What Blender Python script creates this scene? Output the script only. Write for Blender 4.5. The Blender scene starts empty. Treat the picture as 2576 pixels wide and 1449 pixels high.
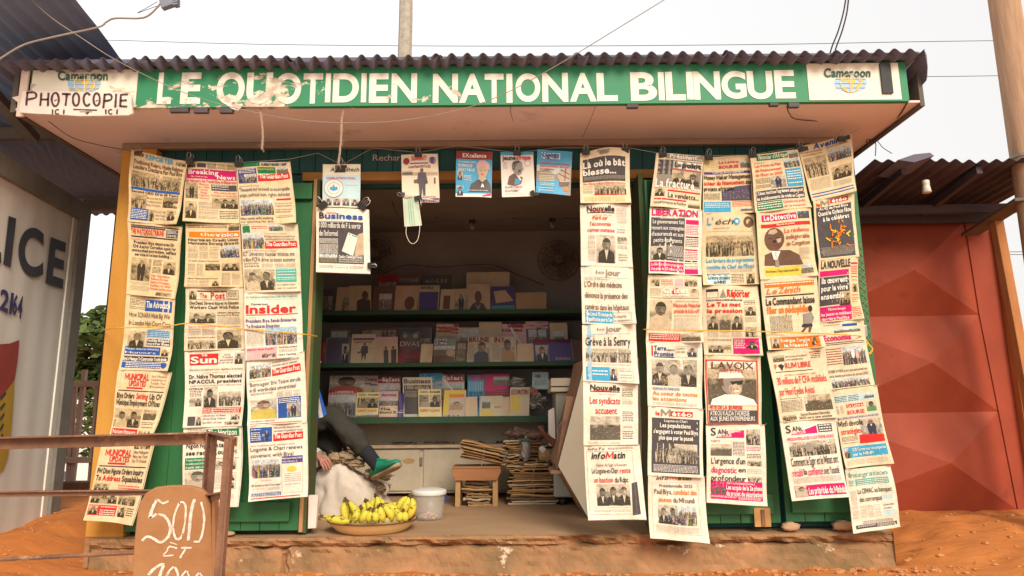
import bpy, math, random
from mathutils import Vector, Matrix, noise
rad = math.radians
SC = bpy.context.scene
COL = SC.collection

# ------------------------------------------------------------------ camera, sky, sun, exposure
FOC, PITCH, ROLL, CZ = 1740.0, rad(10.3), rad(0.5), 0.65
FW = Vector((0, math.cos(PITCH), math.sin(PITCH)))
_u = Vector((0, -math.sin(PITCH), math.cos(PITCH))); _r = Vector((1, 0, 0))
RT = _r*math.cos(ROLL) - _u*math.sin(ROLL)
UP = _r*math.sin(ROLL) + _u*math.cos(ROLL)
CAM = Vector((0, 0, CZ))
cd = bpy.data.cameras.new('camera'); cam = bpy.data.objects.new('camera', cd); COL.objects.link(cam)
cd.sensor_width = 36.0; cd.lens = FOC/2576*36.0; cd.clip_end = 600; cd.clip_start = 0.05
mw = Matrix.Identity(4)
for i in range(3):
    mw[i][0] = RT[i]; mw[i][1] = UP[i]; mw[i][2] = -FW[i]; mw[i][3] = CAM[i]
cam.matrix_world = mw
SC.camera = cam

SUN_EL, SUN_AZ = rad(34), rad(21)       # azimuth measured from straight behind the camera, negative = from the left
W = bpy.data.worlds.new('World'); SC.world = W; W.use_nodes = True
wn, wl = W.node_tree.nodes, W.node_tree.links
wn.clear()
wo = wn.new('ShaderNodeOutputWorld'); bg = wn.new('ShaderNodeBackground')
sky = wn.new('ShaderNodeTexSky'); sky.sky_type = 'NISHITA'; sky.sun_disc = False
sky.sun_elevation = SUN_EL; sky.sun_rotation = math.pi - SUN_AZ
sky.air_density = 2.0; sky.dust_density = 6.0
bgc = wn.new('ShaderNodeBackground'); add = wn.new('ShaderNodeAddShader')
tc = wn.new('ShaderNodeTexCoord'); sx = wn.new('ShaderNodeSeparateXYZ')
rmp = wn.new('ShaderNodeMapRange'); mixc = wn.new('ShaderNodeMix'); mixc.data_type = 'RGBA'
wl.new(tc.outputs['Generated'], sx.inputs[0]); wl.new(sx.outputs['X'], rmp.inputs['Value'])
rmp.inputs['From Min'].default_value = -0.6; rmp.inputs['From Max'].default_value = 0.6
wl.new(rmp.outputs['Result'], mixc.inputs[0])
mixc.inputs[6].default_value = (1.0, 0.995, 0.985, 1); mixc.inputs[7].default_value = (0.80, 0.775, 0.76, 1)
wl.new(mixc.outputs[2], bgc.inputs['Color'])
wl.new(sky.outputs[0], bg.inputs['Color'])
bg.inputs['Strength'].default_value = 0.012; bgc.inputs['Strength'].default_value = 0.58
wl.new(bg.outputs[0], add.inputs[0]); wl.new(bgc.outputs[0], add.inputs[1]); wl.new(add.outputs[0], wo.inputs[0])

sl = bpy.data.lights.new('sun', 'SUN'); so = bpy.data.objects.new('sun', sl); COL.objects.link(so)
sl.energy = 1.75; sl.angle = rad(24); sl.color = (1.0, 0.91, 0.78)
sdir = Vector((math.sin(-SUN_AZ)*math.cos(SUN_EL), math.cos(SUN_AZ)*math.cos(SUN_EL), -math.sin(SUN_EL)))
so.rotation_euler = sdir.to_track_quat('-Z', 'Y').to_euler()
SC.view_settings.view_transform = 'Standard'; SC.view_settings.look = 'None'
SC.view_settings.exposure = 0.94; SC.view_settings.gamma = 1.0
SC.view_settings.use_curve_mapping = False
SC.render.engine = 'CYCLES'
try:
    SC.cycles.max_bounces = 7; SC.cycles.diffuse_bounces = 5; SC.cycles.use_denoising = True
except Exception: pass

# ------------------------------------------------------------------ helpers
def ray(x, y): return FW + RT*((x-1288)/FOC) - UP*((y-724.5)/FOC)
def P(x, y, Y):
    d = ray(x, y); return CAM + d*(Y/d.y)
def PZ(x, y, z):
    d = ray(x, y); return CAM + d*((z-CZ)/d.z)
def PX(x, y, X):
    d = ray(x, y); return CAM + d*(X/d.x)
ORG = {}
def lin(c):
    return tuple(((v/12.92) if v <= 0.04045 else ((v+0.055)/1.055)**2.4) for v in c)
class MB:
    def __init__(s): s.v = []; s.f = []; s.c = []; s.cur = (1, 1, 1); s.m = []; s.mi = 0
    def add(s, vs, fs, c=None):
        b = len(s.v); s.v += [tuple(p) for p in vs]
        for f in fs:
            s.f.append(tuple(b+i for i in f)); s.c.append(c or s.cur); s.m.append(s.mi)
        return s
    def poly(s, pts, c=None): return s.add(pts, [tuple(range(len(pts)))], c)
    def hexa(s, p, c=None):       # 8 points: bottom 4 ccw, top 4 ccw
        return s.add(p, [(3, 2, 1, 0), (4, 5, 6, 7), (0, 1, 5, 4), (1, 2, 6, 5), (2, 3, 7, 6), (3, 0, 4, 7)], c)
    def box(s, x0, x1, y0, y1, z0, z1, c=None):
        return s.hexa([(x0, y0, z0), (x1, y0, z0), (x1, y1, z0), (x0, y1, z0), (x0, y0, z1), (x1, y0, z1), (x1, y1, z1), (x0, y1, z1)], c)
    def beam(s, a, b, w, h, c=None, up=(0, 0, 1)):
        a = Vector(a); b = Vector(b); d = (b-a).normalized(); u = Vector(up)
        if abs(d.dot(u)) > 0.98: u = Vector((0, 1, 0))
        r = d.cross(u).normalized(); u = r.cross(d)
        r *= w/2; u *= h/2
        return s.hexa([a-r-u, a+r-u, a+r+u, a-r+u, b-r-u, b+r-u, b+r+u, b-r+u], c)
    def slab(s, pts, d, c=None):   # planar polygon thickened by vector d
        n = len(pts); d = Vector(d); q = [Vector(p) for p in pts]
        fs = [tuple(range(n))[::-1], tuple(range(n, 2*n))]
        for i in range(n):
            j = (i+1) % n; fs.append((i, j, n+j, n+i))
        return s.add(q+[p+d for p in q], fs, c)
    def tube(s, pts, r, n=8, c=None, caps=True):
        pts = [Vector(p) for p in pts]; m = len(pts)
        rs = r if isinstance(r, (list, tuple)) else [r]*m
        vs = []; prev = None
        for i, p in enumerate(pts):
            t = (pts[min(i+1, m-1)]-pts[max(i-1, 0)])
            t = t.normalized() if t.length > 1e-9 else Vector((0, 0, 1))
            a = Vector((0, 0, 1)) if prev is None else prev
            if prev is None and abs(t.z) > .9: a = Vector((1, 0, 0))
            u = (a - t*a.dot(t)).normalized(); prev = u; w = t.cross(u)
            for k in range(n):
                an = 2*math.pi*k/n; vs.append(p + (u*math.cos(an)+w*math.sin(an))*rs[i])
        fs = []
        for i in range(m-1):
            for k in range(n):
                k2 = (k+1) % n; fs.append((i*n+k, i*n+k2, (i+1)*n+k2, (i+1)*n+k))
        if caps: fs.append(tuple(range(n))[::-1]); fs.append(tuple(range((m-1)*n, m*n)))
        return s.add(vs, fs, c)
    def lathe(s, prof, cx, cy, n=32, c=None, sx=1, sy=1):
        vs = []; fs = []
        for r, z in prof:
            for k in range(n):
                an = 2*math.pi*k/n; vs.append((cx+r*math.cos(an)*sx, cy+r*math.sin(an)*sy, z))
        for i in range(len(prof)-1):
            for k in range(n):
                k2 = (k+1) % n; fs.append((i*n+k, i*n+k2, (i+1)*n+k2, (i+1)*n+k))
        return s.add(vs, fs, c)
    def blob(s, c0, rx, ry, rz, seed=0, amp=.15, nu=16, nv=10, c=None, fr=3.0):
        vs = []; c0 = Vector(c0)
        for j in range(nv+1):
            th = math.pi*j/nv
            for i in range(nu):
                ph = 2*math.pi*i/nu
                d = Vector((math.sin(th)*math.cos(ph), math.sin(th)*math.sin(ph), math.cos(th)))
                k = 1+amp*noise.noise(d*fr+Vector((seed*7.3, seed*1.7, 0)))
                vs.append(c0+Vector((d.x*rx, d.y*ry, d.z*rz))*k)
        fs = []
        for j in range(nv):
            for i in range(nu):
                i2 = (i+1) % nu; fs.append((j*nu+i, (j+1)*nu+i, (j+1)*nu+i2, j*nu+i2))
        return s.add(vs, fs, c)
    def build(s, name, mat, parent=None, smooth=False, org=None, bevel=0, sub=0):
        me = bpy.data.meshes.new(name)
        if parent is not None: o0 = ORG[parent.name]
        elif org is not None: o0 = Vector(org)
        else:
            n = max(1, len(s.v))
            o0 = Vector((sum(v[0] for v in s.v)/n, sum(v[1] for v in s.v)/n, min(v[2] for v in s.v)))
        me.from_pydata([(v[0]-o0.x, v[1]-o0.y, v[2]-o0.z) for v in s.v], [], s.f)
        ms = mat if isinstance(mat, (list, tuple)) else [mat]
        for m in ms: me.materials.append(m)
        if len(ms) > 1: me.polygons.foreach_set('material_index', s.m)
        ca = me.color_attributes.new('Col', 'FLOAT_COLOR', 'CORNER')
        buf = []
        for p, c in zip(me.polygons, s.c):
            if isinstance(c[0], tuple):
                for q in c: buf += [q[0], q[1], q[2], 1.0]
            else: buf += [c[0], c[1], c[2], 1.0]*p.loop_total
        ca.data.foreach_set('color', buf)
        if smooth: me.polygons.foreach_set('use_smooth', [True]*len(me.polygons))
        me.update()
        o = bpy.data.objects.new(name, me); COL.objects.link(o)
        if parent is not None: o.parent = parent
        else: o.location = o0
        ORG[o.name] = o0
        if bevel:
            b = o.modifiers.new('bevel', 'BEVEL'); b.width = bevel; b.segments = 2; b.limit_method = 'ANGLE'
        if sub:
            b = o.modifiers.new('sub', 'SUBSURF'); b.levels = sub; b.render_levels = sub
        return o
def tag(o, label=None, cat=None, group=None, kind=None):
    if label: o['label'] = label
    if cat: o['category'] = cat
    if group: o['group'] = group
    if kind: o['kind'] = kind
    return o
def thing(name, label, cat, loc, group=None):
    o = bpy.data.objects.new(name, None); COL.objects.link(o); o.location = loc; o.empty_display_size = .1
    ORG[o.name] = Vector(loc)
    return tag(o, label, cat, group)
def ribbon(g, pts, r, c, jit=.12, R_=random.Random(1)):
    pts = [Vector(p) for p in pts]; pts = [p for i, p in enumerate(pts) if i == 0 or (p-pts[i-1]).length > 1e-5]; L_ = []
    for i, p in enumerate(pts):
        d = (pts[min(i+1, len(pts)-1)]-pts[max(i-1, 0)]).normalized(); n = Vector((-d.z, 0, d.x))*r*(1+R_.uniform(-jit, jit)); L_ += [p-n, p+n]
    g.add(L_, [(2*i, 2*i+1, 2*i+3, 2*i+2) for i in range(len(pts)-1)], c)
def arc(p, n=10):          # Catmull-Rom through points
    p = [Vector(q) for q in p]; q = [p[0]*2-p[1]]+p+[p[-1]*2-p[-2]]; out = []
    for i in range(1, len(q)-2):
        for k in range(n):
            t = k/n; a, b, c, d = q[i-1:i+3]
            out.append(.5*((2*b)+(c-a)*t+(2*a-5*b+4*c-d)*t*t+(3*b-a-3*c+d)*t**3))
    return out+[p[-1]]

# ------------------------------------------------------------------ materials
def mat(name, col, rough=.8, col2=None, scale=6, amt=.5, bump=0, bscale=40, metal=0, stretch=(1, 1, 1), attr=False, detail=6,
        spots=None, spot_scale=9, spot_cut=.62, spec=.3, trans=0, alpha=1, spot_w=.06):
    m = bpy.data.materials.new(name); m.use_nodes = True; nt = m.node_tree; N, L = nt.nodes, nt.links
    b = N['Principled BSDF']; b.inputs['Roughness'].default_value = rough; b.inputs['Metallic'].default_value = metal
    b.inputs['Specular IOR Level'].default_value = spec
    if trans: b.inputs['Transmission Weight'].default_value = trans
    if alpha < 1: b.inputs['Alpha'].default_value = alpha
    t = N.new('ShaderNodeTexCoord'); mp = N.new('ShaderNodeMapping'); mp.inputs['Scale'].default_value = stretch
    L.new(t.outputs['Object'], mp.inputs[0])
    def rgb(c): return (c[0], c[1], c[2], 1)
    base = None
    if attr:
        a = N.new('ShaderNodeAttribute'); a.attribute_name = 'Col'; base = a.outputs['Color']
    n1 = N.new('ShaderNodeTexNoise'); n1.inputs['Scale'].default_value = scale; n1.inputs['Detail'].default_value = detail
    n1.inputs['Roughness'].default_value = .62
    L.new(mp.outputs[0], n1.inputs['Vector'])
    mr = N.new('ShaderNodeMapRange'); mr.inputs['From Min'].default_value = .32; mr.inputs['From Max'].default_value = .68
    L.new(n1.outputs['Fac'], mr.inputs['Value'])
    mx = N.new('ShaderNodeMix'); mx.data_type = 'RGBA'
    if attr:
        mx.blend_type = 'MULTIPLY'; mx.inputs[0].default_value = 1
        cr = N.new('ShaderNodeMix'); cr.data_type = 'RGBA'; L.new(mr.outputs[0], cr.inputs[0])
        cr.inputs[6].default_value = (1, 1, 1, 1); cr.inputs[7].default_value = rgb(col2 or (1-amt*.3,)*3)
        L.new(base, mx.inputs[6]); L.new(cr.outputs[2], mx.inputs[7])
    else:
        c2 = col2 or tuple(v*(1-amt*.5) for v in col)
        mx.inputs[6].default_value = rgb(col); mx.inputs[7].default_value = rgb(c2)
        L.new(mr.outputs[0], mx.inputs[0])
    out = mx.outputs[2]
    if spots:
        n2 = N.new('ShaderNodeTexNoise'); n2.inputs['Scale'].default_value = spot_scale; n2.inputs['Detail'].default_value = 8
        n2.inputs['Roughness'].default_value = .7
        L.new(mp.outputs[0], n2.inputs['Vector'])
        r2 = N.new('ShaderNodeMapRange'); r2.inputs['From Min'].default_value = spot_cut; r2.inputs['From Max'].default_value = spot_cut+spot_w
        L.new(n2.outputs['Fac'], r2.inputs['Value'])
        m2 = N.new('ShaderNodeMix'); m2.data_type = 'RGBA'; L.new(r2.outputs[0], m2.inputs[0])
        L.new(out, m2.inputs[6]); m2.inputs[7].default_value = rgb(spots); out = m2.outputs[2]
    L.new(out, b.inputs['Base Color'])
    if bump:
        n3 = N.new('ShaderNodeTexNoise'); n3.inputs['Scale'].default_value = bscale; n3.inputs['Detail'].default_value = 8
        L.new(mp.outputs[0], n3.inputs['Vector'])
        bp = N.new('ShaderNodeBump'); bp.inputs['Strength'].default_value = bump; bp.inputs['Distance'].default_value = .01
        L.new(n3.outputs['Fac'], bp.inputs['Height']); L.new(bp.outputs[0], b.inputs['Normal'])
    return m
M = {}
M['print'] = mat('printed_paper', (1, 1, 1), .85, attr=True, col2=(.84, .80, .72), scale=34, spec=.15, bump=.45, bscale=11)
M['glossy'] = mat('glossy_cover', (1, 1, 1), .42, attr=True, col2=(.9, .88, .85), scale=12, spec=.4)
M['col'] = mat('painted', (1, 1, 1), .7, attr=True, col2=(.72, .68, .62), scale=10, bump=.1)
M['green'] = mat('green_paint', (.022, .125, .042), .5, (.03, .165, .055), scale=3, bump=.15, bscale=30, spots=(.05, .06, .03), spot_scale=7, spot_cut=.66, spec=.4)
M['green_dirty'] = mat('dirty_green_paint', (.03, .12, .04), .7, (.10, .08, .03), scale=5, bump=.2)
M['dkgreen'] = mat('dark_green_wall', (.012, .075, .08), .6, (.018, .09, .08), scale=3, stretch=(6, 6, 1))
M['shelf'] = mat('green_shelf', (.03, .10, .05), .6, (.05, .09, .05), scale=4)
M['yellow'] = mat('ochre_paint', (.58, .30, .055), .7, (.50, .22, .035), scale=3, spots=(.55, .48, .36), spot_scale=6, spot_cut=.67, bump=.2, bscale=25, stretch=(2, 2, .6))
M['lintel'] = mat('varnished_lintel', (.42, .21, .045), .6, (.26, .12, .03), scale=3, stretch=(.5, 1, 4), bump=.15)
M['soffit'] = mat('soffit_board', (.84, .68, .66), .85, (.74, .58, .55), scale=1.3, bump=.1, spots=(.40, .29, .25), spot_scale=2.1, spot_cut=.60, spot_w=.16, detail=9)
M['soffit_trim'] = mat('soffit_trim', (.38, .26, .18), .8, (.26, .18, .13), scale=4, stretch=(.3, 1, 3))
M['roof'] = mat('rusty_roof_sheet', (.125, .13, .185), .8, (.15, .125, .15), scale=4, bump=.2, spots=(.20, .16, .15), spot_scale=5, spot_cut=.66)
M['roof2'] = mat('dark_red_roof_sheet', (.085, .058, .066), .8, (.065, .05, .055), scale=4)
M['tarp'] = mat('grey_blue_roof', (.19, .24, .37), .8, (.15, .19, .29), scale=1.2, bump=.1, stretch=(1, .4, 1))
M['inwall'] = mat('interior_wall', (.40, .36, .33), .9, (.31, .275, .25), scale=2)
M['cab'] = mat('cream_cabinet', (.60, .52, .39), .7, (.46, .38, .26), scale=3, bump=.1, spots=(.26, .17, .09), spot_scale=7, spot_cut=.63, spot_w=.08)
M['ledge'] = mat('worn_ledge', (.42, .22, .11), .8, (.55, .46, .33), scale=9, stretch=(1, 1, 3))
M['wood'] = mat('stool_wood', (.42, .185, .075), .6, (.30, .12, .045), scale=3, stretch=(1, 6, 6), bump=.1)
M['wood2'] = mat('stool_leg_wood', (.50, .30, .13), .7, (.40, .22, .09), scale=5, stretch=(6, 6, 1))
M['grey_wood'] = mat('grey_wood', (.16, .125, .10), .85, (.10, .08, .065), scale=4, stretch=(1, 1, 1), bump=.2)
M['rust'] = mat('rusty_iron', (.30, .14, .075), .8, (.13, .06, .04), scale=7, bump=.35, bscale=60, spots=(.55, .30, .16), spot_scale=6, spot_cut=.56, spot_w=.1, stretch=(1, 1, 1))
M['board'] = mat('brown_board', (.40, .185, .075), .85, (.31, .13, .05), scale=6, bump=.3, bscale=40, spots=(.12, .06, .03), spot_scale=9, spot_cut=.64, spot_w=.05)
M['chalk'] = mat('chalk', (.82, .72, .62), .9, (.60, .42, .30), scale=60, spots=(.40, .185, .075), spot_scale=75, spot_cut=.575)
M['concrete'] = mat('laterite_concrete', (.45, .225, .105), .9, (.19, .12, .055), scale=3.4, bump=.9, bscale=26, spots=(.62, .48, .34), spot_scale=6.5, spot_cut=.625, spot_w=.05, detail=9)
M['floor'] = mat('dusty_floor', (.46, .29, .165), .85, (.36, .22, .12), scale=2, bump=.15, bscale=30, stretch=(.6, 1.6, 1))
M['ground'] = mat('laterite_ground', (.56, .195, .045), .95, (.43, .135, .032), scale=2.2, bump=.9, bscale=14, spots=(.30, .10, .03), spot_scale=9, spot_cut=.59, spot_w=.10, detail=9, stretch=(.7, 1.6, 1))
M['pebble'] = mat('clod', (.55, .24, .09), .95, (.42, .17, .06), scale=6)
M['stone'] = mat('stone', (.55, .36, .22), .9, (.42, .24, .13), scale=12, bump=.3)
M['contain'] = mat('container_paint', (.80, .77, .70), .7, (.72, .68, .61), scale=2, bump=.1, stretch=(2, 2, .5), spots=(.42, .27, .18), spot_scale=2.2, spot_cut=.70)
M['cframe'] = mat('container_frame', (.24, .23, .20), .7, (.17, .155, .13), scale=5, bump=.2, spots=(.25, .12, .07), spot_scale=6, spot_cut=.66)
M['dkletter'] = mat('dark_letters', (.055, .06, .07), .7)
M['red'] = mat('red_oxide_metal', (.37, .072, .034), .62, (.27, .052, .026), scale=2.4, bump=.2, bscale=8, spots=(.22, .045, .026), spot_scale=4, spot_cut=.60, spot_w=.12, spec=.18, detail=9)
M['redwall'] = mat('red_side_metal', (.45, .09, .05), .55, (.38, .075, .045), scale=2)
M['post_r'] = mat('orange_post', (.55, .24, .085), .8, (.42, .17, .06), scale=5, stretch=(2, 2, .5), bump=.15)
M['pole'] = mat('weathered_pole_wood', (.50, .31, .19), .85, (.33, .19, .11), scale=7, stretch=(5, 5, .35), bump=.35, bscale=25)
M['cpole'] = mat('lichen_concrete', (.30, .27, .22), .95, (.46, .42, .35), scale=14, bump=.5, bscale=30, detail=9)
M['wire'] = mat('wire', (.09, .07, .065), .7)
M['wire_l'] = mat('pale_wire', (.33, .27, .22), .7)
M['cordy'] = mat('yellow_cord', (.72, .46, .05), .7, (.55, .33, .04), scale=80)
M['twine'] = mat('frayed_twine', (.50, .36, .26), .9)
M['black'] = mat('black_metal', (.03, .027, .027), .45, spec=.5)
M['steel'] = mat('steel_wire', (.35, .33, .30), .4, metal=.8)
M['cloth'] = mat('trousers', (.038, .036, .030), .95, (.055, .050, .040), scale=7, bump=.4, bscale=9)
M['sock'] = mat('sock', (.025, .025, .03), .95)
M['shirt'] = mat('blue_shirt', (.03, .13, .38), .85, (.02, .09, .28), scale=6, bump=.3, bscale=12)
M['skin'] = mat('skin', (.20, .075, .045), .55, (.15, .055, .035), scale=8, bump=.1)
M['palm'] = mat('palm_skin', (.55, .25, .19), .6)
M['shoe'] = mat('green_shoe', (.02, .30, .17), .7, (.015, .22, .13), scale=14, bump=.3, spots=(.05, .08, .04), spot_scale=18, spot_cut=.66)
M['sole'] = mat('dirty_sole', (.50, .36, .22), .85, (.25, .15, .08), scale=12)
M['sack'] = mat('woven_sack', (.68, .58, .49), .85, (.52, .43, .34), scale=4, bump=.3, bscale=70, spots=(.3, .2, .13), spot_scale=5, spot_cut=.70)
M['fray'] = mat('frayed_fibre', (.42, .31, .2), .95, (.28, .19, .11), scale=12)
M['banana'] = mat('banana_skin', (.74, .54, .05), .66, (.50, .50, .06), scale=11, spots=(.10, .055, .02), spot_scale=32, spot_cut=.565, spot_w=.03, stretch=(1, 1, 1))
M['bananatip'] = mat('banana_stem', (.13, .075, .03), .8)
M['enamel'] = mat('cream_enamel', (.86, .66, .33), .35, (.78, .56, .24), scale=5, spots=(.10, .05, .03), spot_scale=24, spot_cut=.68, spec=.5)
M['rim'] = mat('enamel_rim', (.12, .06, .03), .5)
M['plastic'] = mat('clear_plastic', (.74, .68, .60), .28, amt=.05, spec=.4, alpha=.26)
M['lid'] = mat('milky_lid', (.80, .77, .72), .4, amt=.05, alpha=.85)
M['bluepl'] = mat('blue_plastic', (.02, .06, .25), .4)
M['sweets'] = mat('wrapped_sweets', (.85, .62, .52), .5, (.55, .2, .14), scale=40)
M['oldpaper'] = mat('old_newsprint', (.52, .34, .17), .9, (.36, .20, .09), scale=7, stretch=(1, 1, 14), bump=.3)
M['copier'] = mat('office_machine_plastic', (.47, .46, .36), .5, (.42, .41, .32), scale=2)
M['rack'] = mat('cream_side_panel', (.84, .76, .58), .5, (.78, .68, .50), scale=2, spots=(.40, .22, .08), spot_scale=6, spot_cut=.71)
M['rackin'] = mat('rack_tan_side', (.46, .27, .17), .7, (.40, .22, .14), scale=3)
M['leaf'] = mat('leaf', (.045, .085, .02), .6, (.10, .14, .03), scale=1.2)
M['bark'] = mat('bark', (.12, .09, .06), .9)
M['white'] = mat('white_wall', (.75, .73, .70), .8, amt=.1)
M['glass'] = mat('window_glass', (.10, .12, .14), .15, spec=.6)
M['porcelain'] = mat('white_socket', (.75, .68, .55), .35)
M['mask'] = mat('face_mask_cloth', (.50, .62, .48), .85, (.44, .56, .42), scale=8, bump=.15)
M['mask_edge'] = mat('mask_trim', (.78, .70, .52), .85)
M['fan'] = mat('dark_fan', (.20, .165, .145), .6)
M['wallbrown'] = mat('brown_block_wall', (.16, .075, .04), .9, (.10, .05, .03), scale=4, bump=.4)
M['fence'] = mat('fence_metal', (.48, .36, .30), .8, (.38, .28, .23), scale=5)
M['hinge'] = mat('ochre_hinge', (.55, .32, .12), .6, (.4, .2, .07), scale=9)

# ------------------------------------------------------------------ glyphs
GL = {}
def glyph(ch, bold=0):
    k = (ch, bold)
    if k in GL: return GL[k]
    if ch == 'M':
        w = (.09, .10, .125, .14)[bold]; W_ = .80
        q = [(0, 0), (0, .72), (w, .72), (w, 0), (W_-w, 0), (W_-w, .72), (W_, .72), (W_, 0), (w, .72), (w, .50), (W_/2, .05), (W_/2, .30), (W_-w, .72), (W_-w, .50)]
        GL[k] = (q, [(0, 1, 2, 3), (4, 5, 6, 7), (8, 9, 10, 11), (12, 11, 10, 13)], W_); return GL[k]
    cu = bpy.data.curves.new('glyph', 'FONT'); cu.body = ch; cu.size = 1.0; cu.resolution_u = 7 if bold == 3 else 3
    cu.offset = (0.0, .010, .030, .034)[bold]
    ob = bpy.data.objects.new('glyph', cu); COL.objects.link(ob)
    dg = bpy.context.evaluated_depsgraph_get(); ev = ob.evaluated_get(dg)
    me = ev.to_mesh()
    vs = [(v.co.x, v.co.y) for v in me.vertices]; fs = [tuple(p.vertices) for p in me.polygons]
    ev.to_mesh_clear(); bpy.data.objects.remove(ob); bpy.data.curves.remove(cu)
    if vs:
        x0 = min(v[0] for v in vs); x1 = max(v[0] for v in vs)
        r = ([(a-x0, b) for a, b in vs], fs, x1-x0)
    else: r = ([], [], .26)
    GL[k] = r
    return r
CAPH = [.73]
def textlay(s, bold=1, gap=.055):
    x = 0; out = []
    for ch in s:
        if ch == ' ': x += .24; continue
        v, f, w = glyph(ch, bold); out.append((v, f, x)); x += w+gap
    return out, x-gap
def text_on(mb, s, fn, u0, v0, u1, v1, c=None, bold=1, slant=0, gap=.055):
    """fit the string into the box u0..u1, v0 (top)..v1 (baseline); fn(u,v) -> world"""
    lay, w = textlay(s, bold, gap)
    if not lay: return
    sxx = (u1-u0)/w; sy = (v1-v0)*(1.14 if bold else 1.0)/.72
    for v, f, x in lay:
        mb.add([fn(u0+(a+x+slant*b)*sxx, v1-b*sy) for a, b in v], f, c)
# ------------------------------------------------------------------ ground
def gh(x, y):
    n = noise.noise(Vector((x*.9, y*.9, 3)))*.035 + noise.noise(Vector((x*3.1, y*3.1, 9)))*.014 + noise.noise(Vector((x*9, y*9, 5)))*.009 - max(0, noise.noise(Vector((x*4.5+y, y*7, 8)))-.15)*.05 + max(0, noise.noise(Vector((x*6-y*2, y*9, 2)))-.25)*.035
    h = -.175 + n
    if y < 3.2: h -= (3.2-y)*.05
    if x < -2.3:
        k = min(1, (-2.3-x)/.5); h += k*max(0, min(1, (y-3.3)/1.5))*.20 + k*max(0, 1-abs(x+2.75)/.5)*.05*max(0, min(1, (y-3.9)/.8))
    if x > 2.15:
        k = min(1, (x-2.15)/.5); h += k*max(0, min(1, (y-3.2)/1.5))*.115 + max(0, min(1, (y-3.9)/.6))*.02
    if -2.3 <= x <= 2.1 and y > 4.0: h = -.22
    if y > 7.2: h = -.1 - min(2.0, (y-7.2)*.45) + n
    return h
def axis(lo, hi, a, b, fine, far):
    v = []; t = lo
    out = [-far, -far*.5, -far*.25, lo]
    k = 0; t = lo
    while t < hi:
        t += fine if a <= t <= b else fine*5
        out.append(min(t, hi))
    out += [hi+far*.25, hi+far*.6, hi+far]
    return sorted(set(out))
xs = axis(-12, 12, -4.5, 5.0, .04, 120); ys = axis(-6, 16, 2.6, 5.6, .04, 180)
g = MB(); nx = len(xs)
for y in ys:
    for x in xs: g.v.append((x, y, gh(x, y)))
for j in range(len(ys)-1):
    for i in range(nx-1):
        g.f.append((j*nx+i, j*nx+i+1, (j+1)*nx+i+1, (j+1)*nx+i)); g.c.append((1, 1, 1)); g.m.append(0)
o = g.build('ground', M['ground'], smooth=True, org=(0, 0, 0)); tag(o, kind='structure')
R = random.Random(5)
g = MB()
for i in range(900):
    side = R.random()
    if side < .35: x = R.uniform(2.0, 4.2); y = R.uniform(3.4, 4.9)
    elif side < .6: x = R.uniform(-3.8, -2.3); y = R.uniform(3.2, 4.9)
    else: x = R.uniform(-2.2, 2.4); y = 3.9-abs(R.gauss(0, .08))-.02
    if side < .12: x = R.gauss(1.75, .35); y = 3.86-abs(R.gauss(0, .04))
    if -2.3 < x < 2.1 and y > 3.88: continue
    r = R.choice([.004, .006, .006, .009, .014]) * R.uniform(.7, 1.3)
    g.blob((x, y, gh(x, y)+r*.3), r*R.uniform(1, 1.6), r, r*.7, i, .5, 6, 4)
tag(g.build('loose_clods', M['pebble'], org=(0, 0, 0)), 'loose earth clods and grit scattered along the foot of the concrete step', 'gravel', kind='stuff')

# unseen pale paving in front, added to bounce neutral light up at the kiosk
g = MB()
for j in range(12):
    for i in range(60):
        xa, xb = -60+i*2, -58+i*2; y0_, y1_ = -9.4+j*.95, -9.4+(j+1)*.95
        g.poly([(xa, y0_, gh(xa, y0_)+.012), (xb, y0_, gh(xb, y0_)+.012), (xb, y1_, gh(xb, y1_)+.012), (xa, y1_, gh(xa, y1_)+.012)])
M['bounce_road'] = mat('pale_bounce_road', (.46, .38, .31), .9, (.36, .29, .23), scale=2, bump=.3)
tag(g.build('bounce_road', M['bounce_road'], org=(0, 0, 0)), kind='structure')

# ------------------------------------------------------------------ platform (concrete slab the kiosk stands on)
g = MB()
X0, X1, YF = -2.30, 2.055, 3.93
NXp = 260; prof = []
def edge_n(x, k): return noise.noise(Vector((x*4.3, k*1.7, 2)))*.5+noise.noise(Vector((x*17, k*3.1, 7)))*.5+noise.noise(Vector((x*43, k*5.1, 4)))*.25
rows = [(.10, 0.0), (.03, 0.0), (.008, -.004), (0, -.016), (.004, -.032), (.014, -.046), (.028, -.054), (.022, -.066), (.016, -.085), (.014, -.11), (.010, -.135), (.006, -.16), (-.004, -.19), (-.02, -.23)]
for j, (dy, dz) in enumerate(rows):
    for i in range(NXp+1):
        x = X0+(X1-X0)*i/NXp
        a = .030 if 2 <= j <= 7 else .012
        if j == 0: a = 0
        crack = 0
        if j >= 6 and abs(x+1.24+noise.noise(Vector((0, j*.9, 1)))*.03) < .010: crack = .03
        nick = max(0, noise.noise(Vector((x*6.5, 11.3, j*.25)))-.12)*.13 if 3 <= j <= 6 else 0
        zz = dz + (edge_n(x, j+50)*.008 if j > 1 else 0)
        g.v.append((x, YF+dy+a*edge_n(x, j)+crack+nick, zz))
for j in range(len(rows)-1):
    for i in range(NXp):
        a = j*(NXp+1)+i; g.f.append((a, a+NXp+1, a+NXp+2, a+1)); g.c.append((1, 1, 1)); g.m.append(0 if j > 0 else 1)
b0 = len(g.v)
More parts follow.
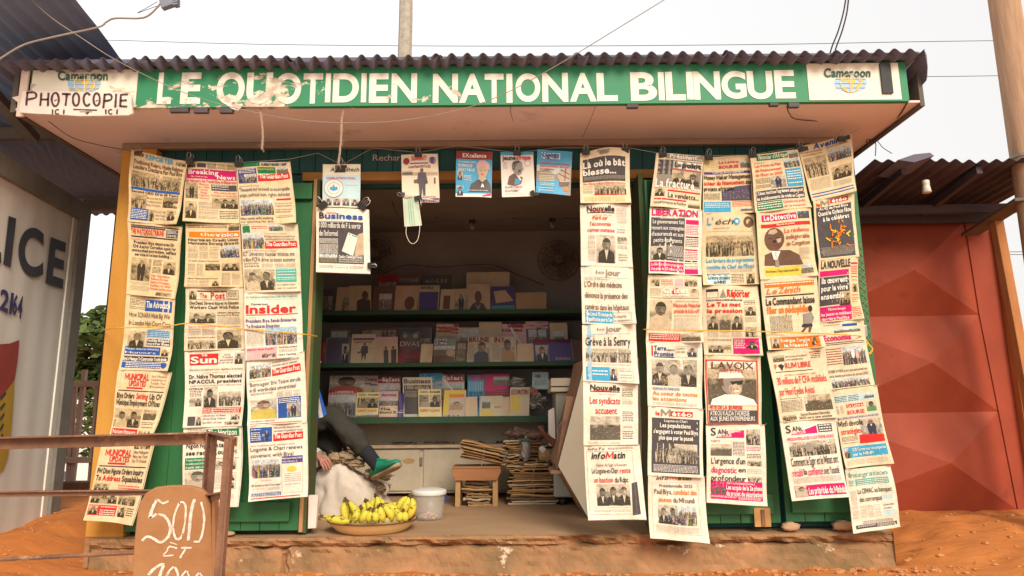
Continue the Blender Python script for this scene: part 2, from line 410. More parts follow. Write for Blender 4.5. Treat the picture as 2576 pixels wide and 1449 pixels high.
# top and ends
g.mi = 1
g.add([(X0, YF+.10, 0), (X1, YF+.10, 0), (X1, 6.2, 0), (X0, 6.2, 0)], [(0, 1, 2, 3)])
g.mi = 0
g.add([(X1, YF, 0), (X1, YF-.0, -.25), (X1, 6.2, -.25), (X1, 6.2, 0)], [(0, 1, 2, 3)])
g.add([(X0, YF, 0), (X0, YF-.0, -.25), (X0, 6.2, -.25), (X0, 6.2, 0)], [(3, 2, 1, 0)])
o = g.build('platform', [M['concrete'], M['floor']], smooth=False, org=(0, YF, 0)); tag(o, kind='structure')

# ------------------------------------------------------------------ kiosk
XL, XR, YW, ZS = -2.36, 2.065, 4.05, 2.302
K = thing('news_kiosk', 'green wooden newspaper kiosk with wide corrugated roof and white lettered fascia', 'kiosk', (0, YW, 0))
# walls
for bx_ in ((XL+.02, -1.186, .012), (.791, XR-.02, .012), (-1.185, .79, 2.13)):
    g = MB(); g.box(bx_[0], bx_[1], YW+.02, YW+.05, bx_[2], ZS-.004); g.build('front_wall', M['dkgreen'], K)
for xx_ in (XL+.02, XR-.05):
    g = MB(); g.box(xx_, xx_+.03, YW+.051, 6.059, .012, ZS-.004); g.build('side_wall', M['dkgreen'], K)
g = MB(); g.box(XL+.05, XR-.05, 6.06, 6.1, .012, ZS-.004)
g.build('back_wall', M['inwall'], K)
for xx_ in (XL+.052, XR-.06):
    g = MB(); g.box(xx_, xx_+.008, YW+.053, 6.058, .013, ZS-.006); g.build('inner_lining', M['inwall'], K)
g = MB(); g.box(XL+.06, XR-.06, YW+.055, 6.055, ZS-.03, ZS-.006); g.build('ceiling', M['inwall'], K)
# vertical boards above the lintel
i = 0; x = XL+.10
while x < XR-.12:
    w = .092; g = MB(); g.box(x, x+w, YW+.002+(i % 3)*.0015, YW+.0195, 2.112, ZS-.005)
    g.build('wall_board', M['dkgreen'], K); x += w+.004; i += 1
g = MB(); g.box(-1.27, .93, YW-.035, YW+.0, 2.052, 2.108); g.build('lintel', M['lintel'], K, bevel=.003)
g = MB(); g.box(-1.16, .77, YW+.03, YW+.08, 2.03, 2.05); g.build('lintel_underside', M['dkgreen'], K)
# corner posts
pl, pr = P(335, 700, 3.985).x, P(258, 1000, 3.985).x
g = MB(); g.box(-2.365, -2.155, 3.99, YW+.015, .0, ZS-.045); g.build('corner_post', M['yellow'], K, bevel=.004)
g = MB(); g.box(XR-.075, XR+.02, 4.0, YW+.015, .03, ZS-.045); g.build('corner_post', M['green'], K, bevel=.004)
g = MB(); g.box(-2.365, -2.2, 3.995, YW+.015, -.16, -.002); g.box(-2.365, -2.28, YW+.0151, 4.3, -.16, -.0022)
g.build('post_footing', M['concrete'], K)
# door jamb with pale wooden edge strip
g = MB(); g.box(-1.185, -1.165, 3.975, YW+.10, .02, 2.05); g.build('jamb_edge', M['wood2'], K)
g = MB(); g.box(-1.1645, -1.150, 3.99, YW+.10, .012, 2.05); g.build('jamb', M['green_dirty'], K)
g = MB(); g.box(.755, .785, 3.93, YW+.10, .012, 2.05); g.build('jamb', M['green_dirty'], K)
g = MB(); g.box(.7852, .80, 3.90, YW+.0, .03, 2.0); g.build('jamb_edge', M['green'], K)
# shutter leaves
def shutter(x0, x1, z0, z1, Yf, label=None, tilt=0, lx0=None, lx1=None):
    d = MB(); d.box(x0+.002, x1-.002, Yf+.022, Yf+.03, z0+.004, z1-.004)
    dl = d.build('door_leaf', M['dkgreen'], K, bevel=0)
    if label: dl['label'] = label
    n = max(3, round((x1-x0)/.105)); w = (x1-x0)/n
    for i in range(n):
        b = MB(); b.box(x0+i*w+.0015, x0+(i+1)*w-.0015, Yf+(i % 2)*.002, Yf+.0215, z0, z1)
        b.build('board', M['green'], dl, bevel=.002)
    r = MB(); r.box(x0+.03, x1-.045, Yf-.028, Yf-.0005, z0+.05, z0+.155)
    r.build('rail', M['green'], dl, bevel=.004)
    r = MB(); r.box(x0+.03, x1+(.0), Yf-.028, Yf-.0005, z1-.11, z1-.01)
    r.build('rail', M['green'], dl, bevel=.004)
    return dl
Yd = 3.985
d1 = shutter(-2.15, -1.19, .028, 2.03, Yd, 'green boarded shutter folded back on the left')
d2 = shutter(.805, 1.475, .045, 2.03, Yd, 'green boarded shutter beside the opening on the right')
d3 = shutter(1.50, 2.04, .05, 2.03, Yd, 'green boarded shutter at the right corner')
g = MB(); hp = P(1917, 1292, Yd-.03)
g.box(hp.x-.045, hp.x+.045, Yd-.034, Yd-.029, .03, .13)
h = g.build('hinge', M['hinge'], d2, bevel=.001)
g = MB(); g.box(hp.x-.008, hp.x+.012, Yd-.040, Yd-.0342, .035, .12); g.build('hinge_pin', M['rust'], d2)
# patterned edge strip on right corner post
g = MB()
for k in range(14):
    z = 1.05+k*.043; x = XR+.021
    for s in (-1, 1): g.beam((XR-.02, 3.997, z-.017*s), (XR+.014, 3.997, z+.017*s), .003, .002, (.30, .27, .10), up=(0, 1, 0))
g.build('stitched_strip', M['col'], K)

# soffit
g = MB(); g.box(-2.70, 2.235, 3.535, 6.3, ZS, ZS+.012); g.build('soffit', M['soffit'], K)
g = MB(); g.box(XL-.02, XR+.02, YW-.045, YW+.0, ZS-.04, ZS-.0005); g.build('soffit_trim', M['soffit_trim'], K, bevel=.006)
g = MB(); g.box(2.236, 2.26, 3.535, 6.3, ZS-.02, ZS+.30); g.build('side_fascia', M['grey_wood'], K)
g = MB(); g.box(-2.73, -2.701, 3.535, 6.3, ZS-.01, ZS+.30); g.build('side_fascia', M['grey_wood'], K)

# fascia board with peeling paint -------------------------------------------------
YFA = 3.50
FT = .5*(P(640, 166, YFA).z+P(2030, 163, YFA).z); FB = ZS-.008
def fz(D_y, D_x): return P(D_x, D_y, YFA).z
def fascia_mat():
    m = bpy.data.materials.new('peeling_fascia_paint'); m.use_nodes = True; nt = m.node_tree; N, L = nt.nodes, nt.links
    b = N['Principled BSDF']; b.inputs['Roughness'].default_value = .6
    t = N.new('ShaderNodeTexCoord'); sp = N.new('ShaderNodeSeparateXYZ'); L.new(t.outputs['Object'], sp.inputs[0])
    a = N.new('ShaderNodeAttribute'); a.attribute_name = 'Col'
    mp = N.new('ShaderNodeMapping'); mp.inputs['Scale'].default_value = (1, 1, 1.9); L.new(t.outputs['Object'], mp.inputs[0])
    n = N.new('ShaderNodeTexNoise'); n.inputs['Scale'].default_value = 4.2; n.inputs['Detail'].default_value = 9; n.inputs['Roughness'].default_value = .66
    n.inputs['Distortion'].default_value = .5
    L.new(mp.outputs[0], n.inputs['Vector'])
    # wear falls off to the right: threshold rises with x
    th = N.new('ShaderNodeMapRange'); th.inputs['From Min'].default_value = -2.2; th.inputs['From Max'].default_value = .25
    th.inputs['To Min'].default_value = .458; th.inputs['To Max'].default_value = .69; L.new(sp.outputs['X'], th.inputs['Value'])
    # and is strongest in the lower half
    zr = N.new('ShaderNodeMapRange'); zr.inputs['From Min'].default_value = FB-.0; zr.inputs['From Max'].default_value = FT
    zr.inputs['To Min'].default_value = -.03; zr.inputs['To Max'].default_value = .07; L.new(sp.outputs['Z'], zr.inputs['Value'])
    ad = N.new('ShaderNodeMath'); L.new(th.outputs[0], ad.inputs[0]); L.new(zr.outputs[0], ad.inputs[1])
    sb = N.new('ShaderNodeMath'); sb.operation = 'SUBTRACT'; L.new(n.outputs['Fac'], sb.inputs[0]); L.new(ad.outputs[0], sb.inputs[1])
    ml = N.new('ShaderNodeMath'); ml.operation = 'MULTIPLY'; ml.use_clamp = True; ml.inputs[1].default_value = 45; L.new(sb.outputs[0], ml.inputs[0])
    n2 = N.new('ShaderNodeTexNoise'); n2.inputs['Scale'].default_value = 16; n2.inputs['Detail'].default_value = 6; L.new(mp.outputs[0], n2.inputs['Vector'])
    r2 = N.new('ShaderNodeMapRange'); r2.inputs['From Min'].default_value = .45; r2.inputs['From Max'].default_value = .55; L.new(n2.outputs['Fac'], r2.inputs['Value'])
    under = N.new('ShaderNodeMix'); under.data_type = 'RGBA'; L.new(r2.outputs[0], under.inputs[0])
    under.inputs[6].default_value = (.52, .40, .31, 1); under.inputs[7].default_value = (.70, .62, .47, 1)
    mx = N.new('ShaderNodeMix'); mx.data_type = 'RGBA'; L.new(ml.outputs[0], mx.inputs[0]); L.new(a.outputs['Color'], mx.inputs[6]); L.new(under.outputs[2], mx.inputs[7])
    L.new(mx.outputs[2], b.inputs['Base Color'])
    bp = N.new('ShaderNodeBump'); bp.inputs['Strength'].default_value = .5; bp.inputs['Distance'].default_value = .004; bp.invert = True
    L.new(ml.outputs[0], bp.inputs['Height']); L.new(bp.outputs[0], b.inputs['Normal'])
    return m
M['fascia'] = fascia_mat()
GREEN = (.025, .22, .095); CREAM = (.80, .72, .58)
g = MB(); fx0, fx1 = P(76, 220, YFA).x, P(2283, 210, YFA).x
g.box(fx0, fx1, YFA, YFA+.03, FB, FT, GREEN)
g.build('fascia_board', M['fascia'], K)
pa, pb = P(80, 200, YFA).x+.0, P(347, 200, YFA).x
g = MB(); g.box(P(82, 200, YFA).x, pb, YFA-.004, YFA-.0005, FB+.001, FT-.006, CREAM); g.build('fascia_panel', M['fascia'], K)
g = MB(); g.box(P(2031, 200, YFA).x, P(2262, 200, YFA).x, YFA-.004, YFA-.0005, FB+.008, FT-.006, CREAM); g.build('fascia_panel', M['fascia'], K)
g = MB(); g.box(P(2214, 200, YFA).x, P(2240, 200, YFA).x, YFA-.016, YFA-.0045, P(2226, 237, YFA).z, FT-.012, (.06, .065, .07)); g.build('dark_batten', M['col'], K)
g = MB(); x0 = P(56, 200, YFA).x; g.box(x0, x0+.042, YFA-.014, YFA-.001, FB-.05, FT-.008, (.82, .66, .55)); g.build('end_batten', M['col'], K, bevel=.002)
letters = [('L', 398, 433, 183, 262), ('E', 456, 506, 183, 262), ('Q', 546, 616, 182, 264), ('U', 621, 686, 183, 262), ('O', 691, 758, 184, 262), ('T', 763, 812, 185, 261),
 ('I', 819, 832, 185, 258), ('D', 838, 903, 185, 258), ('I', 909, 922, 185, 258), ('E', 929, 978, 185, 259), ('N', 985, 1049, 185, 259),
 ('N', 1089, 1152, 186, 259), ('A', 1155, 1222, 186, 259), ('T', 1219, 1267, 186, 259), ('I', 1274, 1289, 186, 259), ('O', 1297, 1359, 185, 257), ('N', 1364, 1429, 184, 257),
 ('A', 1433, 1500, 184, 256), ('L', 1501, 1553, 184, 255), ('B', 1586, 1652, 182, 254), ('I', 1656, 1671, 182, 253), ('L', 1674, 1724, 181, 253), ('I', 1727, 1744, 181, 251),
 ('N', 1745, 1812, 180, 251), ('G', 1815, 1877, 179, 249), ('U', 1880, 1944, 179, 250), ('E', 1949, 2000, 177, 248)]
for ch, a, b, t, bt in letters:
    xa, xb = P(a, 220, YFA).x, P(b, 220, YFA).x; zt, zb = P((a+b)/2, t, YFA).z, P((a+b)/2, bt, YFA).z
    v, f, w = glyph(ch, 3)
    ys_ = [q[1] for q in v]; y0, y1 = min(ys_), max(ys_)
    if ch == 'Q': y0 = max(y0, -.04)
    def mpv(q, Y): return (xa+(xb-xa)*q[0]/w, Y, zb+(zt-zb)*(q[1]-y0)/(y1-y0))
    g = MB(); c = (.80, .73, .62)
    fr = [mpv(q, YFA-.0028) for q in v]; bk = [mpv(q, YFA-.0006) for q in v]; n = len(v)
    g.add(fr, f, c)
    # side walls along boundary edges
    ec = {}
    for p in f:
        for i in range(len(p)):
            e = (p[i], p[(i+1) % len(p)]); ec[tuple(sorted(e))] = ec.get(tuple(sorted(e)), 0)+1
    be = [e for e, k in ec.items() if k == 1]
    base = len(g.v); g.v += fr+bk
    for i, j in be: g.f.append((base+i, base+j, base+n+j, base+n+i)); g.c.append(c); g.m.append(0)
    g.build('letter', M['fascia'], K)
# emblem and word on both white panels
def fpt(dx, dy, Y=YFA-.006): q = P(dx, dy, Y); return (q.x, q.y, q.z)
def fscribble(x0, x1, ytop, ybase, s, c, Y, cen=True):
    text_on(g, s, lambda u, v: fpt(u, v, Y), x0, ytop, x1, ybase, c, 2)
for (cx, cy, tx0, tx1, tt, tb) in ((212, 211, 145, 271, 181, 201), (2140, 209, 2073, 2190, 174, 193)):
    g = MB(); yy = YFA-.0052
    n = 28; rx, ry = 42, 23
    g.poly([fpt(cx+rx*(1.25 if 0 else 1)*math.cos(2*math.pi*k/n), cy+ry*math.sin(2*math.pi*k/n), yy) for k in range(n)], (.33, .52, .68))
    g.build('emblem_disc', M['fascia'], K)
    g = MB(); yy -= .0014; Yc = (.72, .46, .06)
    for poly in ([(-30, -16), (-12, -20), (-4, -12), (-14, -4), (-24, -6)], [(-22, 8), (-10, 10), (-8, 20), (-16, 18)], [(-6, -14), (8, -18), (12, -4), (6, 8), (4, 20), (-3, 18), (0, 4), (-8, -4)],
                 [(14, -16), (28, -12), (34, -6), (24, -4), (18, -8)], [(16, 2), (28, -2), (30, 6), (20, 14), (12, 18)]):
        g.poly([fpt(cx+a, cy+b, yy) for a, b in poly], Yc)
    g.build('emblem_land', M['fascia'], K)
    g = MB(); yy -= .0014; wc = (.8, .74, .62)
    for k in (-.62, 0, .62):
        p = [fpt(cx+rx*k*math.cos(t), cy+ry*math.sin(t), yy) for t in [math.pi*(-.5+i/8) for i in range(9)]]
        g.tube(p, .0022, 4, wc)
    for dy in (-11, 0, 11): g.tube([fpt(cx-rx*.9, cy+dy, yy), fpt(cx+rx*.9, cy+dy, yy)], .0022, 4, wc)
    g.build('emblem_grid', M['fascia'], K)
    g = MB(); fscribble(tx0, tx1, tt, tb, 'Cameroon', (.05, .12, .09), YFA-.0086); g.build('painted_word', M['col'], K)
# word on the wall above the opening
g = MB(); text_on(g, 'Rechar', lambda u, v: tuple(P(u, v, YW-.0015)), 938, 388, 1008, 404, (.60, .48, .45), 0); g.build('painted_word', M['col'], K)
# black drips below the fascia edge
g = MB()
for (a, b, h) in ((427, 473, 11), (487, 522, 13), (552, 585, 14), (1578, 1606, 10), (1985, 2012, 12), (1938, 1960, 8)):
    p = [P(a, 262, YFA-.002), P(b, 262, YFA-.002)]; zt = FB+.001
    hh = h*3.9/FOC
    g = MB(); g.box(p[0].x, p[1].x, YFA+.002, YFA+.026, zt-hh, zt-.0012, (.10, .08, .09)); g.build('tar_patch', M['col'], K)


# roof sheets: wavy edge over the fascia
def wave_sheet(name, x0, x1, y0, y1, z0, z1, pitch, amp, mat_, parent, ph=0, jit=0, seed=1, step=8, skew=None, org=None, rows=6):
    g = MB(); n = int((x1-x0)/pitch*step)+1; R2 = random.Random(seed)
    top = []
    hs = [R2.uniform(-jit, jit) for _ in range(int((x1-x0)/pitch)+4)]
    def zz(x, t):
        k = (x-x0)/pitch; i0 = int(k+.5)
        return z0+(z1-z0)*t + amp*math.cos(2*math.pi*(x+ph)/pitch)*(.85+.4*noise.noise(Vector((x*1.3, seed*2.2, 4)))) + hs[min(i0, len(hs)-1)]*.0 + jit*noise.noise(Vector((x*2.2, seed, 0)))
    for r_ in range(rows+1):
        t = r_/rows
        for i in range(n+1):
            x = x0+(x1-x0)*i/n; top.append((x+(skew(t) if skew else 0), y0+(y1-y0)*t, zz(x, t)))
    m = n+1; N0 = len(top)
    g.v = top+[(a, b, c-.0016) for a, b, c in top]
    for r_ in range(rows):
        for i in range(n):
            a = r_*m+i; g.f.append((a, a+1, a+m+1, a+m)); g.f.append((N0+a, N0+a+m, N0+a+m+1, N0+a+1))
    for i in range(n):
        g.f.append((i, N0+i, N0+i+1, i+1)); a = rows*m+i; g.f.append((a, a+1, N0+a+1, N0+a))
    for r_ in range(rows):
        a = r_*m; g.f.append((a, a+m, N0+a+m, N0+a)); a = r_*m+n; g.f.append((a, N0+a, N0+a+m, a+m))
    g.c = [(1, 1, 1)]*len(g.f); g.m = [0]*len(g.f)
    return g.build(name, mat_, parent, smooth=True, org=org)
ZR = P(1288, 150, 3.40).z+.020
xs_ = [-2.80, -2.0, -1.2, -.42, .36, 1.14, 1.74, 2.155]
for i in range(7):
    wave_sheet('roof_sheet', xs_[i], xs_[i+1]+.06, 3.405-.006*(i % 2)*1, 6.45, ZR+.004*(i % 2)+(.010 if i in (4, 6) else 0), ZR-.10+.004*(i % 2), .0835, .0175, M['roof'], K, ph=.02*i, jit=.011, seed=i+1, step=12)
g = MB()   # bent-down corner of the last sheet
q = [(2.205, 3.40, ZR+.02), (2.235, 3.43, ZR+.002), (2.272, 3.49, ZR-.035), (2.270, 3.50, ZR-.085), (2.262, 3.50, ZR-.11), (2.25, 3.46, ZR-.05)]
g.slab(q, (-.0, .30, -.05)); g.build('roof_corner_flap', M['roof'], K)
g = MB(); g.box(-2.72, 2.24, 3.45, 3.49, FT+.006, FT+.03); g.build('eaves_batten', M['roof'], K)

# shelves inside
YS = 5.55
for z, nm in ((1.476, 0), (1.053, 1), (.627, 2)):
    g = MB(); g.box(XL+.07, XR-.07, YS, 6.05, z-.022, z); g.build('shelf', M['shelf'], K, bevel=.002)
    g = MB(); g.box(XL+.07, XR-.07, YS-.012, YS-.0005, z-.028 if nm < 2 else z-.045, z+.006); g.build('shelf_edge', M['shelf'], K, bevel=.002)
g = MB(); g.box(XL+.07, XR-.07, 5.90, 6.05, .012, .60); g.build('inner_panel', M['cab'], K)
CAB = thing('low_cabinet', 'long low cream cabinet with scuffed doors below the bottom shelf', 'cabinet', (-.2, 5.75, 0))
zc_t = P(1100, 1118, 5.73).z
g = MB(); g.box(-1.9, .75, 5.76, 5.9-.002, .03, zc_t-.03); g.build('carcass', M['cab'], CAB)
g = MB(); g.box(-1.95, .78, 5.72, 5.898, zc_t-.028, zc_t-.002); g.build('worn_top_edge', M['ledge'], CAB, bevel=.003)
dx = [P(v, 1180, 5.75).x for v in (640, 795, 1055, 1064, 1330, 1500)]
for a, b in ((dx[0], dx[1]-.006), (dx[1], dx[2]), (dx[3]+.006, dx[4]), (dx[4]+.006, dx[5])):
    g = MB(); g.box(a, b, 5.745, 5.7595, .05, zc_t-.04); g.build('cabinet_door', M['cab'], CAB, bevel=.002)
hx = P(1059, 1160, 5.74); g = MB(); g.box(hx.x-.012, hx.x+.012, 5.738, 5.7448, hx.z-.03, hx.z+.03); g.build('hinge', M['steel'], CAB)
g = MB(); sp_ = P(1028, 1160, 5.743)
g.add([(sp_.x+.05*math.cos(t)*(1+.2*math.sin(5*t)), 5.7435, sp_.z+.022*math.sin(t)*(1+.2*math.cos(7*t))) for t in [2*math.pi*k/16 for k in range(16)]], [tuple(range(16))], (.50, .34, .17))
g.build('torn_sticker', M['col'], CAB)
rr = random.Random(9)
g = MB()
for k in range(34):
    x = rr.uniform(-1.0, .55); w = rr.uniform(.02, .09)
    g.hexa([(x, 5.74, zc_t), (x+w, 5.735, zc_t), (x+w, 5.85, zc_t), (x, 5.85, zc_t), (x, 5.74, zc_t+rr.uniform(.002, .008)), (x+w, 5.735, zc_t+rr.uniform(.004, .022)), (x+w, 5.85, zc_t+.01), (x, 5.85, zc_t+.02)], (.13, .085, .055))
g.build('curled_lining', M['col'], CAB)
# ------------------------------------------------------------------ newspapers and magazines
CC = dict(k=(.045, .04, .04), r=(.62, .035, .03), w=(.82, .78, .70), b=(.03, .10, .36), g=(.02, .22, .09), o=(.75, .20, .02), m=(.62, .02, .16), n=(.16, .09, .06),
          y=(.75, .55, .08), c=(.06, .36, .60), t=(.10, .42, .36), d=(.09, .08, .085), s=(.30, .26, .22), l=(.50, .68, .72), p=(.72, .42, .42), v=(.09, .07, .25), f=(.10, .085, .13), e=(.55, .42, .28), i=(.35, .55, .68), q=(.80, .68, .34), x=(.28, .025, .03))
def mixc3(a, b, t): return tuple(p*(1-t)+q*t for p, q in zip(a, b))
class Sheet:
    """maps u (0..1 left to right) and v (0..1 top to bottom) onto a gently curled sheet hanging in the place"""
    def __init__(s, c, seed, amp=.008, curl=.02, arch=0):
        s.c = [Vector(p) for p in c]; s.sd = seed; s.amp = amp; s.curl = curl; s.arch = arch
        s.n = (s.c[1]-s.c[0]).cross(s.c[3]-s.c[0]).normalized()
        if s.n.y > 0: s.n = -s.n
        rq = random.Random(int(seed*31+5)); big = amp > .008
        s.cr = rq.uniform(-.01, .085) if big and rq.random() < .6 else 0; s.cl = rq.uniform(0, .06) if big and rq.random() < .35 else 0
    def __call__(s, u, v, l=0):
        a, b, c, d = s.c
        p = (a*(1-u)+b*u)*(1-v)+(d*(1-u)+c*u)*v
        k = s.amp*(noise.noise(Vector((u*1.7, v*1.4, s.sd*3.1)))*2.2 + .4*math.sin(u*6+s.sd+v*2.2))
        k += s.curl*max(0, u-.72)**2*3*(.3+v)*math.sin(s.sd*2.1) + s.curl*max(0, v-.8)**2*4
        k += s.cr*max(0, u-.7)*max(0, v-.7)*5 + s.cl*max(0, .3-u)*max(0, v-.7)*5
        p = p + s.n*(k+l*.0007)
        if s.arch: p = p+Vector((0, 0, s.arch*(1-v)**3*(1-(2*u-1)**2)))
        return p
def grid(mb, S, u0, v0, u1, v1, l, colf, nu=None, nv=None):
    nu = nu or max(1, int((u1-u0)*9+.5)); nv = nv or max(1, int((v1-v0)*11+.5))
    b = len(mb.v); cv = [[tuple(colf(i/nu, j/nv)) for i in range(nu+1)] for j in range(nv+1)] if callable(colf) else None
    for j in range(nv+1):
        for i in range(nu+1):
            mb.v.append(tuple(S(u0+(u1-u0)*i/nu, v0+(v1-v0)*j/nv, l)))
    for j in range(nv):
        for i in range(nu):
            a = b+j*(nu+1)+i; mb.f.append((a, a+nu+1, a+nu+2, a+1))
            mb.c.append((cv[j][i], cv[j+1][i], cv[j+1][i+1], cv[j][i+1]) if cv else colf); mb.m.append(0)
def fill(mb, S, pts, l, c):
    """polygon in sheet space laid on the curled sheet: edges and inside subdivided so that it follows the curl"""
    cx = sum(p[0] for p in pts)/len(pts); cy = sum(p[1] for p in pts)/len(pts); e = []
    for i in range(len(pts)):
        a, b = pts[i], pts[(i+1) % len(pts)]; k = max(1, int(math.hypot(b[0]-a[0], b[1]-a[1])/.07+.6))
        e += [(a[0]+(b[0]-a[0])*j/k, a[1]+(b[1]-a[1])*j/k) for j in range(k)]
    rad_ = max(math.hypot(p[0]-cx, p[1]-cy) for p in e); m = max(1, int(rad_/.07+.5))
    if m == 1 and len(e) == len(pts): mb.poly([tuple(S(a, b, l)) for a, b in pts], c); return
    vs = []; n = len(e)
    for r in range(m, 0, -1): vs += [tuple(S(cx+(a-cx)*r/m, cy+(b-cy)*r/m, l)) for a, b in e]
    vs.append(tuple(S(cx, cy, l)))
    fs = [(r*n+i, r*n+(i+1) % n, (r+1)*n+(i+1) % n, (r+1)*n+i) for r in range(m-1) for i in range(n)]+[((m-1)*n+i, (m-1)*n+(i+1) % n, m*n) for i in range(n)]
    mb.add(vs, fs, c)
def person_fig(mb, S, cx, top, w, h, l, body, head, shirt=None, legs=False):
    """small printed figure; coordinates in sheet space"""
    hw, hh = w*.30, h*(.14 if legs else .26)
    n = 8
    def q(a, b, ll): return (a, b, ll)
    class _m:
        def poly(s, p, c): fill(mb, S, [(a, b) for a, b, _ in p], p[0][2], c)
    mb0 = mb; mbp = _m()
    if legs:
        mbp.poly([q(cx-w*.42, top+h*.36, l), q(cx-w*.30, top+h*.20, l), q(cx+w*.30, top+h*.20, l), q(cx+w*.42, top+h*.36, l), q(cx+w*.38, top+h*.58, l), q(cx+w*.30, top+h, l), q(cx+w*.05, top+h, l), q(cx, top+h*.65, l), q(cx-w*.08, top+h, l), q(cx-w*.30, top+h, l), q(cx-w*.38, top+h*.58, l)], body)
    else:
        mbp.poly([q(cx-w*.5, top+h, l), q(cx-w*.47, top+h*.60, l), q(cx-w*.18, top+h*.46, l), q(cx+w*.18, top+h*.46, l), q(cx+w*.47, top+h*.60, l), q(cx+w*.5, top+h, l)], body)
        mbp.poly([q(cx-w*.10, top+h*.42, l+.3), q(cx+w*.10, top+h*.42, l+.3), q(cx+w*.10, top+h*.5, l+.3), q(cx-w*.10, top+h*.5, l+.3)], head)
    if shirt:
        a = top+h*(.20 if legs else .47); b = top+h*(.38 if legs else .9)
        mbp.poly([q(cx-w*.12, a, l+.5), q(cx+w*.12, a, l+.5), q(cx, b, l+.5)], shirt)
    cy = top+hh
    mbp.poly([q(cx+hw*(.9 if not legs else .75)*math.sin(2*math.pi*k/n), cy-hh*.95*math.cos(2*math.pi*k/n), l+.7) for k in range(n)], head)
    if not legs and h > .10:
        dk = tuple(v*.38 for v in head); hi = tuple(min(.9, v*1.55) for v in head)
        mbp.poly([q(cx+hw*.9*math.sin(a), cy-hh*.97*math.cos(a), l+.9) for a in [-1.25+2.5*k/6 for k in range(7)]], dk)
        mbp.poly([q(cx+hw*.30+hw*.35*math.sin(a), cy+hh*.15-hh*.42*math.cos(a), l+1.0) for a in [2*math.pi*k/6 for k in range(6)]], hi)
        for s in (-1, 1): mbp.poly([q(cx+s*hw*.36-hw*.16, cy-hh*.05, l+1.3), q(cx+s*hw*.36+hw*.16, cy-hh*.05, l+1.3), q(cx+s*hw*.36, cy+hh*.10, l+1.3)], dk)
        mbp.poly([q(cx-hw*.25, cy+hh*.5, l+1.3), q(cx+hw*.25, cy+hh*.5, l+1.3), q(cx+hw*.16, cy+hh*.6, l+1.3), q(cx-hw*.16, cy+hh*.6, l+1.3)], dk)
def pic(mb, S, u0, v0, u1, v1, kind, R, tint, l=1):
    col = kind.isupper(); k = kind.lower()
    sep = (lambda g: (g*tint[0]*1.05, g*tint[1]*.98, g*tint[2]*.85)) if not col else (lambda g: (g, g*.95, g*.85))
    sd = R.random()*50
    bgb = {'c': .42, 'f': .50, '2': .48, 'l': .45, 'd': .16, '3': .40, 'h': .55}.get(k, .4)
    pal = [(.45, .10, .08), (.10, .20, .35), (.55, .45, .10), (.10, .28, .12), (.6, .55, .5), (.08, .08, .10), (.45, .28, .12)]
    def bgf(i, j):
        n = noise.noise(Vector((i*5, j*5, sd)))+.6*noise.noise(Vector((i*13, j*13, sd+9)))
        g = max(.05, min(.78, bgb+(.22 if j < .35 else -.02 if k != 'l' else -.22)+n*.38))
        if col:
            base = (.50, .62, .70) if (j < .35 and k in 'cl2') else pal[int(abs(n)*40) % 7]
            return mixc3(sep(g), base, .5)
        return sep(g)
    nu = max(4, min(20, int((u1-u0)*34))); nv = max(4, min(18, int((v1-v0)*48)))
    grid(mb, S, u0, v0, u1, v1, l, bgf, nu, nv)
    W_, H_ = u1-u0, v1-v0
    heads = [(.20, .13, .10), (.27, .18, .13), (.15, .10, .075), (.34, .23, .17)]
    def fig(cx, top, w, h, legs, dark=None):
        cx = u0+cx*W_; w *= W_; top = v0+top*H_; h *= H_; cx = max(u0+w*.5, min(u1-w*.5, cx))
        dark = R.random() < .55 if dark is None else dark
        bd = sep(.07) if dark else sep(R.uniform(.5, .78))
        if col: bd = R.choice(pal) if not dark else (.05, .05, .08)
        hd = R.choice(heads); hd = hd if col else sep(hd[0]*1.15)
        person_fig(mb, S, cx, top, w, min(h, v1-top-.0005), l+1, bd, hd, sep(.75) if dark else None, legs)
    def mottle(n, inner=False):
        for _ in range(n):
            a, b = R.random(), R.random()
            if inner and .25 < a < .75 and b > .08: continue
            w_, h_ = R.uniform(.008, .026), R.uniform(.006, .016); ang = R.uniform(0, 3.1); x_, y_ = u0+.02+a*(W_-.04), v0+.012+b*(H_-.03)
            g_ = R.choice([.06, .10, .2, .35, .5, .66]); cl = sep(g_) if not col or R.random() < .4 else R.choice(pal)
            q_ = [(x_+w_*.5*math.cos(ang+t)*(1 if t % 2 < 1 else .5), y_+h_*.5*math.sin(ang+t)) for t in (0, 1.6, 3.1, 4.7)]
            q_ = [(min(max(p_, u0), u1), min(max(r_, v0), v1)) for p_, r_ in q_]
            mb.poly([tuple(S(p_, r_, l+2.1)) for p_, r_ in q_], cl)
    mottle(int(W_*H_*(700 if k in 'c23ld' else 500)), k in 'fhs')
    if k == 'c':
        n = max(5, int(W_*34)); top0 = .28
        for i in range(n): fig((i+.5)/n+R.uniform(-.03, .03), top0+R.uniform(-.04, .06), 1.2/n, .62, True)
        for i in range(n-1): fig((i+1)/n+R.uniform(-.03, .03), top0+.18+R.uniform(-.03, .06), 1.35/n, .62, True)
    elif k == 'f': fig(.5+R.uniform(-.05, .05), .10, .86, .90, False, True)
    elif k == 'h': fig(.46, .04, .98, .96, False, False)
    elif k == '2':
        fig(.28, .15, .46, .85, False); fig(.72, .12, .46, .88, False, True)
    elif k == '3':
        for a in (.18, .5, .82): fig(a, .14+R.uniform(-.05, .05), .36, .86, False)
    elif k == 's':
        fig(.5, .06, .5, .92, True, True)
    elif k == 'l':
        fill(mb, S, [(u0+W_*a, v0+H_*b) for a, b in ((0, .55), (.3, .42), (.7, .5), (1, .38), (1, 1), (0, 1))], l+1, sep(.16) if not col else (.18, .16, .10))
    l += 1.2
    if k in 'cl2d': mottle(int(W_*H_*(900 if k == 'c' else 350)))
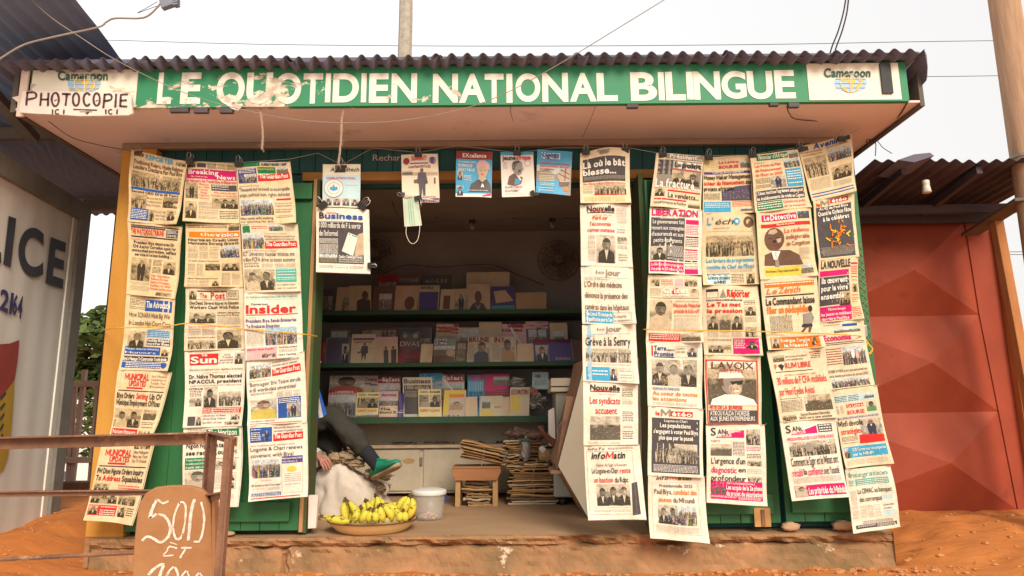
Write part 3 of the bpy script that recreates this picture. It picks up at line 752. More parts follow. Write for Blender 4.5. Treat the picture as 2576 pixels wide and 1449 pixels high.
def lines(mb, S, u0, v0, u1, v1, c, R, ncol=1, lh=.0125, l=1.4):
    cw = (u1-u0)/ncol; hf = .5 if lh < .016 else .42; lh = lh if lh < .016 else lh*.82
    for q in range(ncol):
        a = u0+q*cw+(.012 if q else 0); b = u0+(q+1)*cw-(.012 if ncol > 1 else 0); v = v0
        while v < v1-lh*.4:
            u = a
            while u < b-.01:
                w = min(R.uniform(.012, .05), b-u)
                mb.poly([tuple(S(u, v, l)), tuple(S(u, v+lh*hf, l)), tuple(S(u+w, v+lh*hf, l)), tuple(S(u+w, v, l))], c)
                u += w+.009
            v += lh
            if R.random() < .10: v += lh*.7
def make_paper(name, label, cat, group, corners, Y, blocks, tint=(.80, .745, .65), seed=0, arch=0, amp=.0125, curl=.03, mat_='print', dY=None, pages=2, thick=.003, staples=True):
    R = random.Random(seed*13+7)
    if Y is None: cs = corners
    else:
        dY = dY or (0, 0, 0, 0); cs = [P(x, y, Y+e) for (x, y), e in zip(corners, dY)]
    S = Sheet(cs, seed, amp, curl, arch)
    mb = MB()
    grid(mb, S, 0, 0, 1, 1, 0, lambda i, j: mixc3(tint, (tint[0]*.93, tint[1]*.86, tint[2]*.72), .5+.5*noise.noise(Vector((i*3, j*3, seed)))), 10, 12)
    for pg in range(1, pages+1):      # leaves behind the front page, a little out of register
        ox = R.uniform(-.004, .018); oy = R.uniform(-.003, .010)
        grid(mb, S, 0+ox*.4, 0.0, 1+ox, 1+oy, -pg*thick/.0007, tuple(v*(.94-.05*pg) for v in tint), 6, 8)
    # closed edge so that the sheet has real thickness
    tk = -pages*thick/.0007
    for (a, b) in (((0, 0), (0, 1)), ((1, 0), (1, 1)), ((0, 1), (1, 1)), ((0, 0), (1, 0))):
        for k in range(8):
            p0 = (a[0]+(b[0]-a[0])*k/8, a[1]+(b[1]-a[1])*k/8); p1 = (a[0]+(b[0]-a[0])*(k+1)/8, a[1]+(b[1]-a[1])*(k+1)/8)
            mb.poly([tuple(S(*p0)), tuple(S(*p1)), tuple(S(p1[0], p1[1], tk)), tuple(S(p0[0], p0[1], tk))], tuple(v*.8 for v in tint))
    nE = nY = ny = 0
    for bk in blocks:
        ty = bk[0]
        if ty == 'T' or ty == 'I' or ty == 'N':
            _, u0, v0, u1, v1, s, c = bk[:7]; bold = bk[7] if len(bk) > 7 else (0 if ty == 'N' else 1)
            if ty == 'T' and len(bk) <= 7: bold = 2
            cc = CC[c]; text_on(mb, s, lambda u, v: tuple(S(u, v, 6.4)), u0, v0, u1, v1, cc, bold, .22 if ty == 'I' else 0)
        elif ty == 'R': grid(mb, S, bk[1], bk[2], bk[3], bk[4], .9, CC[bk[5]])
        elif ty == 'r': grid(mb, S, bk[1], bk[2], bk[3], bk[4], 2.2, CC[bk[5]])
        elif ty == 'P': pic(mb, S, bk[1], bk[2], bk[3], bk[4], bk[5], R, tint)
        elif ty == 'L': lines(mb, S, bk[1], bk[2], bk[3], bk[4], CC[bk[5]] if bk[5] != 's' else mixc3(CC['s'], tint, .25), R, bk[6] if len(bk) > 6 else 1, bk[7] if len(bk) > 7 else .0125, 4.8 if bk[5] == 'w' else 1.8)
        elif ty == 'E':
            _, cx, cy, rx, ry, c = bk; nE = nE+1; fill(mb, S, [(cx+rx*math.cos(t), cy-ry*math.sin(t)) for t in [2*math.pi*k/18 for k in range(18)]], 4.6+nE*.05, CC[c])
        elif ty == 'B':
            _, u0, v0, u1, v1, c, w = bk
            for q in ((u0, v0, u1, v0+w*.75), (u0, v1-w*.75, u1, v1), (u0, v0, u0+w, v1), (u1-w, v0, u1, v1)): grid(mb, S, q[0], q[1], q[2], q[3], 2.4, CC[c])
        elif ty == 'Y':   # free polygon
            nY += 1; fill(mb, S, bk[1], 1.5+nY*.12, CC[bk[2]])
        elif ty == 'y': ny += 1; fill(mb, S, bk[1], 5.1+ny*.05, CC[bk[2]])
    if staples:
        for u in (.06, .93):
            p = S(u, .012, 3); q = S(u+.07, .004, 9); r_ = S(u+.10, -.012, 4)
            mb.tube([p, q, r_], .0011, 4, (.35, .28, .2))
    o = mb.build(name, M[mat_], None)
    return tag(o, label, cat, group)
OLD = (.74, .585, .375); OLD2 = (.77, .64, .44); MID = (.78, .68, .52); NEW = (.83, .78, .70)
G1 = 'newspapers clipped in columns over the shutters'
def np_(col, label, corners, blocks, seed, tint=MID, Y=3.80, **k): return make_paper('newspaper', label, 'newspaper', G1, corners, Y, blocks, tint, seed, **k)
Y1, Y2 = 3.80, 3.825
# column 1
np_(1, 'yellowed newspaper at the top of the leftmost column, blue-lettered masthead and crowd photo', [(332, 379), (469, 405), (451, 568), (321, 557)], [
 ('T', .28, .03, .76, .09, 'REPORTER', 'c'), ('R', .06, .02, .24, .07, 'n'), ('P', .80, .03, 1, .10, 'c'), ('T', .08, .13, .97, .18, 'Traditional Rulers, Muslim Religious', 'n'), ('T', .08, .20, .97, .255, 'Leaders Declare For Paul Biya', 'n'),
 ('P', .05, .28, .97, .50, 'c'), ('R', .05, .505, .97, .545, 'b'), ('T', .06, .555, .95, .585, 'Second CEO Of In 48 Years', 'k'), ('P', .05, .60, .33, .80, 'c'), ('N', .34, .62, .64, .65, 'Bamoum And Tikar', 'n'), ('N', .34, .67, .64, .70, 'Traditional Leaders', 'n'), ('N', .34, .72, .62, .75, 'Bury Hatchet', 'n'),
 ('P', .66, .60, .95, .76, 'd'), ('R', .05, .80, .38, .97, 'b'), ('L', .07, .82, .36, .96, 'w', 1, .028), ('P', .39, .80, .50, .97, 's'), ('N', .52, .81, .74, .84, 'Fon Of Talla', 'n'), ('N', .52, .86, .74, .89, 'Others Fogging', 'n'), ('N', .52, .91, .74, .94, 'Chairs To Rears', 'n'), ('P', .76, .79, .95, .95, 'f')], 1, OLD, Y1)
np_(1, 'yellowed newspaper with red masthead in a black frame, second in the leftmost column', [(321, 557), (455, 570), (441, 753), (319, 740)], [
 ('R', .06, .03, .97, .045, 'k'), ('R', .06, .05, .70, .075, 'd'), ('T', .06, .09, .68, .15, 'THE WATCHDOG TRIBUNE', 'r'), ('R', .72, .06, .95, .17, 'd'), ('L', .74, .07, .93, .16, 'w', 1, .02), ('R', .05, .18, .95, .20, 'k'), ('I', .22, .155, .55, .172, 'Watching The Nation', 'n', 0), ('N', .06, .215, .38, .235, 'President awards', 'r'),
 ('T', .10, .25, .90, .285, 'President Biya decorates Dr', 'k'), ('T', .08, .305, .94, .34, 'CHI Asafor Cornelius again for', 'k'), ('T', .06, .36, .95, .395, 'unmatched patriotism, selfless', 'k'), ('T', .12, .415, .88, .45, 'service in nation building ...', 'k'),
 ('P', .06, .48, .46, .80, 's'), ('L', .50, .49, .68, .68, 'k', 1, .022), ('P', .71, .50, .95, .68, 'f'), ('N', .50, .70, .86, .725, 'Four Opposition', 'r', 1), ('N', .50, .745, .84, .77, 'Political Parties', 'r', 1), ('N', .50, .79, .88, .815, 'Endorse President', 'r', 1), ('N', .50, .835, .90, .86, 'Paul Biya for 2025', 'r', 1), ('N', .50, .88, .94, .905, 'Presidential Elections', 'r', 1), ('L', .06, .82, .47, .94, 's', 1, .022), ('P', .62, .925, .94, .98, 'c')], 2, OLD, Y1)
np_(1, 'yellowed newspaper with dark blue blackletter masthead, crossed by the yellow cord at left', [(319, 742), (441, 755), (426, 934), (299, 930)], [
 ('B', .08, .03, .36, .17, 'k', .006), ('L', .10, .05, .34, .16, 'k', 1, .024), ('R', .37, .03, .97, .19, 'b'), ('T', .40, .06, .94, .14, 'The Advocate', 'w'), ('T', .08, .22, .95, .28, 'How SONARA Made Big Win', 'n', 1), ('T', .08, .33, .97, .39, 'In London High Court Case', 'n', 1),
 ('P', .08, .47, .44, .70, 'f'), ('R', .47, .44, .97, .555, 'i'), ('L', .49, .455, .95, .55, 'b', 1, .03), ('R', .47, .57, .97, .66, 'd'), ('T', .48, .575, .96, .605, 'Double-Edged', 'w'), ('T', .48, .62, .96, .65, 'Sword For Buea', 'w'), ('R', .05, .68, .80, .79, 'b'), ('T', .07, .695, .78, .725, 'Pioneer American University', 'w', 0), ('T', .07, .745, .72, .775, 'Honours', 'w', 0), ('P', .82, .69, .97, .80, 'f'),
 ('R', .04, .81, .97, .88, 'k'), ('T', .05, .825, .95, .868, "Biya's Message To Cameroonian Youths Inside", 'w'), ('R', .04, .89, .97, .97, 'b'), ('L', .12, .90, .85, .96, 'w', 1, .03)], 3, OLD2, Y1)
np_(1, 'newspaper with red curly two-line masthead, directly above the rusty table bar at left', [(299, 931), (427, 937), (384, 1112), (278, 1104)], [
 ('T', .16, .05, .66, .13, 'MUNICIPAL', 'r'), ('T', .26, .15, .62, .22, 'UPDATES', 'r'), ('R', .22, .24, .56, .265, 'r'), ('N', .70, .05, .96, .08, "Gov't Renews", 'n'), ('N', .70, .10, .96, .13, 'Commitment to', 'n'), ('N', .70, .15, .96, .18, 'Tackle Tax', 'n'), ('N', .70, .20, .96, .23, 'Evasion', 'n'), ('R', .06, .285, .96, .30, 'k'),
 ('T', .05, .33, .42, .40, 'Biya Orders', 'k'), ('T', .46, .33, .70, .40, 'Setting', 'r'), ('T', .73, .33, .95, .40, 'Up Of', 'k'), ('T', .05, .43, .95, .50, 'Municipal Employment Offices', 'k'), ('P', .03, .55, .62, .82, '2'), ('P', .66, .55, .93, .70, 'l'), ('L', .66, .73, .93, .82, 'k', 1, .03),
 ('R', .03, .84, .60, .99, 'r'), ('T', .06, .86, .57, .91, 'Nation Honours', 'w', 1), ('T', .06, .93, .56, .98, 'Life, Legacy Of', 'w', 1), ('P', .63, .85, .95, .97, '3')], 4, OLD2, Y1)
np_(1, 'lowest newspaper of the leftmost column, second copy of the red curly masthead, swung outwards', [(257, 1112), (386, 1114), (334, 1321), (217, 1307)], [
 ('L', .06, .02, .55, .055, 'k', 1, .02), ('P', .66, .0, .96, .08, 'c'), ('T', .12, .10, .64, .17, 'MUNICIPAL', 'r'), ('T', .22, .185, .62, .245, 'UPDATES', 'r'), ('R', .2, .26, .56, .285, 'r'), ('N', .68, .10, .96, .135, 'Hon Njingum', 'n', 1), ('N', .68, .155, .96, .19, 'Musa Uses Youth', 'n', 1), ('N', .68, .21, .96, .245, 'Day To Crusade', 'n', 1), ('R', .05, .30, .97, .315, 'k'),
 ('T', .04, .34, .96, .40, 'PM Dion Ngute Orders Inquiry', 'k'), ('T', .04, .43, .14, .49, 'To', 'k'), ('T', .17, .43, .52, .49, 'Address', 'r'), ('T', .55, .43, .97, .49, 'Squabbles', 'k'), ('P', .03, .52, .33, .64, '2'), ('L', .50, .54, .95, .62, 'r', 1, .035), ('P', .03, .66, .52, .78, '3'), ('P', .55, .66, .93, .78, 'c'),
 ('R', .03, .80, .55, .93, 'r'), ('P', .04, .81, .22, .92, 'f'), ('L', .25, .815, .53, .92, 'w', 1, .03), ('P', .58, .80, .76, .93, 'f'), ('L', .79, .81, .95, .92, 'k', 1, .032)], 5, OLD2, Y1, curl=.05)
# column 2
np_(2, 'newspaper with bright pink masthead, top of the second column from the left', [(465, 404), (593, 411), (604, 562), (465, 559)], [
 ('P', .02, .03, .21, .10, 'l'), ('R', .24, .03, .42, .10, 'd'), ('L', .45, .03, .98, .11, 'k', 3, .018), ('R', .03, .13, .99, .29, 'm'), ('T', .07, .15, .65, .215, 'Breaking', 'w'), ('T', .62, .22, .97, .28, 'News', 'w'), ('I', .12, .245, .44, .27, 'The Truth or Lies', 'w', 0), ('T', .02, .31, .99, .345, '11th February As Youth Day in Distortion', 'm'),
 ('P', .03, .36, .26, .62, 's'), ('N', .28, .37, .46, .39, 'Mbamba', 'm', 1), ('N', .28, .415, .47, .435, 'Barr. NICO', 'm', 1), ('N', .30, .46, .44, .48, 'HALLE', 'm', 1), ('N', .31, .505, .43, .525, 'Bags', 'm', 1), ('N', .28, .55, .46, .57, 'Highest', 'm', 1), ('N', .29, .595, .45, .615, 'Honours', 'm', 1), ('R', .50, .37, .98, .47, 'd'), ('L', .52, .38, .82, .46, 'w', 1, .025),
 ('N', .54, .49, .97, .515, 'Who shall be the next', 'r', 1), ('N', .50, .535, .98, .56, 'President of Cameroon?', 'r', 1), ('P', .50, .58, .98, .76, '3'), ('P', .03, .67, .24, .95, 'f'), ('L', .27, .67, .60, .95, 's'), ('L', .63, .80, .98, .95, 'k', 1, .035)], 6, OLD2, Y2)
np_(2, 'newspaper with orange masthead band, second in the second column from the left', [(465, 561), (604, 563), (614, 723), (467, 722)], [
 ('L', .05, .03, .75, .08, 'k', 1, .03), ('P', .78, .01, .99, .11, 'l'), ('R', .06, .13, .99, .22, 'o'), ('T', .26, .15, .52, .20, 'the', 'q'), ('T', .53, .145, .97, .205, 'voice', 'w'), ('T', .05, .24, .97, .275, 'Ntarinkon Credit Union', 'k'), ('T', .05, .295, .97, .33, 'Maintains Strong Growth', 'k'),
 ('L', .05, .36, .58, .55, 's', 3), ('P', .60, .35, .97, .54, 'C'), ('N', .06, .58, .58, .60, 'Credit Unions Demands', 'k', 1), ('L', .05, .64, .32, .82, 's', 2), ('P', .34, .63, .60, .74, 'd'), ('P', .63, .62, .96, .75, '2'), ('L', .64, .78, .97, .98, 's', 2), ('N', .05, .86, .58, .88, 'New Manyemen Forum', 'k', 1), ('L', .05, .90, .42, .99, 's', 2), ('P', .47, .90, .60, .99, 'f')], 7, OLD, Y2)
np_(2, 'cream newspaper with red masthead letters between black boxes, third down the second column', [(467, 722), (614, 724), (617, 878), (464, 883)], [
 ('P', .06, .05, .19, .19, 'f'), ('R', .20, .05, .70, .075, 'd'), ('T', .24, .10, .36, .17, 'The', 'r', 1), ('T', .42, .09, .67, .175, 'Post', 'r'), ('B', .70, .05, .92, .18, 'k', .008), ('L', .72, .07, .90, .17, 'k', 1, .028), ('R', .06, .195, .92, .205, 'k'),
 ('T', .07, .23, .92, .275, 'One Dead, Several Injured As Sosucam', 'k'), ('T', .07, .30, .92, .345, 'Workers Clash With Police', 'k'), ('N', .10, .365, .90, .38, 'and the prosecutions continue', 'o'), ('P', .07, .40, .52, .58, '2'), ('N', .54, .40, .93, .42, 'MINESEC Bilingualism', 'k', 2), ('N', .54, .44, .92, .46, 'During 27th Week', 'k', 2), ('L', .54, .48, .93, .60, 's'),
 ('N', .07, .62, .52, .64, 'Govt Assistance', 'r', 1), ('L', .07, .66, .52, .77, 's', 2), ('N', .07, .79, .52, .81, 'MoGCCUL Elects New President', 'k', 1), ('P', .06, .84, .52, .98, 'c'), ('N', .55, .62, .93, .64, 'SONARA Boss Presents', 'k', 1), ('P', .54, .68, .93, .98, 'f')], 8, MID, Y2)
np_(2, 'newspaper with white masthead on a solid red block, fourth down the second column', [(464, 884), (617, 879), (607, 1071), (462, 1076)], [
 ('R', .08, .04, .56, .19, 'r'), ('T', .28, .05, .38, .075, 'THE', 'w'), ('T', .10, .085, .54, .165, 'Sun', 'w'), ('N', .66, .05, .76, .07, 'Opred', 'n', 1), ('N', .62, .085, .80, .105, '"Youthful', 'k', 1), ('N', .59, .12, .81, .14, 'governance', 'k', 1), ('N', .57, .155, .82, .175, 'or nor nor tin"', 'k', 1), ('P', .83, .04, .98, .19, 'f'),
 ('N', .08, .235, .98, .262, 'Elections postponed over eligibility brouhaha', 'n'), ('N', .30, .285, .74, .30, 'At 53rd AGM in Limbe', 'o'), ('T', .07, .32, .97, .365, 'Dr. Ndive Thomas elected', 'k'), ('T', .07, .39, .97, .43, 'NPACCUL president', 'k'), ('N', .08, .45, .97, .468, 'Credit Union making strides amidst challenging times', 'n'),
 ('R', .07, .49, .31, .515, 'k'), ('T', .09, .495, .29, .511, 'City SUN', 'w'), ('L', .08, .53, .30, .60, 'k', 1, .024), ('P', .07, .615, .30, .73, '2'), ('P', .33, .48, .58, .75, 'f'), ('P', .60, .55, .97, .74, 'c'), ('R', .32, .755, .98, .83, 'r'), ('L', .34, .765, .96, .825, 'w', 1, .03), ('N', .33, .845, .72, .865, 'University of Buea', 'k', 1), ('N', .33, .885, .72, .905, 'Africa Drug Centre', 'k', 1), ('P', .80, .84, .97, .92, 'c'),
 ('R', .07, .86, .20, .98, 'd'), ('P', .21, .86, .31, .98, 'f'), ('N', .33, .935, .66, .955, 'Fako SDO, LCC boss', 'k', 1), ('P', .70, .93, .97, .98, 'c')], 9, NEW, Y2)
np_(2, 'bottom newspaper of the second column from the left, green masthead behind the rusty table', [(461, 1078), (606, 1073), (603, 1273), (458, 1281)], [
 ('L', .07, .02, .40, .06, 's'), ('R', .40, .02, .97, .12, 'g'), ('T', .44, .035, .93, .10, 'The Horizon', 'w'), ('L', .07, .08, .38, .12, 'k', 1, .02), ('T', .06, .20, .92, .25, 'Ngoh Ngoh, Atanga N', 'k'), ('T', .06, .29, .92, .34, 'see red in Kousseri', 'k'),
 ('R', .04, .375, .50, .52, 'g'), ('T', .06, .39, .48, .415, 'Treasury DG says Cameroon', 'w', 1), ('T', .06, .435, .48, .46, 'to widen pool of investors', 'w', 1), ('T', .06, .48, .48, .505, 'in public debt market', 'w', 1), ('P', .04, .53, .50, .80, 'h'), ('N', .53, .38, .96, .40, 'Cameroonian writer gets', 'n'), ('P', .55, .42, .92, .54, '2'), ('L', .53, .56, .76, .78, 's'), ('B', .78, .58, .93, .78, 's', .006), ('P', .80, .60, .91, .68, 'f'), ('P', .80, .69, .91, .77, 'f'), ('L', .06, .84, .92, .90, 's', 3)], 10, NEW, Y2)
# column 3
np_(3, 'newspaper with red flag-shaped masthead, top of the third column from the left', [(593, 411), (727, 406), (746, 562), (605, 565)], [
 ('R', .12, .0, .45, .06, 'g'), ('P', .48, .0, .95, .06, 'C'), ('R', .02, .09, .37, .33, 'v'), ('L', .04, .10, .35, .17, 'w', 1, .03), ('P', .03, .18, .36, .32, 'C'), ('R', .40, .08, .72, .18, 'g'), ('N', .42, .10, .70, .13, 'Health benefits', 'y', 1), ('P', .74, .08, .96, .18, 'L'), ('Y', [(.39, .21), (.97, .17), (.99, .28), (.39, .31)], 'r'), ('T', .42, .20, .95, .26, 'The Guardian Post', 'w'),
 ('N', .03, .37, .40, .385, 'Justice Ayah Paul Abine', 'n', 1), ('T', .02, .41, .95, .46, 'Thousands bid farewell to incorruptible', 'f', 1), ('T', .02, .50, .95, .55, 'judge, political icon, rights defender', 'f', 1), ('P', .02, .60, .62, .86, 'C'), ('R', .68, .59, .95, .62, 'r'), ('N', .65, .66, .97, .68, 'Four kids from same family', 'f', 1), ('N', .65, .70, .95, .72, 'of suspected food poisoning', 'f', 1), ('N', .65, .76, .96, .78, '26-year-old Cameroonian', 'f', 1), ('N', .65, .80, .93, .82, 'stabbed to death in Italy', 'f', 1), ('L', .65, .87, .96, .92, 'r', 1, .03), ('T', .02, .89, .60, .925, 'Man sends wife packing', 'k', 1), ('N', .02, .95, .60, .975, 'for bleaching her skin', 'k', 1)], 11, OLD2, Y1)
np_(3, 'newspaper second down the third column, two men in suits printed at its foot', [(605, 566), (746, 563), (758, 734), (616, 737)], [
 ('R', .03, .02, .17, .12, 'g'), ('L', .20, .03, .48, .08, 'r', 1, .03), ('P', .50, .01, .75, .10, 'C'), ('L', .78, .02, .95, .10, 's'), ('P', .02, .14, .40, .36, 'C'), ('N', .42, .13, .80, .145, 'Vocational training', 'n'), ('N', .42, .165, .95, .19, 'Bridge Institute unveils first', 'n', 1), ('N', .42, .205, .93, .23, 'e-learning platform in Cameroon', 'n', 1),
 ('Y', [(.41, .25), (.97, .245), (.98, .345), (.41, .36)], 'r'), ('T', .43, .265, .95, .32, 'The Guardian Post', 'w'), ('N', .02, .38, .60, .395, "In response to Biya's Youth Day message", 'n', 1), ('T', .02, .41, .92, .465, 'ICT University founder initiates one', 'f', 1), ('T', .02, .495, .93, .55, 'trillion FCFA drive to boost economy', 'f', 1), ('L', .03, .57, .30, .64, 'k', 1, .018), ('L', .34, .58, .95, .64, 's', 3),
 ('P', .02, .66, .56, .97, '2'), ('R', .57, .65, .94, .86, 't'), ('L', .59, .66, .92, .85, 'w', 1, .03), ('N', .58, .885, .92, .905, 'Pen is population capture', 'f', 1), ('N', .58, .935, .94, .955, 'rapist for suspected', 'f', 1)], 12, MID, Y1)
np_(3, 'newspaper with large red serif masthead and a blue-sky crowd photo, left half', [(616, 738), (757, 733), (764, 897), (622, 908)], [
 ('N', .03, .05, .93, .075, 'AU Addresses Multiple Crises, Picks New Leadership', 't', 2), ('L', .03, .10, .90, .12, 'i', 1, .02), ('N', .12, .16, .40, .185, 'Cameroon', 'k', 2), ('T', .03, .20, .90, .31, 'Insider', 'r', 2), ('R', .03, .33, .92, .345, 'r'), ('N', .03, .37, .20, .385, 'Far North', 'n'), ('T', .03, .405, .90, .45, 'President Biya Sends Emissaries', 'v'), ('T', .03, .485, .60, .53, 'To Evaluate Situation', 'v'),
 ('L', .03, .55, .32, .80, 's'), ('P', .35, .53, .90, .80, 'C'), ('r', .352, .533, .898, .60, 'i'), ('Y', [(.02, .83), (.55, .82), (.55, .99), (.02, 1.0)], 'p'), ('N', .03, .84, .50, .86, 'CENAC Gives Facelift', 'm', 2), ('P', .28, .89, .54, .98, 'C'), ('N', .58, .83, .90, .85, 'The D-Day Is Here!', 'k', 2), ('L', .58, .87, .90, .92, 's'), ('N', .58, .94, .88, .96, 'More Teaching', 'k', 2)], 13, NEW, Y1)
np_(3, 'newspaper with a seated man in a suit below a coloured market photo', [(622, 909), (767, 884), (771, 1062), (625, 1071)], [
 ('P', .05, .08, .40, .29, 'C'), ('N', .43, .07, .92, .095, 'Littoral I Customs Sector', 'f', 1), ('N', .43, .115, .88, .14, 'auction sale of vehicles', 'f', 1), ('Y', [(.42, .18), (.93, .16), (.94, .27), (.42, .29)], 'r'), ('T', .44, .19, .92, .25, 'The Guardian Post', 'w'), ('N', .05, .32, .40, .335, 'Armed conflict in NW, SW', 'r'), ('T', .05, .36, .93, .41, "'Born-again' Eric Tataw enrolls", 'f', 1), ('T', .05, .445, .85, .495, 'in 15 world-class universities!', 'f', 1), ('L', .06, .52, .44, .56, 'k', 1, .02), ('L', .50, .53, .93, .61, 's', 3),
 ('P', .05, .62, .50, .91, 'H'), ('R', .52, .62, .92, .92, 'b'), ('L', .54, .64, .90, .70, 'w', 1, .03), ('P', .68, .71, .91, .91, 'S'), ('N', .05, .93, .46, .95, 'Population celebrates', 'n', 1), ('R', .04, .975, .93, .985, 'r')], 14, NEW, Y1)
np_(3, 'bottom newspaper of the third column from the left, lower right corner curling', [(625, 1072), (772, 1063), (775, 1248), (628, 1261)], [
 ('R', .04, .03, .40, .23, 'b'), ('L', .06, .05, .22, .22, 'w', 1, .03), ('P', .24, .06, .39, .22, 'S'), ('N', .43, .03, .90, .055, 'Police parades restaurant owner', 'f', 1), ('N', .43, .075, .93, .10, 'accused of peeing in food', 'f', 1), ('Y', [(.42, .125), (.94, .115), (.94, .215), (.42, .23)], 'r'), ('T', .44, .135, .92, .19, 'The Guardian Post', 'w'), ('N', .04, .265, .80, .28, "After fruitful encounter with Biya's envoy", 'n', 1), ('T', .04, .30, .93, .345, 'Logone & Chari renews', 'f', 1), ('T', .04, .385, .78, .43, 'covenant with Biya!', 'f', 1),
 ('P', .04, .46, .55, .71, 'C'), ('R', .57, .44, .93, .53, 'v'), ('T', .58, .455, .92, .48, 'Menda mayor buries father', 'w', 1), ('T', .58, .50, .84, .52, 'Friday February 21', 'w', 1), ('E', .75, .61, .08, .035, 'y'), ('L', .62, .67, .90, .83, 's', 1, .03), ('R', .2, .735, .4, .75, 'p'), ('N', .04, .79, .56, .815, 'SDF shouldn\'t partake in "soya supper"', 'k', 1), ('L', .05, .84, .55, .88, 's', 2), ('R', .04, .90, .55, .95, 'b'), ('L', .05, .905, .54, .945, 'w', 1, .02), ('R', .04, .965, .88, .978, 'r'), ('B', .57, .53, .93, .93, 's', .005)], 15, NEW, Y1, curl=.035)
# hung over the opening
GM = 'covers hanging over the opening'
def hung(nm, label, cat, cor, blocks, seed, tint, Y=3.86, **k): return make_paper(nm, label, cat, GM, cor, Y, blocks, tint, seed, mat_=k.pop('mt', 'glossy'), pages=2, thick=.0015, staples=False, amp=.004, curl=.008, **k)
hung('magazine', 'pale green magazine with a round maple-leaf seal, leftmost cover over the opening', 'magazine', [(812, 413), (907, 413), (905, 522), (811, 520)], [
 ('R', .0, .25, 1, .80, 'l'), ('R', .42, .02, .64, .10, 'k'), ('I', .20, .09, .96, .17, 'Agricultech', 'k', 1), ('N', .10, .31, .88, .35, 'CONSEIL INTERNATIONAL', 'm', 1), ('E', .30, .57, .26, .22, 's'), ('E', .30, .57, .245, .205, 'w'), ('E', .30, .57, .17, .14, 's'), ('E', .30, .57, .16, .13, 'w'), ('y', [(.19, .60), (.22, .53), (.26, .55), (.30, .48), (.34, .55), (.39, .53), (.42, .60), (.30, .64)], 'c'), ('N', .62, .48, .94, .50, 'Economie et finance', 's'), ('P', .08, .80, .26, .97, 'F'), ('P', .29, .80, .49, .97, 'F'), ('P', .53, .80, .73, .97, 'F'), ('P', .76, .80, .97, .97, 'F')], 16, (.78, .75, .60))
make_paper('newspaper', 'crisp white newspaper with blue masthead and a printed phone, hanging in the opening', 'newspaper', GM, [(795, 521), (926, 527), (929, 688), (795, 684)], 3.85, [
 ('T', .20, .07, .40, .09, 'Cameroun', 'r', 2), ('T', .06, .09, .16, .17, 'B', 'k', 2), ('T', .17, .09, .90, .17, 'usiness', 'b', 2), ('R', .05, .21, .90, .86, 'd'), ('N', .07, .215, .55, .23, "Mobilisation de l'epargne locale", 'w', 1), ('T', .06, .24, .86, .315, '1 000 milliards de F à sortir', 'w', 1), ('T', .06, .365, .42, .44, "de l'informel", 'w', 1), ('L', .06, .48, .42, .72, 'w', 1, .0135), ('y', [(.62, .38), (.80, .43), (.70, .74), (.49, .67)], 'w'), ('y', [(.63, .395), (.79, .435), (.785, .455), (.625, .415)], 't'), ('Y', [(.80, .40), (.90, .37), (.90, .72), (.72, .74)], 'e'), ('P', .06, .72, .40, .85, 'L'), ('T', .43, .735, .88, .775, 'Quality Challenges Persist', 'w'), ('L', .43, .79, .89, .85, 'w', 1, .012), ('L', .06, .89, .90, .94, 's', 3)], (.84, .80, .75), 17, staples=False, amp=.004, curl=.008)
hung('magazine', 'sepia magazine cover with a lone man walking, a face mask clipped below it', 'magazine', [(1009, 389), (1100, 386), (1105, 498), (1012, 497)], [
 ('T', .28, .06, .70, .15, 'SommiT', 'r', 2), ('E', .14, .16, .09, .08, 'x'), ('E', .14, .16, .07, .062, 'p'), ('E', .86, .15, .09, .08, 'v'), ('E', .86, .15, .07, .062, 'p'), ('R', .24, .20, .74, .23, 'v'), ('T', .20, .27, .80, .32, 'Louis Paul MOTAZE', 'x', 2), ('R', .0, .42, .99, .50, 'e'), ('P', .02, .38, .30, .48, 'l'), ('L', .3, .44, .98, .48, 's'), ('y', [(.46, .43), (.66, .43), (.71, .66), (.64, .68), (.63, .94), (.57, .94), (.56, .72), (.53, .94), (.47, .94), (.46, .68), (.41, .66)], 'd'), ('E', .56, .38, .045, .045, 'n'), ('y', [(.33, .60), (.42, .58), (.42, .66), (.34, .67)], 'n'), ('y', [(.88, .55), (.92, .55), (.92, .68), (.88, .68)], 'n'), ('N', .10, .95, .92, .985, 'Comment liquider la Francafrique', 'm', 1)], 18, (.80, .72, .58))
hung('magazine', 'glossy strip of a second magazine peeking out below the sepia cover', 'magazine', [(1060, 496), (1105, 498), (1105, 509), (1060, 510)], [('P', .05, .2, .8, .9, 'C')], 19, (.5, .35, .45), Y=3.868)
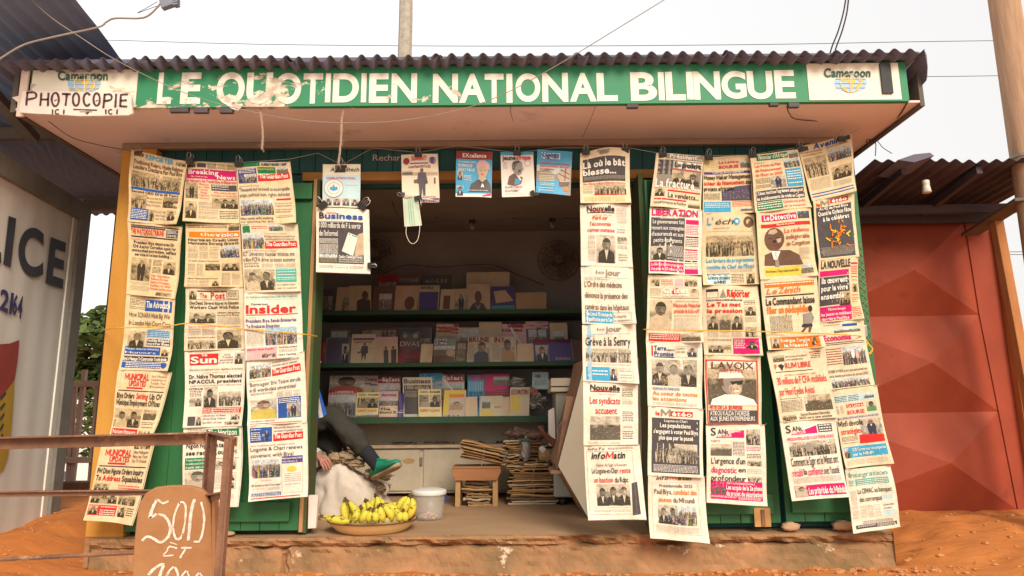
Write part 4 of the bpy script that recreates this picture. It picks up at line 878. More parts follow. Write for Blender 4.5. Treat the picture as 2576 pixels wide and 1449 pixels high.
hung('magazine', 'blue magazine cover with a woman in a pink headscarf', 'magazine', [(1148, 380), (1238, 382), (1236, 497), (1146, 494)], [
 ('R', 0, 0, 1, .18, 'x'), ('R', 0, .18, 1, .93, 'c'), ('T', .18, .06, .84, .14, 'EXcellence', 'w', 2), ('N', .06, .23, .56, .265, 'DR YANGUEKA MARIA', 'w', 1), ('T', .06, .30, .46, .36, 'WOMAN OF', 'w', 1), ('T', .06, .39, .52, .45, 'GREAT VALUE', 'w', 1), ('Y', [(.36, .90), (.42, .72), (.60, .62), (.88, .62), (.97, .72), (1, .90)], 'd'), ('y', [(.62, .60), (.66, .54), (.80, .54), (.86, .60), (.74, .68)], 'e'), ('E', .745, .42, .15, .16, 'e'), ('y', [(.58, .40), (.57, .28), (.66, .20), (.80, .20), (.93, .27), (.95, .42), (.88, .33), (.66, .31)], 'p'),
 ('y', [(.66, .415), (.71, .41), (.71, .43)], 'n'), ('y', [(.78, .41), (.83, .415), (.79, .43)], 'n'), ('y', [(.69, .50), (.80, .50), (.76, .525), (.72, .525)], 'r'), ('y', [(.72, .74), (.75, .70), (.78, .74), (.80, .80), (.75, .78), (.70, .80)], 'w'), ('P', .04, .44, .20, .64, 'F'), ('L', .22, .54, .44, .66, 'w', 1, .03), ('R', 0, .93, .99, 1, 'w'), ('P', .02, .76, .22, .98, 'F'), ('N', .33, .845, .90, .87, 'Too numerous are traces', 'w', 1), ('y', [(.74, .97), (.99, .91), (.99, .96), (.78, .985)], 'm')], 20, (.78, .70, .62))
hung('magazine', 'white magazine cover with a grey portrait in profile and red and black masthead', 'magazine', [(1259, 383), (1340, 382), (1345, 493), (1263, 495)], [
 ('R', .0, .0, 1, .07, 'c'), ('T', .05, .09, .46, .18, 'jeune', 'k', 2), ('T', .48, .09, .92, .18, 'afrique', 'r', 2), ('L', .06, .22, .20, .38, 's', 1, .03), ('E', .82, .27, .09, .065, 'p'), ('E', .82, .27, .07, .05, 'w'), ('y', [(.34, .30), (.40, .22), (.56, .20), (.66, .26), (.66, .33), (.70, .40), (.66, .43), (.62, .50), (.52, .54), (.40, .46)], 's'), ('y', [(.34, .34), (.36, .24), (.44, .205), (.56, .20), (.62, .235), (.48, .26), (.42, .40), (.36, .42)], 'd'), ('y', [(.54, .40), (.62, .40), (.60, .47), (.50, .48)], 'd'), ('y', [(.18, .72), (.24, .55), (.40, .48), (.50, .55), (.66, .58), (.60, .72), (.40, .76)], 'n'), ('y', [(.46, .52), (.56, .56), (.62, .64), (.58, .66)], 'w'), ('y', [(.42, .60), (.56, .62), (.58, .72), (.40, .74)], 'c'), ('E', .48, .67, .05, .03, 'b'),
 ('T', .10, .77, .34, .81, 'UN AUTRE', 'k', 1), ('T', .36, .77, .62, .81, 'CAMEROUN', 'r', 1), ('T', .10, .85, .54, .89, 'EST-IL POSSIBLE ?', 'k', 1), ('L', .08, .92, .66, .96, 's', 1, .02)], 21, (.84, .80, .78))
hung('magazine', 'blue magazine cover with stacked orange stone blocks, rightmost cover over the opening', 'magazine', [(1352, 376), (1439, 382), (1434, 493), (1348, 484)], [
 ('R', 0, 0, 1, .35, 'c'), ('R', .12, .06, .66, .20, 'w'), ('I', .14, .07, .62, .16, 'Lignes', 'b', 2), ('N', .30, .19, .60, .225, "d'Horizon", 'r', 1), ('N', .08, .28, .95, .315, "L'economie camerounaise", 'r', 2), ('N', .10, .35, .95, .385, 'entre promesses, deroutes', 'r', 2), ('N', .10, .42, .50, .455, 'et resilience', 'r', 2), ('Y', [(0, .50), (.30, .44), (.55, .56), (.60, .52), (1, .36), (1, 1), (0, 1)], 's'), ('y', [(.62, .50), (.98, .36), (.98, .70), (.70, .72), (.60, .60)], 'e'), ('y', [(.66, .72), (.95, .70), (.94, .78), (.68, .82)], 'n'), ('y', [(.80, .84), (.93, .82), (.93, .90), (.82, .92)], 'o'), ('Y', [(0, .72), (.6, .66), (.75, .85), (.9, 1), (0, 1)], 'c'), ('L', .08, .52, .52, .84, 'q', 1, .045), ('L', .06, .87, .5, .95, 'w', 1, .04), ('y', [(.7, .42), (.96, .52), (.95, .54), (.69, .44)], 'n'), ('y', [(.64, .52), (.96, .62), (.95, .64), (.63, .54)], 'n'), ('y', [(.82, .40), (.85, .40), (.84, .68), (.81, .68)], 'n')], 22, (.6, .66, .68))
# face mask hung with binder clips
MK = thing('face_mask', 'pale green pleated face mask hanging upside down by a clip below the sepia cover', 'face mask', P(1040, 497, 3.84), None)
g = MB(); Sm = Sheet([P(1015, 497, 3.845), P(1050, 495, 3.845), P(1060, 567, 3.845), P(1019, 570, 3.845)], 3, .003, 0)
prof = [(0, 0), (.30, 0), (.34, .007), (.44, -.001), (.48, .007), (.58, -.001), (.62, .006), (1, 0)]
vs = []
for j in range(7):
    for u, d in prof: p = Sm(u, j/6); vs.append(p+Sm.n*d)
m_ = len(prof); g.add(vs, [(j*m_+i, (j+1)*m_+i, (j+1)*m_+i+1, j*m_+i+1) for j in range(6) for i in range(m_-1)])
g.add([v-Sm.n*.0025 for v in vs], [(j*m_+i, j*m_+i+1, (j+1)*m_+i+1, (j+1)*m_+i) for j in range(6) for i in range(m_-1)])
g.build('pleated_panel', M['mask'], MK)
g = MB()
for a, b in (((0, 0), (0, 1)), ((1, 0), (1, 1)), ((0, 1), (1, 1)), ((0, 0), (1, 0))): g.beam(Sm(*a)+Sm.n*.003, Sm(*b)+Sm.n*.003, .006, .003)
g.build('trim', M['mask_edge'], MK)
g = MB(); g.tube(arc([P(1022, 568, 3.84), P(1022, 590, 3.84), P(1030, 608, 3.84), P(1040, 613, 3.84), P(1050, 604, 3.84), P(1055, 585, 3.84), P(1056, 567, 3.84)]), .0018, 6); g.build('ear_loop', M['mask_edge'], MK)
# column 5 (right of the opening)
np_(5, 'newspaper with large white headline on a dark panel above a row of robed figures', [(1460, 384), (1583, 378), (1585, 514), (1460, 512)], [
 ('N', .34, .02, .60, .055, 'Cameroon', 's', 2), ('E', .48, .075, .10, .03, 's'), ('R', .05, .14, .91, .58, 'd'), ('T', .06, .21, .90, .31, 'Là où le bât', 'w'), ('T', .06, .35, .72, .45, 'blesse...', 'w'), ('L', .08, .48, .90, .56, 's', 1, .02), ('T', .06, .60, .91, .635, 'New Electoral Board Members Sworn-in', 'r', 1), ('L', .05, .66, .26, .82, 's', 1, .02), ('P', .28, .64, .92, .84, 'c'), ('r', .28, .82, .92, .845, 'r'), ('R', .05, .86, .93, .98, 'q'), ('L', .07, .88, .90, .97, 's', 3, .022)], 23, MID, Y1, arch=.02)
def nouvelle(fin, heads, k): return [('T', .13, .04, .68, .12, 'Nouvelle', 'k', 2), ('T', .20, .10, .50, .13, 'Expression', 'r', 2), ('R', .13, .135, .68, .15, 'k'), ('N', .30, .175, .62, .19, fin, 'n')]+heads
np_(5, 'newspaper with a three-line red headline above a black and white portrait', [(1460, 513), (1585, 515), (1591, 671), (1461, 669)], nouvelle('Incertitude', [
 ('T', .24, .20, .54, .26, 'Péril sur', 'r', 1), ('T', .19, .30, .60, .36, "l'économie", 'r', 1), ('T', .13, .40, .67, .46, 'camerounaise', 'r', 1), ('P', .30, .51, .68, .95, 'f'), ('L', .14, .52, .28, .95, 's', 1, .018), ('L', .72, .07, .92, .32, 's', 1, .03), ('N', .72, .40, .88, .42, 'Verdict le', 'k', 1), ('N', .72, .44, .88, .46, '18 fevrier', 'k', 1), ('P', .72, .52, .92, .64, '3'), ('L', .72, .66, .92, .72, 's'), ('N', .74, .80, .90, .82, 'Grève du', 'k', 1), ('N', .74, .84, .92, .86, 'personnel', 'k', 1), ('N', .74, .88, .90, .90, 'soignant', 'k', 1)], 0), 24, NEW, Y1)
np_(5, 'newspaper with a tall three-line brown headline over a blue box', [(1461, 671), (1592, 673), (1597, 816), (1464, 815)], [
 ('N', .28, .07, .44, .13, 'le', 's'), ('T', .46, .06, .76, .15, 'jour', 's'), ('R', .07, .185, .92, .20, 'i'), ('N', .07, .21, .50, .235, 'Visites du Minsante', 'n'), ('T', .06, .27, .78, .36, "L'Ordre des médecins", 'n', 1), ('T', .06, .46, .88, .55, 'dénonce la présence des', 'n', 1), ('T', .06, .66, .90, .75, 'caméras dans les hôpitaux', 'n', 1), ('R', .06, .77, .60, .98, 'c'), ('T', .08, .80, .58, .86, 'Les Lions à 90 minutes de', 'w'), ('T', .08, .89, .58, .95, 'la qualification pour la Can', 'w'), ('N', .62, .83, .84, .88, '16 catégories', 'n'), ('N', .62, .91, .90, .95, 'en compétition', 'n'), ('B', .61, .79, .93, .98, 's', .005)], 25, NEW, Y1)
np_(5, 'newspaper stained by a vertical blue streak, just below the three-line brown headline', [(1464, 817), (1598, 813), (1603, 966), (1467, 958)], [
 ('N', .28, .06, .42, .11, 'le', 's'), ('T', .44, .05, .74, .13, 'jour', 's'), ('R', .07, .165, .90, .18, 'i'), ('Y', [(.10, .0), (.16, .0), (.17, .98), (.09, .98)], 'i'), ('R', .11, .10, .15, .9, 'c'), ('N', .07, .19, .25, .21, 'Yagoua', 'n'), ('T', .06, .24, .90, .37, 'Grève à la Semry', 'k', 1), ('P', .06, .42, .90, .66, 'c'), ('L', .08, .69, .90, .72, 's'), ('R', .06, .74, .50, .98, 'c'), ('L', .18, .80, .46, .94, 'w', 1, .07), ('P', .50, .74, .64, .97, 'F'), ('B', .65, .76, .92, .97, 's', .005), ('L', .68, .79, .90, .94, 's', 1, .05)], 26, NEW, Y1)
np_(5, 'newspaper with a two-line red headline over a rubble photo', [(1467, 961), (1603, 967), (1604, 1118), (1468, 1120)], nouvelle("Financement de l'education", [
 ('T', .12, .24, .68, .34, 'Les syndicats', 'r', 1), ('T', .22, .40, .62, .50, 'accusent', 'r', 1), ('P', .12, .54, .68, .92, 'l'), ('L', .72, .08, .92, .22, 'k', 1, .035), ('L', .72, .26, .92, .34, 's'), ('L', .72, .46, .92, .62, 'k', 1, .035), ('N', .74, .70, .90, .72, 'Difficile', 'r', 1), ('L', .72, .78, .92, .92, 'k', 1, .035), ('L', .08, .95, .68, .985, 's', 3)], 0), 27, NEW, Y1)
np_(5, 'bottom newspaper against the cream rack, three robed men in its photo', [(1469, 1122), (1609, 1118), (1623, 1305), (1478, 1306)], [
 ('I', .06, .03, .36, .06, 'infoTv', 'k', 1), ('L', .42, .035, .88, .06, 'k', 1, .018), ('I', .12, .10, .36, .18, 'info', 'k', 2), ('I', .37, .10, .50, .18, 'M', 'r', 2), ('I', .51, .10, .72, .18, 'atin', 'k', 2), ('B', .04, .08, .86, .93, 's', .005), ('N', .20, .245, .74, .285, 'Séjour du Sgpr à Kousseri', 'n'), ('T', .12, .315, .58, .38, 'Le Logone-et-Chari', 'k', 1), ('T', .61, .315, .80, .38, 'reste', 'r', 1), ('T', .15, .44, .48, .505, 'un bastion', 'r', 1), ('T', .51, .44, .75, .505, 'du Rdpc', 'k', 1), ('P', .18, .53, .76, .82, '3'), ('L', .12, .84, .76, .91, 's', 1, .022), ('Y', [(.80, .52), (.90, .50), (.92, .93), (.78, .95)], 'd')], 28, NEW, Y1, curl=.03)
# column 6
np_(6, 'newspaper with grey photo masthead and large white headline, clipped beside the right shutter', [(1651, 385), (1770, 393), (1764, 529), (1635, 520)], [
 ('R', .20, .01, 1, .10, 's'), ('T', .28, .02, .97, .085, 'Président...', 'w'), ('R', .06, .12, .98, .62, 's'), ('R', .06, .12, .36, .40, 'd'), ('R', .38, .14, .98, .27, 'w'), ('T', .40, .17, .54, .24, 'Le', 'k', 1), ('T', .56, .16, .97, .24, 'point', 'k', 2), ('r', .38, .28, .98, .295, 'r'), ('P', .36, .31, .98, .56, '2'), ('T', .05, .50, .96, .63, 'La fracture...', 'w'), ('R', .30, .67, .98, .70, 'r'), ('P', .06, .65, .26, .80, 'f'), ('T', .32, .73, .96, .81, 'La vendetta...', 'k', 1), ('R', .06, .835, .70, .865, 'r'), ('T', .06, .89, .70, .935, 'Les performances de Paul Biya', 'k', 1), ('P', .74, .88, .98, .97, 'l')], 29, MID, Y1)
np_(6, 'newspaper with large magenta masthead and white text on a black panel', [(1635, 521), (1766, 528), (1764, 692), (1631, 689)], [
 ('T', .04, .03, .92, .12, 'LIBERATION', 'm', 2), ('I', .55, .09, .72, .13, 'Plus', 'k', 0), ('R', .03, .15, .67, .80, 'd'), ('N', .20, .155, .54, .17, 'Marche des titres publics', 'w', 1), ('T', .06, .19, .65, .245, 'Le gouvernement fait', 'w', 1), ('T', .04, .285, .66, .34, 'recours aux compagnies', 'w', 1), ('T', .04, .38, .65, .435, "d'assurances et aux", 'w', 1), ('T', .08, .475, .62, .53, 'petits épargnants', 'w', 1), ('P', .04, .59, .32, .79, 'f'), ('L', .34, .58, .66, .79, 'w', 1, .02), ('R', .69, .17, .94, .24, 'm'), ('L', .69, .26, .94, .40, 'm', 1, .03), ('R', .69, .42, .94, .44, 'k'), ('L', .69, .46, .94, .58, 'k', 1, .03), ('R', .69, .61, .94, .63, 'm'), ('L', .69, .65, .94, .76, 'm', 1, .03), ('R', .69, .78, .94, .80, 'k'), ('L', .69, .82, .94, .90, 'k', 1, .03), ('R', .69, .91, .94, .99, 'm'), ('R', .02, .82, .67, .97, 'm'), ('T', .04, .845, .65, .885, "La fille d'un ministre propriétaire", 'w', 1), ('T', .04, .91, .65, .95, "d'un palais de 200 millions de fcfa", 'w', 1)], 30, NEW, Y1)
np_(6, 'newspaper with a red headline beside a grey photo of a man at a lectern', [(1631, 691), (1765, 693), (1766, 863), (1625, 859)], [
 ('P', .05, .06, .22, .17, '2'), ('L', .24, .07, .46, .17, 'r', 1, .03), ('R', .50, .06, .66, .17, 'p'), ('P', .68, .06, .92, .17, 'c'), ('L', .05, .20, .25, .32, 's'), ('E', .52, .25, .07, .055, 'r'), ('T', .28, .20, .75, .27, 'Crises', 'w'), ('T', .34, .28, .76, .32, '& solutions', 'w'), ('B', .28, .19, .76, .33, 's', .003), ('P', .78, .20, .94, .33, 'h'), ('R', .05, .345, .95, .352, 'k'), ('P', .05, .38, .46, .82, 'h'), ('N', .50, .38, .94, .40, 'Campagne de sante à Meiganga', 'n'), ('T', .48, .425, .96, .48, 'Manaouda Malachie', 'r', 1), ('T', .50, .51, .95, .565, 'préside le kick-off', 'r', 1), ('L', .50, .60, .95, .84, 's', 1, .019), ('R', .05, .87, .62, .99, 'r'), ('L', .07, .885, .60, .98, 'w', 1, .035), ('P', .63, .88, .95, .98, 'l')], 31, MID, Y1)
np_(6, 'newspaper with blue two-line masthead, officials in dark suits and an orange headline', [(1625, 861), (1765, 862), (1766, 1028), (1629, 1020)], [
 ('R', .09, .05, .12, .22, 'r'), ('T', .14, .06, .36, .125, 'Terre', 'b', 2), ('T', .14, .15, .50, .215, 'Promise', 'b', 2), ('T', .37, .11, .52, .13, 'HEBDO', 'k', 2), ('R', .14, .225, .52, .24, 'k'), ('B', .54, .06, .92, .23, 's', .005), ('N', .56, .08, .70, .105, 'Un orfèvre', 'k', 1), ('N', .56, .13, .70, .155, 'de la radio', 'k', 1), ('P', .74, .07, .91, .22, 'F'), ('P', .09, .27, .91, .68, '3'), ('P', .09, .52, .40, .68, 'C'), ('T', .10, .71, .60, .745, "REGION DE L'EXTRÊME-NORD", 'b', 1), ('T', .10, .77, .92, .825, 'Au coeur de toutes', 'o', 1), ('T', .10, .855, .72, .91, 'les attentions', 'o', 1), ('L', .10, .935, .92, .985, 's', 2)], 32, NEW, Y1)
np_(6, 'newspaper nearly filled by a charcoal panel with white text over a group photo', [(1630, 1022), (1767, 1030), (1767, 1201), (1629, 1195)], [
 ('T', .14, .07, .22, .12, 'la', 'r', 2), ('T', .24, .04, .42, .13, 'M', 's', 2), ('R', .42, .05, .82, .13, 'r'), ('T', .44, .06, .80, .12, 'étéo', 'w', 2), ('R', .07, .16, .94, .96, 'd'), ('N', .30, .18, .72, .215, 'Logone-et-Chari', 'w', 1), ('T', .22, .24, .78, .295, 'Les populations', 'w'), ('T', .10, .33, .91, .385, "s'engagent à voter Paul Biya", 'w'), ('T', .20, .42, .82, .475, 'plus que par le passé', 'w'), ('P', .13, .53, .90, .81, 'c'), ('L', .11, .84, .90, .94, 'w', 1, .022)], 33, NEW, Y1)
np_(6, 'lowest newspaper of all, hanging down in front of the concrete step edge', [(1630, 1197), (1773, 1199), (1782, 1365), (1634, 1352)], [
 ('I', .14, .0, .36, .06, 'info', 'n', 2), ('I', .38, .0, .50, .06, 'M', 'o', 2), ('I', .52, .0, .76, .06, 'atin', 'n', 2), ('B', .07, .10, .88, .90, 's', .004), ('N', .20, .135, .78, .18, 'Présidentielle 2025', 'n', 1), ('T', .11, .22, .42, .29, 'Paul Biya,', 'n', 1), ('T', .44, .22, .85, .29, 'candidat des', 'o', 1), ('T', .18, .345, .40, .415, 'jeunes', 'o', 1), ('T', .43, .345, .80, .415, 'du Mfoundi', 'n', 1), ('P', .16, .46, .50, .76, '2'), ('P', .51, .46, .82, .76, 'C'), ('P', .30, .55, .62, .74, 'C'), ('L', .12, .79, .85, .88, 's', 1, .02)], 34, NEW, Y1, curl=.035)
# column 7
np_(7, 'newspaper with a purple strap above a black and red finance headline', [(1770, 394), (1885, 391), (1898, 535), (1768, 537)], [
 ('R', .02, .05, .28, .22, 'q'), ('L', .04, .06, .26, .20, 's', 2, .02), ('T', .34, .09, .74, .13, 'La Lettre', 'r', 2), ('T', .34, .17, .74, .215, 'BOURSE', 'r', 2), ('P', .78, .10, .98, .22, 'L'), ('R', .02, .27, .98, .315, 'v'), ('T', .20, .277, .84, .308, 'CAPITAL-INVESTISSEMENT', 'w', 1), ('T', .02, .34, .97, .405, 'Money Maker Management', 'k'), ('T', .02, .44, .84, .505, 'acteur du financement', 'r'), ('T', .86, .44, .98, .505, 'des', 'k'), ('T', .02, .54, .62, .605, 'projets africains', 'k'), ('P', .38, .60, .96, .78, 'D'), ('Y', [(.38, .62), (.66, .54), (.97, .52), (.97, .79), (.38, .78)], 'f'), ('L', .02, .65, .35, .76, 'k', 1, .02), ('R', .02, .80, .55, .98, 'c'), ('L', .04, .83, .52, .90, 'w', 1, .035), ('L', .58, .80, .96, .90, 'r', 1, .03), ('P', .74, .91, .96, .97, 'L')], 35, OLD2, Y2)
np_(7, 'newspaper with hand-drawn blue masthead above a wide grey crowd photo', [(1768, 538), (1898, 536), (1907, 715), (1766, 719)], [
 ('T', .08, .07, .19, .16, "L'", 'c', 1), ('I', .22, .08, .56, .16, 'éch', 'k', 0), ('E', .64, .12, .065, .05, 'c'), ('E', .64, .12, .03, .022, 'w'), ('E', .88, .12, .10, .08, 'n'), ('E', .88, .12, .05, .04, 'e'), ('I', .20, .20, .50, .22, 'Imposons les faits', 'k', 0), ('L', .08, .25, .95, .28, 's', 1, .02), ('P', .07, .31, .95, .60, 'c'), ('T', .08, .63, .94, .68, 'Les leviers du programme', 'c'), ('T', .08, .72, .94, .77, "continu du Chef de l'État", 'c'), ('L', .08, .785, .93, .83, 's', 2, .014), ('R', .08, .85, .51, .99, 'l'), ('R', .08, .84, .51, .865, 'k'), ('T', .10, .875, .50, .92, 'La lettre circulaire', 'k', 1), ('T', .20, .94, .42, .98, 'du MINFI', 'k', 1), ('L', .53, .85, .76, .98, 'k', 1, .026), ('P', .79, .84, .94, .99, 'f')], 36, OLD2, Y2)
np_(7, 'newspaper with bold two-line red headline above three small portraits, crossed by the cord', [(1766, 720), (1907, 717), (1913, 895), (1772, 892)], [
 ('B', .07, .05, .27, .18, 'k', .006), ('R', .07, .05, .27, .09, 'k'), ('Y', [(.29, .18), (.36, .05), (.42, .18)], 's'), ('N', .48, .055, .74, .08, 'Le Jeune', 'k'), ('T', .43, .07, .86, .165, 'Réporter', 'r'), ('R', .07, .20, .71, .225, 'k'), ('T', .08, .205, .68, .22, 'CONTRE LA CAF', 'w', 1), ('T', .08, .25, .68, .305, 'Le Tas met', 'r'), ('T', .08, .34, .70, .395, 'la pression', 'r'), ('P', .07, .42, .28, .64, 'f'), ('P', .29, .42, .49, .64, 'l'), ('P', .50, .42, .71, .64, 'f'), ('L', .74, .22, .94, .28, 'k', 1, .028), ('P', .74, .30, .94, .44, 'f'), ('L', .74, .46, .94, .54, 's'), ('L', .08, .66, .70, .74, 's', 3), ('P', .74, .60, .94, .74, 'c'), ('N', .08, .77, .50, .79, 'Les clarifications de la', 'k', 1), ('P', .08, .85, .50, .97, '3'), ('R', .53, .76, .96, .98, 'm'), ('L', .55, .78, .73, .90, 'w', 1, .032), ('P', .74, .79, .94, .92, 'f')], 37, MID, Y2)
np_(7, 'newspaper with a red frame around a smiling man in cap and sunglasses', [(1772, 894), (1913, 897), (1918, 1067), (1775, 1067)], [
 ('B', .02, .06, .95, 1.0, 'r', .022), ('P', .05, .12, .92, .72, 'l'), ('R', .06, .09, .91, .20, 'w'), ('T', .12, .10, .88, .19, 'LAVOIX', 'n', 1), ('T', .28, .20, .68, .245, 'DES JEUNES', 'r', 1), ('y', [(.08, .73), (.12, .64), (.34, .57), (.60, .57), (.86, .64), (.93, .73)], 'w'), ('y', [(.26, .42), (.24, .36), (.30, .32), (.34, .46)], 'n'), ('E', .48, .43, .19, .15, 's'), ('E', .54, .49, .12, .09, 'e'), ('y', [(.24, .34), (.26, .24), (.44, .23), (.62, .22), (.70, .32)], 'w'), ('y', [(.44, .38), (.68, .36), (.67, .42), (.58, .43), (.55, .40), (.48, .43)], 'k'), ('y', [(.50, .515), (.62, .50), (.60, .525), (.54, .535)], 'w'), ('T', .07, .735, .66, .785, 'FÊTE DE LA JEUNESSE', 'r'), ('R', .05, .80, .93, .985, 'd'), ('T', .07, .815, .78, .875, "ATIKOU KALDA S'ADRESSE", 'w', 1), ('T', .07, .895, .88, .95, 'AUX JEUNES ENTREPRENEURS', 'w', 1)], 38, MID, Y2)
def sansdt(bl): return [('T', .08, .05, .17, .14, 'S', 'k', 1), ('T', .20, .065, .38, .125, 'ANs', 'k', 1), ('Y', [(.17, .16), (.50, .10), (.66, .07), (.66, .17), (.17, .17)], 'm'), ('T', .20, .125, .44, .16, 'DETOUR', 'w', 1)]+bl
np_(7, 'newspaper with a tall black headline holding one magenta word, above the rusty hinge', [(1775, 1068), (1922, 1068), (1930, 1273), (1778, 1264)], sansdt([
 ('L', .40, .07, .64, .10, 's'), ('P', .69, .06, .92, .26, 'c'), ('T', .08, .20, .24, .225, 'PAEPYS', 'r', 1), ('P', .07, .25, .44, .40, 'l'), ('L', .46, .22, .66, .40, 'k', 1, .022), ('L', .69, .28, .92, .33, 'm', 1, .025), ('L', .69, .37, .92, .43, 'k', 1, .025), ('P', .69, .45, .93, .52, 'c'), ('L', .69, .56, .92, .62, 's', 1, .025), ('P', .69, .65, .93, .72, 'c'), ('T', .08, .43, .66, .50, "L'urgence d'un", 'k', 1), ('T', .08, .545, .51, .615, 'diagnostic', 'm', 1), ('T', .54, .545, .66, .60, 'en', 'k', 1), ('T', .08, .65, .66, .715, 'profondeur', 'k', 1), ('R', .07, .72, .93, .95, 'm'), ('P', .08, .73, .32, .89, 'l'), ('N', .34, .735, .80, .755, 'PORT AUTONOME DE DOUALA', 'w', 1), ('T', .33, .77, .92, .82, 'Les acquis de la 2e phase', 'w'), ('T', .33, .845, .92, .895, 'du projet de sécurisation', 'w'), ('L', .08, .905, .92, .94, 'w', 2, .016)]), 39, NEW, Y2)
# column 8
np_(8, 'newspaper with dark green masthead strip, top of the second column from the right', [(1886, 392), (2005, 375), (2039, 520), (1901, 535)], [
 ('R', .12, .02, .78, .12, 'g'), ('I', .16, .035, .76, .10, "Financier d'Afrique", 'w', 1), ('P', .80, .02, .99, .14, 'L'), ('N', .06, .15, .26, .17, 'Budget 2025', 'n'), ('T', .06, .19, .60, .235, 'Les 4 axes du Plan', 'r', 1), ('T', .06, .27, .60, .315, 'de financement', 'r', 1), ('T', .06, .35, .60, .395, "de l'Etat en 2025", 'r', 1), ('L', .05, .43, .34, .60, 'k', 1, .024), ('P', .34, .41, .64, .62, 'S'), ('P', .66, .15, .98, .30, 'C'), ('R', .66, .32, .98, .62, 'c'), ('L', .68, .36, .96, .58, 'w', 1, .05), ('R', .04, .64, .97, .82, 'd'), ('T', .05, .66, .95, .71, "L'Umac institue l'agrément unique pour", 'w'), ('T', .05, .75, .95, .80, 'les établissements de crédit en Cemac', 'w'), ('R', .04, .83, .50, .98, 'g'), ('L', .06, .85, .48, .96, 'w', 1, .05), ('N', .52, .85, .94, .89, 'Comment tirer profit', 'm', 1), ('N', .52, .93, .92, .96, 'de la femme', 'm', 1)], 40, OLD2, Y1-.008)
np_(8, 'newspaper with pink rounded masthead and large portrait of a bald man in a suit', [(1902, 534), (2038, 524), (2053, 695), (1913, 703)], [
 ('R', .10, .05, .72, .15, 'm'), ('T', .14, .065, .24, .13, 'Le', 'w', 2), ('T', .26, .065, .70, .135, 'Détective', 'w'), ('R', .74, .04, .96, .15, 'd'), ('R', .74, .04, .96, .07, 'c'), ('R', .08, .19, .96, .245, 'r'), ('N', .36, .20, .66, .225, 'Marché de primes', 'w', 1), ('Y', [(.10, .80), (.12, .64), (.34, .58), (.56, .60), (.72, .68), (.78, .82)], 'n'), ('E', .30, .42, .17, .17, 'n'), ('y', [(.20, .33), (.24, .28), (.34, .27), (.37, .32), (.30, .35)], 'e'), ('y', [(.34, .42), (.42, .41), (.41, .47), (.36, .48)], 'e'), ('y', [(.24, .585), (.40, .60), (.34, .72), (.28, .72)], 'w'), ('y', [(.30, .61), (.35, .61), (.37, .82), (.30, .82)], 's'), ('y', [(.20, .40), (.27, .398), (.27, .410), (.20, .41)], 'k'), ('y', [(.33, .398), (.40, .40), (.40, .41), (.33, .41)], 'k'), ('y', [(.25, .505), (.36, .505), (.33, .52), (.28, .52)], 'x'), ('y', [(.28, .43), (.33, .43), (.335, .47), (.275, .47)], 'k'), ('T', .48, .29, .92, .345, 'La résilience', 'r', 1), ('T', .50, .385, .92, .44, 'indégivrable', 'x', 1), ('T', .50, .48, .92, .535, 'de Congelcam', 'x', 1), ('L', .72, .58, .92, .76, 's', 1, .016), ('R', .10, .83, .74, .96, 'y'), ('T', .12, .87, .70, .905, 'David Abouem à Tchoyi rassure en paix à Kiev', 'k', 1), ('P', .74, .82, .94, .95, 'L')], 41, OLD2, Y1-.008)
np_(8, 'newspaper with orange script masthead and a small child in shorts', [(1915, 704), (2053, 695), (2069, 874), (1931, 881)], [
 ('R', .06, .05, .94, .12, 'o'), ('L', .08, .065, .92, .11, 'w', 1, .045), ('I', .08, .14, .26, .21, 'Le', 'o', 1), ('I', .29, .13, .68, .21, 'Zénith', 'o', 1), ('R', .70, .13, .93, .22, 'q'), ('R', .06, .235, .93, .255, 'k'), ('T', .06, .28, .93, .37, 'Le Commandant laisse', 'k'), ('T', .06, .40, .80, .49, 'filer un pédophile', 'o'), ('L', .09, .53, .50, .77, 'k', 1, .020), ('y', [(.70, .52), (.86, .50), (.90, .58), (.85, .66), (.70, .66)], 's'), ('y', [(.68, .66), (.85, .66), (.86, .70), (.76, .71), (.66, .70)], 'k'), ('y', [(.72, .70), (.77, .70), (.68, .78), (.64, .77)], 'n'), ('y', [(.79, .70), (.85, .70), (.80, .79), (.77, .79)], 'n'), ('E', .84, .45, .04, .045, 'k'), ('R', .06, .83, .94, .99, 'o'), ('P', .08, .84, .22, .98, 'f'), ('T', .24, .86, .78, .90, 'Rodrigue Tongue', 'w'), ('T', .30, .93, .74, .97, 'le Messie', 'w'), ('P', .80, .84, .92, .97, 'f')], 42, MID, Y1-.008)
np_(8, 'newspaper with small Africa map in its red masthead, second column from the right', [(1931, 884), (2070, 873), (2102, 1050), (1961, 1063)], [
 ('P', .08, .07, .28, .16, 'l'), ('N', .30, .08, .70, .105, 'Les travaux de la phase 2', 'k', 1), ('N', .30, .125, .62, .15, 'avec satisfaction', 'k', 1), ('R', .74, .05, .94, .065, 'r'), ('L', .76, .08, .94, .15, 'k', 1, .03), ('T', .08, .20, .12, .26, 'F', 'r', 1), ('y', [(.14, .21), (.20, .19), (.25, .22), (.22, .26), (.20, .29), (.17, .24)], 'k'), ('T', .27, .19, .74, .26, 'RUM LIBRE', 'r', 1), ('R', .08, .30, .76, .312, 'k'), ('N', .22, .345, .80, .365, 'SOUTIEN A LA JEUNESSE DE LA LEKIE', 'n'), ('T', .07, .39, .97, .48, '30 millions de F CFA mobilisés', 'r', 1), ('T', .07, .54, .72, .63, 'par Henri Eyebe Ayissi', 'r', 1), ('L', .06, .68, .48, .88, 'k', 1, .022), ('P', .52, .66, .97, .88, 'l'), ('P', .05, .91, .32, .99, 'c'), ('T', .40, .90, .90, .935, 'Gaston Eloundou Essomba', 'k', 1), ('N', .36, .95, .92, .98, '2025 sera une année', 'k', 1)], 43, MID, Y1-.008)
